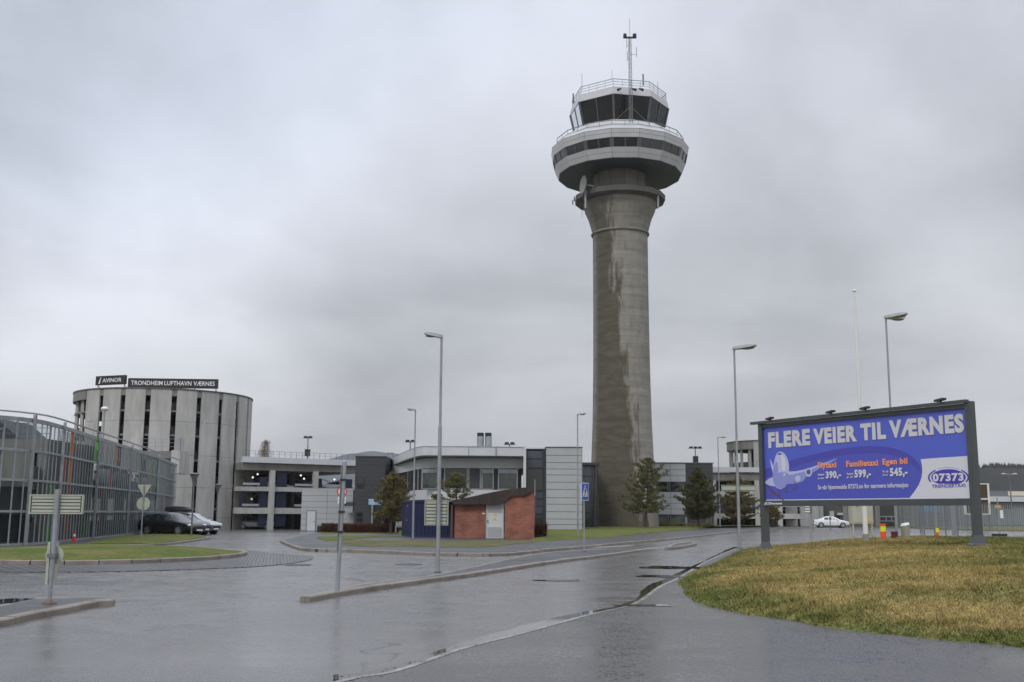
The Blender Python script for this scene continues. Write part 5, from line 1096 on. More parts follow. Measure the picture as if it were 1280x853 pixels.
q = P(131, 512, 90); t_ = thing('round_lamp', 'lamp with a white mushroom head above the steel screen', 'lamp post', (q.x, 90, 3.0)); mb = MB(); mb.tube((q.x, 90, 3), (q.x, 90, q.z), .09, .07); obj('pole', mb, m_galv, t_, True); mb = MB(); mb.sph((q.x, 90, q.z + .05), .32, .32, .2, 14, 6); obj('lamp_head', mb, m_ww, t_, True)
def roof_flood(px, pyb, pyt, Y, n_, lb, boxy=False):
    a = P(px, pyb, Y); b_ = P(px, pyt, Y); t_ = thing('floodlight_mast', lb, 'floodlight', (a.x, Y, a.z), 'floodlight masts on the flat roofs'); mb = MB(); mb.tube((a.x, Y, a.z - .5), (a.x, Y, b_.z), .06); obj('pole', mb, m_galvd, t_)
    for k in range(n_): o = (k - (n_ - 1) / 2) * .55; mb = MB(); mb.box(a.x + o - .2, a.x + o + .2, Y - .25, Y + .15, b_.z - .05, b_.z + .15); obj('floodlight', mb, m_black, t_)
    mb = MB(); mb.bar((a.x - .3 * n_, Y, b_.z - .08), (a.x + .3 * n_, Y, b_.z - .08), .06); obj('crossarm', mb, m_galvd, t_)
    if boxy: mb = MB(); mb.box(a.x - .3, a.x + .3, Y - .3, Y + .3, a.z - .1, a.z + .75); obj('control_box', mb, m_black, t_)
roof_flood(384.3, 569.5, 547, 132, 2, 'floodlight mast with a black box on the left garage roof', True); roof_flood(512.6, 566, 552, 112, 2, 'short floodlight mast at the curved corner of the office roof'); roof_flood(637, 560, 555, 104, 2, 'low double floodlight in the middle of the office roof'); roof_flood(869.5, 578, 560, 134, 3, 'triple floodlight mast on the dark end bay right of the tower', True)
q = P(488, 578, 126); t_ = thing('roof_hatch_frame', 'small open metal frame on the roof left of the office building', 'roof frame', (q.x, 126, q.z)); mb = MB(); a, b_ = X(484, 570, 126), X(491, 570, 126); zt_ = Z(488, 566.5, 126); mb.bar((a, 126, q.z - 1), (a, 126, zt_), .06); mb.bar((b_, 126, q.z - 1), (b_, 126, zt_), .06); mb.bar((a - .1, 126, zt_), (b_ + .1, 126, zt_), .08); obj('frame', mb, m_galvd, t_)
# flagpole
fx = X(1082.5, 678, 44); fz = float(mh(fx, 44)); t_ = thing('flagpole', 'tall tapering white flagpole behind the billboard', 'flagpole', (fx, 44, fz)); zt_ = Z(1071, 366, 44)
mb = MB(); mb.tube((fx, 44, fz), (fx, 44, zt_), 0.10, .045, 14); obj('pole', mb, m_ww, t_, True); mb = MB(); mb.sph((fx, 44, zt_ + .08), .08, .08, .07, 12, 6); obj('finial', mb, m_ww, t_, True)
mb = MB(); mb.tube((fx, 44, fz), (fx, 44, fz + .3), .12, .12, 14); obj('foot', mb, m_galv, t_)

# ------------------------------------------------------------------ road signs
def sign_back(t_, x0, x1, y, z0, z1, rows, name='plate'):
    mb = MB(); mb.box(x0, x1, y - .01, y + .01, z0, z1); pl = obj(name, mb, m_backd, t_)
    h = (z1 - z0) / rows; mb = MB()
    for i in range(rows): mb.box(x0 + .02, x1 - .02, y - .035, y - .012, z0 + h * i + h * .14, z0 + h * (i + 1) - h * .14)
    obj('back_ribs', mb, m_back, pl); mb = MB(); w = .022
    mb.box(x0 - w, x0, y - .04, y + .02, z0, z1); mb.box(x1, x1 + w, y - .04, y + .02, z0, z1); mb.box(x0 - w, x1 + w, y - .04, y + .02, z1, z1 + w); mb.box(x0 - w, x1 + w, y - .04, y + .02, z0 - w, z0); obj('edge_frame', mb, m_back, pl); return pl
Y = 17.9; bx = X(62, 750, Y); s1 = thing('road_sign', 'louvred direction sign back above a round disc on a leaning foreground post', 'road sign', (bx, Y, .086))
ztp = Z(73, 618.5, Y); tp = X(73, 618.5, Y)
mb = MB(); mb.tube((bx, Y, .086), (bx, Y, ztp), .033, n=14); obj('post', mb, m_galv, s1, True)
mb = MB(); mb.tube((bx, Y + .003, .5), (bx, Y + .003, 1.95), .041, n=14); obj('post_sleeve', mb, m_galv, s1, True)
mb = MB(); mb.rings([[Vector((bx + r_ * cos(i * pi / 6), Y + r_ * sin(i * pi / 6), z_)) for i in range(12)] for r_, z_ in ((.12, .086), (.11, .11), (.06, .14), (.043, .15))]); obj('foot', mb, mat('rusty_steel', (.14, .09, .06), .8, .4, 12.0), s1)
sign_back(s1, X(37, 630, Y), X(101, 630, Y), Y + .07, Z(70, 641, Y), Z(70, 620, Y), 5)
c = P(68.2, 694.5, Y + .06); mb = MB(); mb.tube((bx, Y + .06, c.z), (bx, Y + .075, c.z), .148, n=28); obj('round_plate', mb, m_back, s1)
mb = MB(); z0, z1 = Z(62, 731, Y), Z(62, 705, Y); mb.box(bx - .10, bx - .055, Y - .0, Y + .35, z0, z1 + .35); obj('edge_on_plate', mb, m_back, s1)
mb = MB(); mb.box(bx - .07, bx + .07, Y - .07, Y + .055, c.z - .03, c.z + .03); obj('clamp', mb, m_galvd, s1)
# near bare post with edge-on plate
Y = 21.2; bx = X(421.5, 738, Y); s3 = thing('sign_post', 'bare grey sign post with an edge on plate at the tip of the long island', 'sign post', (bx, Y, .088)); zt_ = Z(428.5, 577.5, Y)
mb = MB(); bt_ = X(430.7, 577.5, Y); mb.tube((bx, Y, .085), (bt_, Y, zt_), .042, n=14); mb.sph((bt_, Y, zt_), .044, .044, .03, 10, 4); obj('post', mb, m_galv, s3, True)
mb = MB(); mb.bar((X(422.0, 690, Y), Y, Z(425, 690, Y)), (X(427.6, 583, Y), Y, Z(428, 583, Y)), .025, .1); obj('edge_on_plate', mb, m_galvd, s3)
for py in (665, 640, 600): mb = MB(); z_ = Z(425, py, Y); xk = bx + (bt_ - bx) * (738 - py) / 160.; mb.box(xk - .06, xk + .055, Y - .06, Y + .06, z_ - .02, z_ + .02); obj('clamp', mb, m_black, s3)
# round prohibition sign further back
Y = 63; c = P(427.6, 614.7, Y); s4 = thing('road_sign', 'round white prohibition sign with a red ring behind the bare island post', 'road sign', (c.x, Y, .12))
mb = MB(); mb.tube((c.x, Y + .04, .1), (c.x, Y + .04, c.z + .4), .035); obj('post', mb, m_galv, s4); mb = MB(); mb.tube((c.x, Y, c.z), (c.x, Y - .02, c.z), .3, n=28); pl = obj('disc', mb, m_red, s4); mb = MB(); mb.tube((c.x, Y - .022, c.z), (c.x, Y - .026, c.z), .225, n=28); obj('white_centre', mb, m_ww, pl)
for k in (0, 1): z_ = Z(428, 621.5 + 4.4 * k, Y); mb = MB(); mb.box(c.x - .24, c.x + .24, Y - .03, Y - .01, z_ - .17, z_); sp_ = obj('sub_plate', mb, m_ww, s4)
# give way seen from behind
Y = 56; c = P(176, 676, Y); s2 = thing('road_sign', 'back of a give way triangle above a round disc on a thin post', 'road sign', (c.x, Y, .1)); c0 = P(178.5, 606, Y); c1 = P(177.2, 629.8, Y)
mb = MB(); mb.tube((c.x, Y, .05), (c.x, Y, c0.z - .02), .035); obj('post', mb, m_galv, s2)
mb = MB(); w = .37; z0 = Z(178, 620.5, Y); mb.rings([[Vector((c.x + dx, Y + .05 + dy, z_)) for dx, z_ in ((-w, c0.z), (w, c0.z), (w - .04, c0.z - .07), (.03, z0), (-.03, z0), (-w + .04, c0.z - .07))] for dy in (0, .015)]); obj('triangle_plate', mb, m_back, s2)
mb = MB(); mb.tube((c.x, Y + .05, c1.z), (c.x, Y + .065, c1.z), .345, n=28); obj('round_plate', mb, m_back, s2)
q = G(92.5, 677, .08); q.z = .08; t_ = thing('traffic_cone', 'small red and white traffic cone at the foot of the steel screen', 'traffic cone', q)
mb = MB(); mb.box(q.x - .15, q.x + .15, q.y - .15, q.y + .15, .08, .11); obj('base', mb, m_orange, t_); mb = MB(); mb.tube(q + Vector((0, 0, .03)), q + Vector((0, 0, .5)), .11, .03, 14); c_ = obj('cone', mb, m_red, t_, True); mb = MB(); mb.tube(q + Vector((0, 0, .25)), q + Vector((0, 0, .36)), .074, .055, 14); obj('white_band', mb, m_ww, c_)
# sign back on tall lamp and on the billboard side lamp
Y = 27.6; x0, x1 = X(530, 640, Y), X(560.5, 640, Y); s5 = thing('road_sign', 'square louvred sign back clamped to the tall lamp in the middle', 'road sign', ((x0 + x1) / 2, Y + .12, Z(545, 657, Y))); sign_back(s5, x0 + .03, x1 - .03, Y + .12, Z(545, 655.8, Y), Z(545, 626.3, Y), 7)
mb = MB(); mb.box(X(546, 640, Y) - .03, X(546, 640, Y) + .03, Y + .07, Y + .085, Z(545, 655.8, Y), Z(545, 626.3, Y)); obj('bracket', mb, m_galvd, s5)
Y = 52; x0, x1 = X(903, 610, Y), X(945, 610, Y); s6 = thing('road_sign', 'narrow horizontal sign back clamped to the lamp beside the billboard', 'road sign', ((x0 + x1) / 2, Y + .16, Z(920, 614, Y))); sign_back(s6, x0, x1, Y + .16, Z(920, 613.8, Y), Z(920, 607, Y), 1)
# pedestrian crossing sign
Y = 43.5; c = P(730.3, 690, Y); s7 = thing('road_sign', 'blue and white pedestrian crossing sign on a thin grey post', 'road sign', (c.x, Y, .088)); za, zb2 = Z(730, 626, Y), Z(730, 603.8, Y)
mb = MB(); mb.tube((c.x, Y, .08), (c.x, Y, zb2 + .02), .032); obj('post', mb, m_galv, s7); mb = MB(); mb.tube((c.x, Y, .08), (c.x, Y, .13), .08, n=10); obj('foot', mb, m_galvd, s7)
ang = radians(58); du = Vector((cos(ang), sin(ang), 0)); nn_ = Vector((sin(ang), -cos(ang), 0)); hw_ = .31; H_ = zb2 - za; cc = Vector((c.x, Y, 0)) + nn_ * .05
fn = lambda u, v, n: cc + du * ((u - .5) * 2 * hw_) + Vector((0, 0, za + v * H_)) + nn_ * n
def flatpoly(mb, fn, pts, n0, n1=None):
    k = len(pts); n1 = n1 if n1 is not None else n0 + .003
    mb.rings([[fn(u, v, n0) for u, v in pts], [fn(u, v, n1) for u, v in pts]])
mb = MB(); flatpoly(mb, fn, [(0, 0), (1, 0), (1, 1), (0, 1)], -.02, 0); pl = obj('plate', mb, m_ww, s7)
mb = MB(); flatpoly(mb, fn, [(.05, .04), (.95, .04), (.95, .96), (.05, .96)], .001, .005); pl2 = obj('blue_face', mb, m_blue, s7)
mb = MB(); flatpoly(mb, fn, [(.10, .22), (.90, .22), (.5, .90)], .006, .009); obj('white_triangle', mb, m_ww, pl2)
mb = MB()
for pts in ([(.45, .70), (.55, .70), (.55, .78), (.45, .78)], [(.44, .45), (.56, .45), (.55, .69), (.45, .69)], [(.44, .46), (.50, .46), (.42, .24), (.35, .24)], [(.50, .46), (.56, .46), (.66, .24), (.59, .24)], [(.36, .50), (.40, .48), (.47, .64), (.44, .67)], [(.60, .48), (.64, .50), (.56, .67), (.53, .64)], [(.14, .24), (.24, .24), (.26, .30), (.18, .30)], [(.76, .24), (.86, .24), (.82, .30), (.74, .30)]): flatpoly(mb, fn, pts, .010, .012)
obj('walking_figure', mb, m_black, pl2)
# thin post and notice, small signs by the hall
Y = 56; c = P(1014.5, 679, Y); s8 = thing('road_sign', 'thin post with a small white text plate seen under the left half of the billboard', 'road sign', (c.x, Y, 0)); mb = MB(); mb.tube((c.x, Y, -.02), (c.x, Y, 3.0), .04); obj('post', mb, m_galv, s8)
mb = MB(); x0, x1 = X(1005, 636, Y), X(1012.3, 636, Y); za, zb2 = Z(1008, 642, Y), Z(1008, 629, Y); mb.box(x0, x1 + .1, Y - .06, Y - .04, za, zb2); pl = obj('plate', mb, m_galvd, s8); mb = MB()
for k in range(4): z_ = za + .06 + (zb2 - za) * k / 4; mb.box(x0 + .02, x1 - .02, Y - .064, Y - .061, z_, z_ + .07)
obj('text_rows', mb, m_ww, pl)
Y = 118; c = P(1038, 659, Y); s9 = thing('road_sign', 'pair of small pale sign backs in front of the white saloon car', 'road sign', (c.x, Y, 0)); mb = MB(); mb.tube((c.x, Y, 0), (c.x, Y, Z(1038, 639, Y)), .05); obj('post', mb, m_galvd, s9)
for p0, p1 in ((1037, 1039.3), (1039.8, 1042)): mb = MB(); mb.box(X(p0, 640, Y), X(p1, 640, Y), Y - .08, Y - .05, Z(1038, 646, Y), Z(1038, 639, Y)); obj('plate', mb, m_back, s9)
mb = MB(); mb.box(X(1039, 650, Y), X(1044, 650, Y), Y - .08, Y - .05, Z(1038, 650, Y), Z(1038, 647, Y)); obj('plate', mb, m_ww, s9)

# ------------------------------------------------------------------ container, brick hut
Yc = 67; x0, x1 = X(514.5, 640, Yc), X(560, 640, Yc); ztc = Z(530, 625.5, Yc); xl = X(504, 640, Yc + 5.6)
T = frame((x0, Yc, .1), 0)
con = thing('shipping_container', 'navy blue corrugated steel container beside the brick hut', 'container', ((x0 + x1) / 2, Yc, .1))
h_ = ztc - .1; dxl = X(504, 640, Yc + 4) - x0
def cor(mb, A, B, z0, z1, n, dep, nrm):
    pts = []
    for i in range(n):
        for f, o in ((.0, 0), (.35, 0), (.5, dep), (.85, dep)): pts.append(A.lerp(B, (i + f) / n) - nrm * o)
    pts.append(B); mb.rings([[p + Vector((0, 0, z0)) for p in pts], [p + Vector((0, 0, z1)) for p in pts]], cap=False, close=False)
A = Vector((x0, Yc, 0)); B = Vector((x1 + .6, Yc + .2, 0)); Cc = Vector((x0 + dxl, Yc + 4, 0))
mb = MB(); cor(mb, A, B, .22, ztc - .1, 12, .05, Vector((0, -1, 0))); obj('front_wall', mb, m_cont, con)
n_ = Vector((-(Cc - A).y, (Cc - A).x, 0)).normalized(); mb = MB(); cor(mb, Cc, A, .22, ztc - .1, 14, .05, n_); obj('side_wall', mb, m_cont, con)
mb = MB()
for p in (A, B, Cc): mb.bar(p + Vector((0, 0, .1)), p + Vector((0, 0, ztc)), .14)
for z_ in (.16, ztc - .05): mb.bar(A + Vector((0, 0, z_)), B + Vector((0, 0, z_)), .12); mb.bar(A + Vector((0, 0, z_)), Cc + Vector((0, 0, z_)), .12)
obj('corner_frame', mb, m_cont, con)
D_ = B + (Cc - A); mb = MB(); mb.prism([(p.x, p.y) for p in (A, B, D_, Cc)], ztc - .04, ztc + .01); obj('roof', mb, m_cont, con)
mb = MB(); mb.prism([(p.x, p.y) for p in (A + Vector((.1, .1, 0)), B + Vector((-.1, .1, 0)), D_, Cc + Vector((.1, 0, 0)))], .15, .24); obj('floor', mb, m_cont, con)
for f, z_ in ((.35, 2.0), (.4, 1.1)): q = A.lerp(Cc, f) + n_ * .02; mb = MB(); mb.box(q.x - .08, q.x - .02, q.y - .12, q.y + .12, z_, z_ + .07); obj('lock_plate', mb, m_galv, con)

Yh1 = 65; bx0, bx1 = X(566, 640, Yh1), X(667, 640, Yh1); hut = thing('brick_hut', 'small red brick substation hut with a grey door and curved brown roof edge', 'hut', ((bx0 + bx1) / 2, Yh1, .1))
xd0, xd1 = X(607.5, 640, Yh1), X(630, 640, Yh1); xm = X(631.2, 640, Yh1)
zL = Z(580, 631.5, Yh1); zR = Z(650, 620, Yh1); zRR = Z(665, 613, Yh1)
mb = MB(); xq = X(568.5, 640, Yh1); mb.prism([(xq, Yh1), (xd0, Yh1), (xd0, Yh1 + .9), (xd1, Yh1 + .9), (xd1, Yh1 + 5), (xq + .05, Yh1 + 5)], -.1, zL); obj('left_wall', mb, m_brick, hut)
xr1 = X(660.5, 640, Yh1); mb = MB(); mb.prism([(xm, Yh1 - .25), (bx1, Yh1 - .25), (bx1 + .2, Yh1 + 5), (xm, Yh1 + 5)], -.1, zR); mb.box(xr1, bx1 - .003, Yh1 - .247, Yh1 + 1, zR - .05, zRR); obj('right_wall', mb, m_brick, hut)
mb = MB(); mb.box(xd0 - .03, xm + .03, Yh1 - .02, Yh1 + .12, -.02, .1); obj('threshold', mb, m_conc2, hut)
mb = MB(); mb.box(xq - .24, xq - .12, Yh1 - .02, Yh1 + .12, 0, zL); obj('downpipe', mb, mat('brown_pipe', (.10, .05, .035), .5), hut)
# curved fascia, higher to the right
prof = [(566, 631, 625.5), (585, 631, 622), (605, 631, 617.5), (625, 620.5, 613.6), (640, 620, 611.3), (655, 620, 609.6), (667.5, 613.2, 609.2)]
Yf = Yh1 - .4; A = [P(px, b_, Yf) for px, b_, t2 in prof]; B = [P(px, t2, Yf) for px, b_, t2 in prof]
A[3] = Vector((A[3].x, Yf, A[2].z)); 
mb = MB(); rg = []
for a_, b_ in zip(A, B): rg.append([Vector((a_.x, Yf, a_.z)), Vector((a_.x, Yf + 5.6, a_.z)), Vector((a_.x, Yf + 5.6, b_.z)), Vector((a_.x, Yf, b_.z))])
mb.rings(rg); obj('roof', mb, m_bitum, hut)
mb = MB(); l0 = P(556, 626, Yh1 + 1); l1 = P(567, 625.3, Yh1 + 1); mb.box(l0.x - .2, l1.x + .1, Yh1, Yh1 + 4, l0.z - .08, l0.z + .02); obj('porch_roof', mb, m_galvd, hut)
mb = MB(); mb.box(X(560, 650, Yh1 + 2.5), xq - .3, Yh1 + 2.5, Yh1 + 2.7, 0, 2.2); obj('passage_shade_panel', mb, m_dark, hut)  # dark panel whose colour stands for the shade in the gap
m_door = mat('pale_grey_door', (.56, .57, .56), .5, .06, 2.0)
zd = Z(620, 627.3, Yh1); mb = MB(); mb.box(xd0 + .06, xd1 - .06, Yh1 - .06, Yh1 - .01, .12, zd - .05); dr = obj('door', mb, m_door, hut)
mb = MB(); mb.box(xd0, xd0 + .06, Yh1 - .1, Yh1 + .02, .1, zd); mb.box(xd1 - .06, xd1, Yh1 - .1, Yh1 + .02, .1, zd); mb.box(xd0 + .06, xd1 - .06, Yh1 - .1, Yh1 + .02, zd - .05, zd); obj('door_frame', mb, m_panel, dr)
for za, zb2 in ((.2, .8), (zd - .65, zd - .12)):
    mb = MB(); n = int((zb2 - za) / .06)
    for i in range(n): mb.box(xd0 + .12, xd1 - .12, Yh1 - .08, Yh1 - .063, za + i * .06, za + i * .06 + .035)
    obj('louvre', mb, m_panel, dr)
mb = MB(); mb.box(xd0 + .1, xd0 + .14, Yh1 - .12, Yh1 - .06, 1.05, 1.2); obj('handle', mb, m_black, dr)
m_yel = mat('yellow_notice', (.75, .42, .04), .5)
for zc_, w_ in ((1.52, .12), (1.27, .08)):
    xc_ = (xd0 + xd1) / 2; mb = MB()
    if w_ == .12: mb.box(xc_ - w_, xc_ + w_, Yh1 - .07, Yh1 - .062, zc_ - .025, zc_ + .025)
    else: mb.rings([[Vector((xc_ + dx, Yh1 - y_, zc_ + dz)) for dx, dz in ((-.1, -.08), (.1, -.08), (0, .1))] for y_ in (.062, .07)])
    obj('warning_label', mb, m_yel, dr)
mb = MB(); q = X(604.5, 641, Yh1); mb.box(q - .09, q + .09, Yh1 - .03, Yh1 - .002, 1.55, 1.62); obj('small_plate', mb, m_ww, hut)

# ------------------------------------------------------------------ vegetation
def leafmat(name, c1, c2):
    m = mat(name, c1, .7, 0, 1.7, col2=c2, spec=.2); return m
m_pine = leafmat('pine_needles', (.07, .082, .028), (.17, .155, .06)); m_pined = leafmat('dark_pine_needles', (.055, .065, .026), (.12, .11, .045)); m_pineb = leafmat('brownish_pine_needles', (.085, .08, .028), (.20, .155, .065))
def pine(px, py, pyt, wpx, Y, label, mt, clear=.2, dens=1.0, seed=0, lean=0.0, shape=.75, z0=None, group='pines round the airport buildings'):
    R_ = np.random.RandomState(seed); x = X(px, py, Y); z0 = gz(x, Y) + .1 if z0 is None else z0; zt_ = Z(px, pyt, Y); H = zt_ - z0; W_ = wpx / F * Y / 2
    t_ = thing('pine_tree', label, 'tree', (x, Y, z0), group)
    tr_ = MB(); mid = Vector((x + lean * .5 + R_.uniform(-.1, .1), Y, z0 + H * .5)); top = Vector((x + lean, Y, zt_ - .1)); ax_ = catmull([(x, Y, z0), (x + lean * .15, Y, z0 + H * .2), mid, top], 5)
    for i in range(len(ax_) - 1): tr_.tube(ax_[i], ax_[i + 1], .022 * H * (1 - i / len(ax_)) + .02, .022 * H * (1 - (i + 1) / len(ax_)) + .02, 8, cap=False)
    br_ = MB(); tips = []
    nw = int(H * 2.1 * dens ** .5)
    for w in range(nw):
        f = clear + (1 - clear) * (w + .5) / nw
        rad = W_ * (sin(pi * min(1, ((1 - f) / (1 - clear)) ** shape * .62 + .0)) ** .9) * 1.02
        nb_ = R_.randint(4, 7); a0_ = R_.uniform(0, 6.28)
        c_ = ax_[min(len(ax_) - 1, int(f * (len(ax_) - 1)))].copy(); c_.z = z0 + f * H
        for b2 in range(nb_):
            a_ = a0_ + b2 * 2 * pi / nb_ + R_.uniform(-.4, .4); l = rad * R_.uniform(.55, 1.2)
            if R_.rand() < .12: l *= .5
            d = Vector((cos(a_), sin(a_), 0)); up = R_.uniform(.05, .35) * l; sag = -.18 * l * (1 - f)
            p0 = c_; p1 = c_ + d * l * .5 + Vector((0, 0, sag)); p2 = c_ + d * l + Vector((0, 0, up * (.4 + f)))
            br_.tube(p0, p1, .02 + .008 * H * (1 - f), .018, 5, cap=False); br_.tube(p1, p2, .018, .008, 4, cap=False)
            ns = max(3, int(l * 5.5 * dens))
            for s_ in range(ns):
                q = .22 + .78 * (s_ + R_.rand()) / ns; pt = (p0 * (1 - q) ** 2 + p1 * 2 * q * (1 - q) + p2 * q * q)
                for _ in range(2):
                    o = Vector((R_.normal(), R_.normal(), R_.normal() * .6)) * (.07 * l * (1 - .5 * q) + .04); tips.append((pt + o, d))
    for _ in range(6): tips.append((top + Vector((R_.normal() * .1, R_.normal() * .1, -R_.rand() * .5)), Vector((0, 0, 1))))
    tips_p = np.array([tuple(p) for p, d in tips]); tips_d = np.array([tuple(d) for p, d in tips]); m_ = 13; n = len(tips) * m_
    c = np.repeat(tips_p, m_, 0) + R_.normal(size=(n, 3)) * .05; dr_ = np.repeat(tips_d, m_, 0) * .5 + R_.normal(size=(n, 3)) * .75 + np.array([0, 0, .55]); dr_ /= np.linalg.norm(dr_, axis=1)[:, None]
    L_ = (.13 + .13 * R_.rand(n))[:, None]; sd_ = np.cross(dr_, R_.normal(size=(n, 3))); sd_ /= np.linalg.norm(sd_, axis=1)[:, None]; w_ = (.010 + .012 * R_.rand(n))[:, None] * (1 + Y / 160)
    tri = np.stack([c - sd_ * w_, c + sd_ * w_, c + dr_ * L_], 1)
    obj('trunk', tr_, m_bark, t_, True); obj('limbs', br_, m_bark, t_, True); trimesh('crown', tri, mt, t_)
    return t_
pine(488, 668, 591, 52, 82, 'broad pine in front of the dark stair tower, above the brown hedge', m_pineb, .22, 1.3, 1, .15, .8)
pine(495, 668, 600, 40, 84.5, 'smaller pine touching the blue container from behind', m_pine, .2, 1.2, 8, -.1, .8)
pine(570, 668, 592, 50, 84, 'pine showing only its top above the container and brick hut', m_pine, .2, 1.0, 3, 0, .7)
pine(807, 660.5, 573, 60, 110, 'open ragged pine standing in front of the tower base', m_pine, .22, 1.0, 4, .35, .75, z0=.3)
pine(873.5, 660, 585, 52, 118, 'dense dark pine before the dark end bay right of the tower', m_pined, .14, 2.0, 5, .1, .95, z0=.3)
pine(924, 658, 596, 48, 130, 'brownish pine behind the lamp beside the billboard', m_pineb, .14, 1.6, 6, 0, .95, z0=.1)
pine(966, 657, 628, 28, 128, 'small brownish pine seen below the left corner of the billboard', m_pineb, .3, 1.4, 7, 0, .9, z0=.1)
pine(545, 665, 618, 16, 78, 'tiny pine tip between the container and the louvred sign', m_pine, .3, 1.0, 9, 0, .7)
def shrub(name, label, cat, box_, n_, mt, L=.2, w=.02, seed=1, upw=.6, grp=None, twig=True):
    x0, x1, y0, y1, z0, z1 = box_; R_ = np.random.RandomState(seed); t_ = thing(name, label, cat, ((x0 + x1) / 2, (y0 + y1) / 2, z0), grp)
    c = np.stack([R_.uniform(x0, x1, n_), R_.uniform(y0, y1, n_), z0 + (z1 - z0) * (R_.rand(n_) ** .8)], 1)
    hgt = (c[:, 2] - z0) / (z1 - z0); c[:, 2] -= np.clip(vnoise(c[:, 0], c[:, 1], .5, 3) + .2, 0, 1) * .18 * (z1 - z0) * hgt
    d = R_.normal(size=(n_, 3)) * .6 + np.array([0, 0, upw]); d /= np.linalg.norm(d, axis=1)[:, None]; s_ = np.cross(d, R_.normal(size=(n_, 3))); s_ /= np.linalg.norm(s_, axis=1)[:, None]
    tri = np.stack([c - s_ * w, c + s_ * w, c + d * (L * (.6 + .8 * R_.rand(n_)))[:, None]], 1); trimesh('foliage', tri, mt, t_)
    mb = MB()
    for i in range(max(4, int((x1 - x0) * 4))): q = Vector((R_.uniform(x0, x1), R_.uniform(y0, y1), z0 - .1)); mb.tube(q, q + Vector((R_.normal() * .15, R_.normal() * .1, (z1 - z0) * .8)), .015, .006, 4, cap=False)
    obj('twigs', mb, m_bark, t_); return t_
m_hedge = leafmat('brown_hedge_leaves', (.055, .028, .018), (.13, .055, .035)); Y = 84
shrub('hedge', 'long clipped reddish brown hedge left of the blue container', 'hedge', (X(401, 660, Y), X(497, 660, Y), Y, Y + 1.1, .05, Z(440, 655.5, Y)), 26000, m_hedge, .16, .014, 2)
shrub('shrub', 'leafless brown shrub at the right corner of the brick hut', 'shrub', (X(668, 660, 68), X(683, 660, 68), 67.5, 68.4, .1, Z(675, 657, 68)), 1800, m_hedge, .3, .01, 3, 1.0)
shrub('shrub', 'low yellow green ground shrub row before the annex windows', 'shrub', (X(822, 660, 124), X(857, 660, 124), 124, 126, .1, Z(840, 655, 124)), 6000, m_pineb, .25, .03, 4)
shrub('shrub', 'low olive shrub row under the dense dark pine', 'shrub', (X(860, 660, 126), X(893, 660, 126), 126, 128, .1, Z(880, 656.5, 126)), 5000, m_pineb, .25, .03, 5)
t_ = thing('bare_tree', 'pale feathery treetop rising behind the left parking garage roof', 'tree', (X(325, 640, 175), 175, -.5)); R_ = np.random.RandomState(3); mb = MB(); x = X(325, 640, 175); zt_ = Z(327, 553, 175)
mb.tube((x, 175, -.5), (x + .3, 175, zt_ - .5), .2, .03, 7); obj('trunk', mb, m_bark, t_); mb = MB(); n = 1500; f = R_.rand(n); c = np.stack([x + .5 * f + R_.normal(size=n) * (.25 + .75 * (1 - f)), 175 + R_.normal(size=n) * .6, zt_ - 6 + 6 * f], 1); d = R_.normal(size=(n, 3)) * .4 + np.array([.2, 0, 1.]); d /= np.linalg.norm(d, axis=1)[:, None]; s_ = np.cross(d, R_.normal(size=(n, 3))); s_ /= np.linalg.norm(s_, axis=1)[:, None]
trimesh('crown', np.stack([c - s_ * .03, c + s_ * .03, c + d * .6], 1), leafmat('pale_twigs', (.16, .12, .09), (.24, .19, .14)), t_)
Y = 82; q = P(399, 671, Y); t_ = thing('litter_bin', 'dark green slim litter bin at the left end of the brown hedge', 'litter bin', (q.x, Y, .1)); zt_ = Z(399, 657, Y)
mb = MB(); mb.tube((q.x, Y, .1), (q.x, Y, zt_ - .1), .17, .19, 14); obj('body', mb, mat('dark_green_enamel', (.015, .03, .025), .4), t_, True); mb = MB(); mb.tube((q.x, Y, zt_ - .1), (q.x, Y, zt_), .21, .15, 14); obj('lid', mb, m_black, t_, True)
Y = 83; q = P(498.5, 667, Y); t_ = thing('garden_bench', 'small white bench between the hedge end and the container', 'bench', (q.x, Y, .1)); mb = MB(); mb.box(q.x - .3, q.x + .3, Y, Y + .4, .5, .56); obj('seat', mb, m_ww, t_); mb = MB(); mb.box(q.x - .3, q.x + .3, Y + .38, Y + .42, .6, .95); obj('backrest', mb, m_ww, t_)
for dx in (-.26, .26):
    for dy in (.03, .38): mb = MB(); mb.bar((q.x + dx, Y + dy, .1), (q.x + dx, Y + dy, .5 if dy < .1 else .9), .05); obj('leg', mb, m_ww, t_)

# ------------------------------------------------------------------ billboard
YL = 42.0
zbL, ztL = Z(957, 627, YL), Z(954, 535, YL)
best = min(np.arange(30, 40, .02), key=lambda y: abs(Z(1216.5, 622, y) - zbL) + abs(Z(1207, 510, y) - ztL)); YR = float(best)
PL = P(955.5, 580, YL); PR = P(1212, 566, YR); PL.z = PR.z = 0; zb_, zt_ = (zbL + Z(1216.5, 622, YR)) / 2, (ztL + Z(1207, 510, YR)) / 2
du = (PR - PL).normalized(); BL_ = (PR - PL).length; nn_ = Vector((du.y, -du.x, 0)); BH = zt_ - zb_
print('billboard', YR, BL_, BH, zb_, zt_)
bfn = lambda u, v, n: PL + du * u + Vector((0, 0, zb_ + v)) + nn_ * n
def bb(px, py):                      # photograph pixel -> position on the billboard's face
    d = fw + cr * ((px - 640) / F) + cu * ((426.5 - py) / F); k = (PL - EYE).dot(nn_) / d.dot(nn_); p = EYE + d * k
    return ((p - PL).dot(du), p.z - zb_)
bill = thing('billboard', 'large blue and white taxi advertising billboard on two grey posts on the mound', 'billboard', (PL.x + du.x * BL_ / 2, PL.y + du.y * BL_ / 2, .5))
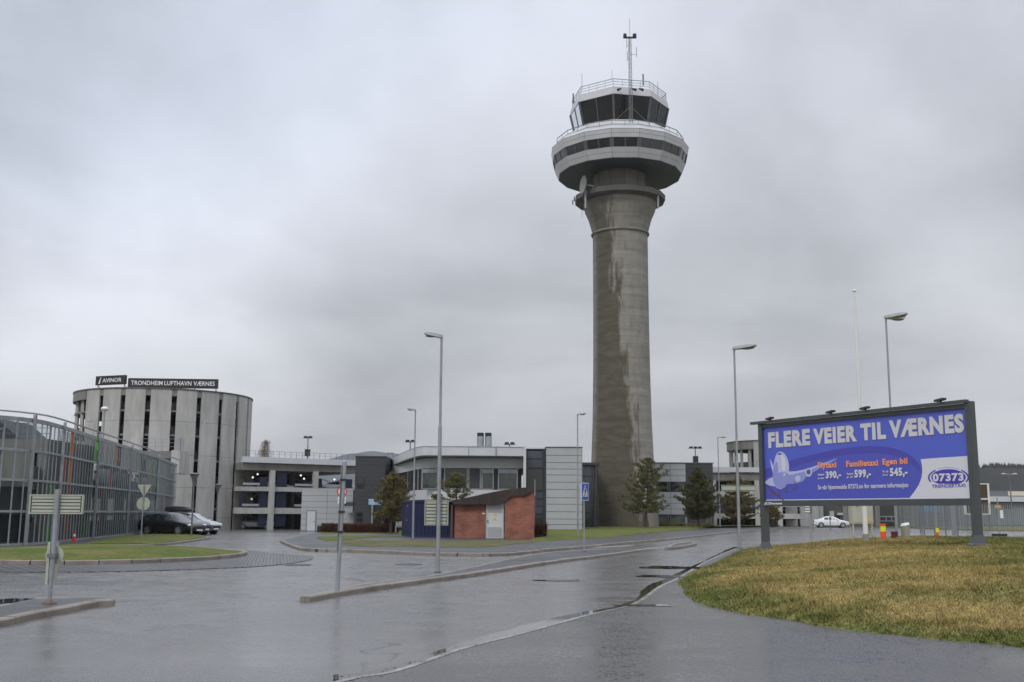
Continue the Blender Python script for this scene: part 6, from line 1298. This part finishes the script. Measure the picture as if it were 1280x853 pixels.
for s_, Pp in ((-1, PL), (1, PR)):
    q = Pp + du * (.09 * s_) - nn_ * .02; z0 = float(mh(q.x, q.y)); mb = MB(); mb.bar(q + Vector((0, 0, z0 - .1)), q + Vector((0, 0, zt_ + .2)), .2, .26, up=nn_); p_ = obj('post', mb, m_bframe, bill)
    mb = MB(); mb.rings([[q + Vector((a_, b_, z_)) for a_, b_ in ((-w, -w), (w, -w), (w, w), (-w, w))] for w, z_ in ((.27, z0 - .05), (.27, z0 + .04), (.2, z0 + .08), (.13, z0 + .34))]); obj('base_plate', mb, m_bframe, p_)
def bbox(nm, u0_, u1_, v0_, v1_, n0, n1, mt, par=None):
    mb = MB(); flatpoly(mb, bfn, [(u0_, v0_), (u1_, v0_), (u1_, v1_), (u0_, v1_)], n0, n1); return obj(nm, mb, mt, par or bill)
bbox('frame_rail', 0, BL_, -.22, 0, -.1, .08, m_bframe); bbox('frame_rail', 0, BL_, BH, BH + .14, -.1, .08, m_bframe)
bbox('back_panel', .02, BL_ - .02, .0, BH, -.1, -.03, m_galvd)
mb = MB(); mb.bar(bfn(-.55, BH + .2, .12), bfn(BL_ + .12, BH + .2, .12), .16, .10); obj('light_canopy', mb, m_bframe, bill)
for px, py in ((966, 528), (1042, 519), (1085, 515), (1179, 503.5)):
    u, v = bb(px, py); mb = MB(); mb.bar(bfn(u - .2, BH + .31, .1), bfn(u + .25, BH + .33, .25), .16, .07); mb.bar(bfn(u, BH + .24, .1), bfn(u, BH + .31, .15), .05); obj('spotlight', mb, m_black, bill)
m_b1 = mat('poster_blue', (.09, .125, .58), .35, .04, .4); m_b2 = mat('poster_deep_blue', (.075, .07, .42), .35); m_b3 = mat('poster_mid_blue', (.085, .10, .50), .35); m_bw = mat('poster_white', (.66, .66, .74), .35)
m_pt = mat('poster_silver_letters', (.62, .62, .66), .4); m_ptd = mat('poster_letter_shadow', (.20, .18, .34), .4); m_por = mat('poster_orange', (.88, .33, .15), .4); m_pl1 = mat('poster_plane_light', (.50, .52, .78), .4); m_pl2 = mat('poster_plane_mid', (.28, .30, .66), .4); m_pl3 = mat('poster_plane_dark', (.10, .10, .30), .4); m_lb = mat('logo_blue', (.07, .05, .42), .4)
face = bbox('poster', .02, BL_ - .02, .0, BH, -.03, 0, m_b1)
def bpoly(nm, pxs, n0, mt, smoothk=0):
    pts = [bb(*p) for p in pxs]
    if smoothk: pts = [(p.x, p.y) for p in catmull([(a, b_, 0) for a, b_ in pts], smoothk, True)]
    pts = [(min(max(u, .02), BL_ - .02), min(max(v, .0), BH)) for u, v in pts]
    mb = MB(); v_ = [bfn(u, v, n0) for u, v in pts]; mb.add(v_, [tuple(range(len(v_)))])
    import bmesh
    o = obj(nm, mb, mt, face); bm = bmesh.new(); bm.from_mesh(o.data); bmesh.ops.triangulate(bm, faces=bm.faces)
    for f in bm.faces:
        f.normal_update()
        if f.normal.dot(nn_) < 0: f.normal_flip()
    bm.to_mesh(o.data); bm.free(); return o
z4 = lambda L_: [(920 + a / 4, 480 + b_ / 4) for a, b_ in L_]
arc_top = [(145, 428), (200, 408), (250, 392), (300, 376), (380, 354), (450, 338), (530, 323), (600, 315), (660, 311), (720, 312), (780, 320), (830, 335), (870, 356), (900, 382), (920, 410), (930, 440), (928, 470), (915, 505), (893, 538), (868, 570)]
bpoly('swoosh', z4(arc_top + [(860, 574), (140, 592)]), .003, m_b3)
bpoly('swoosh_edge', z4(arc_top[:16] + [(905, 425), (870, 395), (820, 368), (760, 352), (690, 346), (600, 350), (500, 362), (400, 384), (300, 412), (145, 470)]), .005, m_b2)
bpoly('white_field', z4([(924, 377), (1000, 371), (1080, 366), (1172, 360), (1188, 572), (1020, 574), (864, 577), (893, 538), (915, 505), (928, 470), (932, 440), (931, 410)]), .006, m_bw)
bbox('white_edge_strip', .03, BL_ - .03, .0, .035, .0, .008, m_bw, face)
pxp = lambda L_: [(940 + a / 6.094, 500 + b_ / 6.094) for a, b_ in L_]
bpoly('printed_wing', pxp([(270, 545), (330, 545), (420, 525), (500, 497), (580, 470), (640, 447), (655, 447), (600, 480), (540, 510), (480, 545), (420, 580), (390, 620), (330, 640), (280, 640)]), .008, m_pl2)
bpoly('printed_wing_edge', pxp([(275, 547), (330, 545), (420, 527), (500, 499), (640, 450), (520, 502), (440, 535), (340, 562), (275, 575)]), .010, m_pl1)
bpoly('printed_wing', pxp([(98, 625), (130, 600), (175, 585), (185, 660), (140, 655), (105, 640)]), .008, m_pl1)
bpoly('printed_tail', pxp([(138, 450), (150, 470), (170, 520), (172, 570), (160, 560), (145, 500)]), .008, m_pl1)
bpoly('printed_fuselage', pxp([(212, 395), (245, 405), (268, 440), (283, 490), (282, 550), (272, 600), (262, 650), (225, 680), (190, 672), (165, 630), (160, 560), (170, 480), (185, 420)]), .012, m_pl1, 3)
bpoly('printed_belly', pxp([(190, 560), (275, 560), (285, 620), (255, 665), (215, 675), (180, 650)]), .013, m_pl2, 3)
bpoly('printed_fuselage_shade', pxp([(172, 500), (190, 470), (200, 520), (198, 600), (192, 665), (168, 632), (160, 565)]), .0125, m_pl2, 3)
bpoly('printed_highlight', pxp([(222, 415), (248, 440), (258, 490), (252, 540), (232, 530), (226, 470)]), .0128, m_bw, 3)
bpoly('printed_windscreen', pxp([(196, 412), (212, 404), (230, 410), (226, 418), (200, 420)]), .014, m_pl3)
def ell(cx_, cy_, rx, ry, n=20): return [(cx_ + rx * cos(2 * pi * i / n), cy_ + ry * sin(2 * pi * i / n)) for i in range(n)]
bpoly('printed_engine', pxp(ell(433, 553, 26, 34)), .012, m_pl1); bpoly('printed_engine_core', pxp(ell(433, 550, 16, 20)), .014, m_pl3); bpoly('printed_engine', pxp(ell(350, 600, 20, 24)), .0105, m_pl1)
for cx_, cy_ in ((146, 705), (202, 700), (262, 675), (326, 655)):
    bpoly('printed_wheels', pxp([(cx_ - 3, cy_ - 30), (cx_ + 4, cy_ - 30), (cx_ + 5, cy_), (cx_ + 14, cy_), (cx_ + 12, cy_ + 28), (cx_ - 12, cy_ + 30), (cx_ - 12, cy_), (cx_ - 3, cy_)]), .0145, m_pl3)
bpoly('brown_tear', pxp([(100, 640), (110, 640), (160, 690), (215, 740), (250, 770), (238, 774), (200, 740), (150, 695)]), .016, mat('torn_brown_paper', (.16, .07, .06), .7))
bpoly('landing_light', pxp(ell(248, 570, 7, 9)), .0155, m_ww)
def btext(s, pbl, pbr, ptl, mt, bold=.02, nm='lettering', shadow=None, n0=.012, ref=None, shear=0):
    """word between bottom-left, bottom-right and top-left pixels"""
    (u0_, v0_), (u1_, v1_), (u2_, v2_) = bb(*pbl), bb(*pbr), bb(*ptl)
    vb = (v0_ + v1_) / 2; sl = (v1_ - v0_)
    f2_ = lambda u, v, n: bfn(u, v + v0_ - vb + sl * ((u - u0_) / (u1_ - u0_)), n + n0)
    mb = MB(); text_on(mb, s, f2_, u0_, u1_, vb, vb + (v2_ - v0_), bold, .008, shear, ref); obj(nm, mb, mt, face, fix=False)
    if shadow:
        f3 = lambda u, v, n: bfn(u + .03, v + v0_ - vb + sl * ((u - u0_) / (u1_ - u0_)) - .018, n + n0 - .005)
        mb = MB(); text_on(mb, s, f3, u0_, u1_, vb, vb + (v2_ - v0_), bold, .003, shear, ref); obj(nm + '_shadow', mb, shadow, face, fix=False)
hz = lambda a, b_: (920 + a / 4, 480 + b_ / 4)
for s, a, b_, c_ in (('FLERE', (165, 322), (373, 306), (162, 244)), ('VEIER', (404, 304), (606, 288), (388, 225)), ('TIL', (640, 284), (752, 275), (624, 200)), ('VÆRNES', (790, 272), (1143, 243), (768, 183))):
    x0 = {'FLERE': 162, 'VEIER': 388, 'TIL': 624, 'VÆRNES': 768}[s]
    btext(s, hz(x0 + 2, a[1]), hz(*b_), hz(*c_), m_pt, .052, 'headline', m_ptd)
btext('Flytaxi', hz(412, 423), hz(504, 418), hz(412, 393), m_por, .035, 'orange_lettering', ref='Fl'); btext('Familietaxi', hz(554, 416), hz(713, 409), hz(554, 386), m_por, .035, 'orange_lettering', ref='Fl'); btext('Egen bil', hz(735, 405), hz(859, 400), hz(735, 375), m_por, .035, 'orange_lettering', ref='El')
for s, a, b_, c_ in (('390,-', (451, 474), (527, 470), (451, 438)), ('599,-', (595, 470), (677, 467), (595, 430)), ('545,-', (772, 463), (860, 459), (772, 422))): btext(s, hz(*a), hz(*b_), hz(*c_), m_bw, .04, 'price', m_pl3, ref='3')
for s, a, b_, c_ in (('Fastpris', (412, 459), (443, 458), (412, 449)), ('pr. pers.', (412, 476), (443, 475), (412, 467)), ('Fastpris', (556, 455), (588, 454), (556, 445)), ('pr. bil', (556, 471), (585, 470), (556, 462)), ('Pr. bil', (736, 444), (762, 443), (736, 434)), ('fra kr', (736, 460), (762, 459), (736, 451))): btext(s, hz(*a), hz(*b_), hz(*c_), m_bw, .02, 'small_print', ref='Fl')
btext('Se vår hjemmeside 07373.no for nærmere informasjon', hz(412, 529), hz(863, 517), hz(412, 507), m_bw, .018, 'website_line', ref='Sl')
# round taxi logo
lz = lambda L_: [(1080 + a / 6.094, 500 + b_ / 6.094) for a, b_ in L_]
def ellarc(cx_, cy_, rx, ry, a0_, a1_, n=24): return [(cx_ + rx * cos(radians(a0_ + (a1_ - a0_) * i / n)), cy_ - ry * sin(radians(a0_ + (a1_ - a0_) * i / n))) for i in range(n + 1)]
bpoly('logo_oval', lz([(x, min(y, 640)) for x, y in ell(645, 590, 132, 62, 40)]), .008, m_lb)
bpoly('logo_arc', lz(ellarc(645, 592, 157, 76, 130, 208) + ellarc(645, 592, 144, 66, 208, 130)), .008, m_lb); bpoly('logo_arc', lz(ellarc(645, 592, 157, 76, 50, -28) + ellarc(645, 592, 144, 66, -28, 50)), .008, m_lb)
bpoly('logo_thin_arc', lz(ellarc(645, 592, 152, 78, 122, 58) + ellarc(645, 592, 150, 74, 58, 122)), .008, m_pl2)
L6 = lambda a, b_: (1080 + a / 6.094, 500 + b_ / 6.094)
btext('07373', L6(528, 624), L6(763, 618), L6(528, 563), m_bw, .04, 'logo_number', n0=.012); btext('TRØNDERTAXI', L6(520, 672), L6(775, 664), L6(520, 646), m_lb, .004, 'logo_name', n0=.009, ref='T')
btext('JCDecaux', hz(150, 607), hz(240, 606), hz(150, 593), m_letter, .03, 'maker_lettering', n0=.082, ref='J')

# ------------------------------------------------------------------ things behind the billboard
Y = 47.5
def gm(px, Y): x = X(px, 678, Y); return Vector((x, Y, float(mh(x, Y))))
c0, c1 = gm(1066, Y), gm(1093, Y); t_ = thing('electrical_cabinet', 'beige electrical cabinet raised on legs behind the flagpole', 'cabinet', (c0 + c1) / 2)
m_beige = mat('beige_enamel', (.42, .42, .36), .5, .06, 2.0); zb2 = Z(1080, 655, Y); za = c0.z
mb = MB(); mb.box(c0.x, c1.x, Y, Y + .45, zb2, zb2 + 1.25); obj('box', mb, m_beige, t_); mb = MB(); mb.box(c0.x - .04, c1.x + .04, Y - .05, Y + .5, zb2 + 1.25, zb2 + 1.31); obj('lid', mb, m_beige, t_)
mb = MB(); mb.box(c0.x + .04, c1.x - .04, Y - .02, Y - .003, zb2 + .05, zb2 + 1.18); d_ = obj('door', mb, m_beige, t_); mb = MB(); mb.box(c0.x + .22, c0.x + .27, Y - .05, Y - .02, zb2 + .75, zb2 + .92); obj('handle', mb, m_black, d_); mb = MB(); mb.box(c1.x - .25, c1.x - .13, Y - .026, Y - .021, zb2 + .15, zb2 + .27); obj('warning_label', mb, m_yel, d_)
for xx in (c0.x + .06, c1.x - .06):
    for yy in (Y + .05, Y + .4): mb = MB(); mb.bar((xx, yy, za - .1), (xx, yy, zb2), .06); obj('leg', mb, m_beige, t_)
mb = MB(); mb.bar((c0.x + .05, Y + .05, za + .12), (c1.x - .05, Y + .05, za + .12), .06); obj('foot_rail', mb, m_beige, t_)
for px0, px1, pyt, Y, lb in ((1101, 1108, 655, 46.5, 'orange marker post with a yellow band right of the electrical cabinet'), (1170.5, 1174.5, 660, 50, 'orange and yellow marker post near the right post of the billboard')):
    q = gm((px0 + px1) / 2, Y); r_ = (px1 - px0) / F * Y / 2; zt2 = Z(px0, pyt, Y); t_ = thing('marker_post', lb, 'bollard', q, 'orange marker posts on the mound'); h_ = zt2 - q.z
    f0, f1 = (.5, .84) if px0 < 1150 else (.5, .97)
    mb = MB(); mb.tube(q - Vector((0, 0, .05)), q + Vector((0, 0, h_ * f0)), r_, n=12); obj('body', mb, m_orange, t_); mb = MB(); mb.tube(q + Vector((0, 0, h_ * f1)), q + Vector((0, 0, h_)), r_, n=12); obj('cap', mb, m_orange, t_); mb = MB(); mb.tube(q + Vector((0, 0, h_ * f0)), q + Vector((0, 0, h_ * f1)), r_ * .98, n=12); obj('reflective_band', mb, m_yellow, t_)
Y = 47; q = gm(1132.5, Y); r_ = 5.2 / F * Y; zt2 = Z(1132, 655, Y); t_ = thing('litter_bin', 'upright silver steel litter bin beside the twin lamp pole', 'litter bin', q); mb = MB(); mb.tube(q, (q.x, Y, zt2 - .06), r_, n=20); obj('body', mb, mat('brushed_steel', (.42, .40, .36), .35, metal=.7), t_, True); mb = MB(); mb.tube((q.x, Y, zt2 - .06), (q.x - .02, Y, zt2 + .02), r_ * 1.1, r_ * .9, 20); obj('lid', mb, m_ww, t_, True)
q = gm(1118.5, 46.5); t_ = thing('red_box', 'small dark red box on the grass beside the silver bin', 'box', q); mb = MB(); mb.box(q.x - .11, q.x + .11, 46.4, 46.6, q.z - .02, q.z + .25); obj('body', mb, mat('dark_red_enamel', (.10, .012, .015), .5), t_); mb = MB(); mb.box(q.x - .12, q.x + .12, 46.38, 46.62, q.z + .25, q.z + .28); obj('lid', mb, mat('dark_red_lid', (.13, .02, .02), .5), t_)
# mesh fence and posts to the right
m_mesh = bpy.data.materials.new('wire_mesh'); m_mesh.use_nodes = True; t = m_mesh.node_tree; t.nodes.clear(); K = t.links.new
o_ = N(t, 'ShaderNodeOutputMaterial'); geo = N(t, 'ShaderNodeNewGeometry'); sp3 = N(t, 'ShaderNodeSeparateXYZ'); K(geo.outputs['Position'], sp3.inputs[0])
fa = MA(t, 'LESS_THAN', MA(t, 'FRACT', MA(t, 'MULTIPLY', sp3.outputs[0], 6.0)), .22); fb = MA(t, 'LESS_THAN', MA(t, 'FRACT', MA(t, 'MULTIPLY', sp3.outputs[2], 6.0)), .12); fm = MA(t, 'MAXIMUM', fa, fb)
tr = N(t, 'ShaderNodeBsdfTransparent'); pr = N(t, 'ShaderNodeBsdfPrincipled'); pr.inputs['Base Color'].default_value = (.3, .31, .32, 1); pr.inputs['Roughness'].default_value = .5
mx = N(t, 'ShaderNodeMixShader'); K(fm, mx.inputs[0]); K(tr.outputs[0], mx.inputs[1]); K(pr.outputs[0], mx.inputs[2]); K(mx.outputs[0], o_.inputs[0])
def fence(pts, h, label, step=3.0, z0=0):
    pts = resample([Vector((a, b_, 0)) for a, b_ in pts], step); t_ = thing('mesh_fence', label, 'fence', pts[len(pts) // 2])
    for p in pts: mb = MB(); mb.tube(p + Vector((0, 0, -.05)), p + Vector((0, 0, h + .1)), .05, n=8); obj('post', mb, m_galvd, t_)
    mb = MB(); A = [p + Vector((0, .06, .06)) for p in pts]; B = [p + Vector((0, .06, h)) for p in pts]; mb.rings([A, B], cap=False, close=False); obj('wire_mesh', mb, m_mesh, t_, fix=False)
    mb = MB()
    for a, b_ in zip(pts, pts[1:]): mb.bar(a + Vector((0, 0, h)), b_ + Vector((0, 0, h)), .05)
    obj('top_rail', mb, m_galvd, t_)
def XY(px, Y): return (X(px, 655, Y), Y)
fence([XY(1122, 150), XY(1160, 136), XY(1200, 125), XY(1245, 121), XY(1300, 118), XY(1420, 114)], 3.0, 'tall wire mesh fence along the far side of the car park on the right')
fence([XY(1150, 98), XY(1155, 93), XY(1192, 86), XY(1205, 84)], 3.2, 'short wire mesh fence bay nearer the billboard', 2.6)
flat('verge', [Vector((XY(1095, 158)[0], 158, 0)), Vector((XY(1122, 149)[0], 148, 0)), Vector((XY(1200, 124)[0], 123.5, 0)), Vector((XY(1300, 117)[0], 116.5, 0)), Vector((XY(1500, 112)[0], 112, 0)), Vector((140, 175, 0)), Vector((60, 175, 0))], .06, m_verge, 'grass verge behind the far mesh fence', 'grass verge', thick=.06)
t_ = thing('fence_wall', 'long low grey storage wall with a pale blue panel behind the mesh fence', 'wall', (X(1160, 650, 162), 162, 0)); Yw = 162
mb = MB(); mb.box(X(1122, 650, Yw), X(1213, 650, Yw), Yw, Yw + 3, 0, Z(1160, 622, Yw)); obj('wall', mb, mat('grey_sheeting', (.17, .18, .19), .6, .15, .4), t_)
mb = MB(); mb.box(X(1154, 650, Yw), X(1176, 650, Yw), Yw - .05, Yw - .01, Z(1160, 640, Yw), Z(1160, 633, Yw)); obj('blue_panel', mb, mat('pale_blue_sheet', (.12, .24, .36), .6), t_)
# sign on weighted foot
Y = 88; q = P(1249.5, 671, Y); t_ = thing('road_sign', 'temporary sign post standing in a black weighted foot on the car park', 'road sign', (q.x, Y, 0)); mb = MB(); mb.box(q.x - .55, q.x + .55, Y - .2, Y + .2, 0.01, .2); obj('weighted_foot', mb, m_black, t_); mb = MB(); mb.bar((q.x, Y, .2), (q.x, Y, Z(1249, 622, Y)), .07); obj('post', mb, m_galv, t_)
mb = MB(); mb.box(X(1249.5, 640, Y), X(1253.5, 640, Y), Y - .06, Y - .04, Z(1250, 648, Y), Z(1250, 638, Y)); obj('plate', mb, m_ww, t_)
# brown board in white frame
Y = 128; x0, x1 = X(1208, 640, Y), X(1238, 640, Y); t_ = thing('notice_board', 'tall brown board in a white frame beside the right billboard post', 'notice board', (x1, Y, 0)); z0, z1, z2 = Z(1230, 643.5, Y), Z(1230, 624.5, Y), Z(1230, 604.5, Y)
m_br = mat('brown_board', (.07, .045, .02), .5, .3, 1.0)
mb = MB(); mb.box(x0, x1 - .2, Y, Y + .1, z1 + .15, z2 - .1); obj('board', mb, m_br, t_); mb = MB(); mb.box(x0, x1 - .2, Y, Y + .1, z0 + .1, z1 - .05); obj('board', mb, m_br, t_)
mb = MB(); mb.box(x1 - .22, x1, Y - .1, Y + .2, z0, z2); mb.box(x0 - .2, x0, Y - .1, Y + .2, z0, z2)
for z_ in (z0, z1, z2 - .12): mb.box(x0, x1 - .221, Y - .1, Y + .2, z_, z_ + .12)
obj('frame', mb, m_ww, t_)
for xx in (x0, x1 - .1): mb = MB(); mb.bar((xx, Y + .1, 0), (xx, Y + .1, z0), .15); obj('leg', mb, m_galvd, t_)
# far low terminal hall
Y = 190; t_ = thing('terminal_hall', 'distant low pale terminal hall with a dark window band at the right edge', 'building', (X(1265, 640, Y), Y, 0)); x0, x1 = X(1236, 640, Y), X(1380, 640, Y)
def tb(nm, p0, p1, q0, q1, m_, y0=0., y1=8.): mb = MB(); mb.box(X(p0, 640, Y), X(p1, 640, Y), Y + y0, Y + y1, Z(1260, q0, Y), Z(1260, q1, Y)); return obj(nm, mb, m_, t_)
tb('wall', 1236, 1380, 657, 628, mat('grey_green_wall', (.16, .19, .20), .6, .1, .2)); tb('roof_band', 1235, 1380, 627.5, 621, m_white, -.8, 9); tb('window_band', 1252, 1380, 634, 628.5, m_glass, -.1, -.02); tb('upper_storey', 1240, 1380, 621, 613.5, m_galvd, 2, 8); tb('cream_panel', 1268, 1300, 619.5, 614, mat('cream_panel_paint', (.55, .5, .38), .5), 1.9, 1.98)
tb('yellow_sign', 1241.5, 1248, 635.5, 631.5, m_yel, -1.0, -.85); tb('black_sign', 1252.5, 1265, 636.5, 634.6, m_black, -.9, -.8)
Y = 150; q = P(1266, 655, Y); t_ = thing('street_lamp', 'twin armed lamp before the distant terminal hall at the right edge', 'street lamp', (q.x, Y, 0), 'street lamps along the road'); zt2 = Z(1265, 593, Y); mb = MB(); mb.tube((q.x, Y, 0), (q.x, Y, zt2), .1, .07); obj('pole', mb, m_galvd, t_)
for s_ in (-1, 1): mb = MB(); mb.bar((q.x, Y, zt2), (q.x + s_ * .45, Y, zt2), .08); mb.sph((q.x + s_ * .78, Y, zt2 + .02), .42, .2, .13, 10, 5); obj('lamp_head', mb, m_lampg, t_, True)

# ------------------------------------------------------------------ hills
def hill(name, label, pxs, Y, dep, mt, seed):
    R_ = random.Random(seed); mb = MB(); top = []; nseg = 160
    p0, p1 = pxs[0][0], pxs[-1][0]
    def hy(px):
        for (a, b_), (c_, d_) in zip(pxs, pxs[1:]):
            if a <= px <= c_: f = (px - a) / (c_ - a); f = f * f * (3 - 2 * f); return b_ + (d_ - b_) * f
    rows = []
    for k, (fy, fz) in enumerate(((-.35, .0), (-.2, .45), (0, 1.0), (.35, .9), (1, .0))):
        row = []
        for i in range(nseg + 1):
            px = p0 + (p1 - p0) * i / nseg; z_ = max(1, Z(px, hy(px), Y)); z_ *= 1 + ((R_.uniform(-.012, .012) if Y < 2000 else 0) if k == 2 else 0)
            row.append(Vector((X(px, 640, Y), Y + dep * fy, -1 + (z_ + 1) * fz)))
        rows.append(row)
    mb.rings(rows, cap=False, close=False); return struct(name, mb, mt, label, 'hill', smooth=True)
m_wood = mat('dark_spruce_hillside', (.022, .028, .026), 1.0, .5, .02, .0, spec=0, col2=(.055, .045, .04)); m_far = mat('far_mountain', (.04, .05, .06), 1.0, .3, .002, spec=0)
hill('hills', 'dark wooded ridge behind the terminal at the right', [(1100, 612), (1160, 600), (1205, 590), (1240, 584.5), (1280, 585.5), (1340, 582), (1500, 590), (1700, 620)], 1100, 500, m_wood, 1)
hill('mountain', 'blue grey mountain fading in low cloud behind the left garage', [(150, 640), (300, 590), (360, 580), (400, 575), (440, 567), (462, 564), (490, 567), (540, 578), (600, 600), (700, 640)], 4200, 1500, m_far, 2)
R_ = np.random.RandomState(9); n = 900; px_ = R_.uniform(1130, 1420, n); mb = MB(); tr3 = []
pk_ = [(1100, 612), (1160, 600), (1205, 590), (1240, 584.5), (1280, 585.5), (1340, 582), (1500, 590)]
for p in px_:
    zc_ = np.interp(p, [a for a, b_ in pk_], [b_ for a, b_ in pk_]); b_ = P(float(p), float(zc_) + 2.0, 1099); h_ = R_.uniform(3, 7.5); w_ = h_ * .3
    for a_ in (0, 1.6): c_, s_ = cos(a_ + 1), sin(a_ + 1); tr3.append([[b_.x - w_ * c_, b_.y - w_ * s_, b_.z - 2], [b_.x + w_ * c_, b_.y + w_ * s_, b_.z - 2], [b_.x, b_.y, b_.z + h_]])
tag(trimesh('forest', np.array(tr3), m_wood), 'ragged spruce tops along the dark wooded ridge', 'forest', kind='stuff')

# ------------------------------------------------------------------ haze
mb = MB(); mb.box(-3500, 3500, -120, 5900, -3.0, 420)
m_hz = bpy.data.materials.new('pale_haze'); m_hz.use_nodes = True; t = m_hz.node_tree; t.nodes.clear()
o_ = N(t, 'ShaderNodeOutputMaterial'); vl = N(t, 'ShaderNodeVolumePrincipled'); vl.inputs['Color'].default_value = (.86, .88, .92, 1); vl.inputs['Density'].default_value = 0.00012
t.links.new(vl.outputs[0], o_.inputs['Volume']); struct('haze', mb, m_hz, 'thin damp haze lying over the airport', 'haze', kind='stuff')
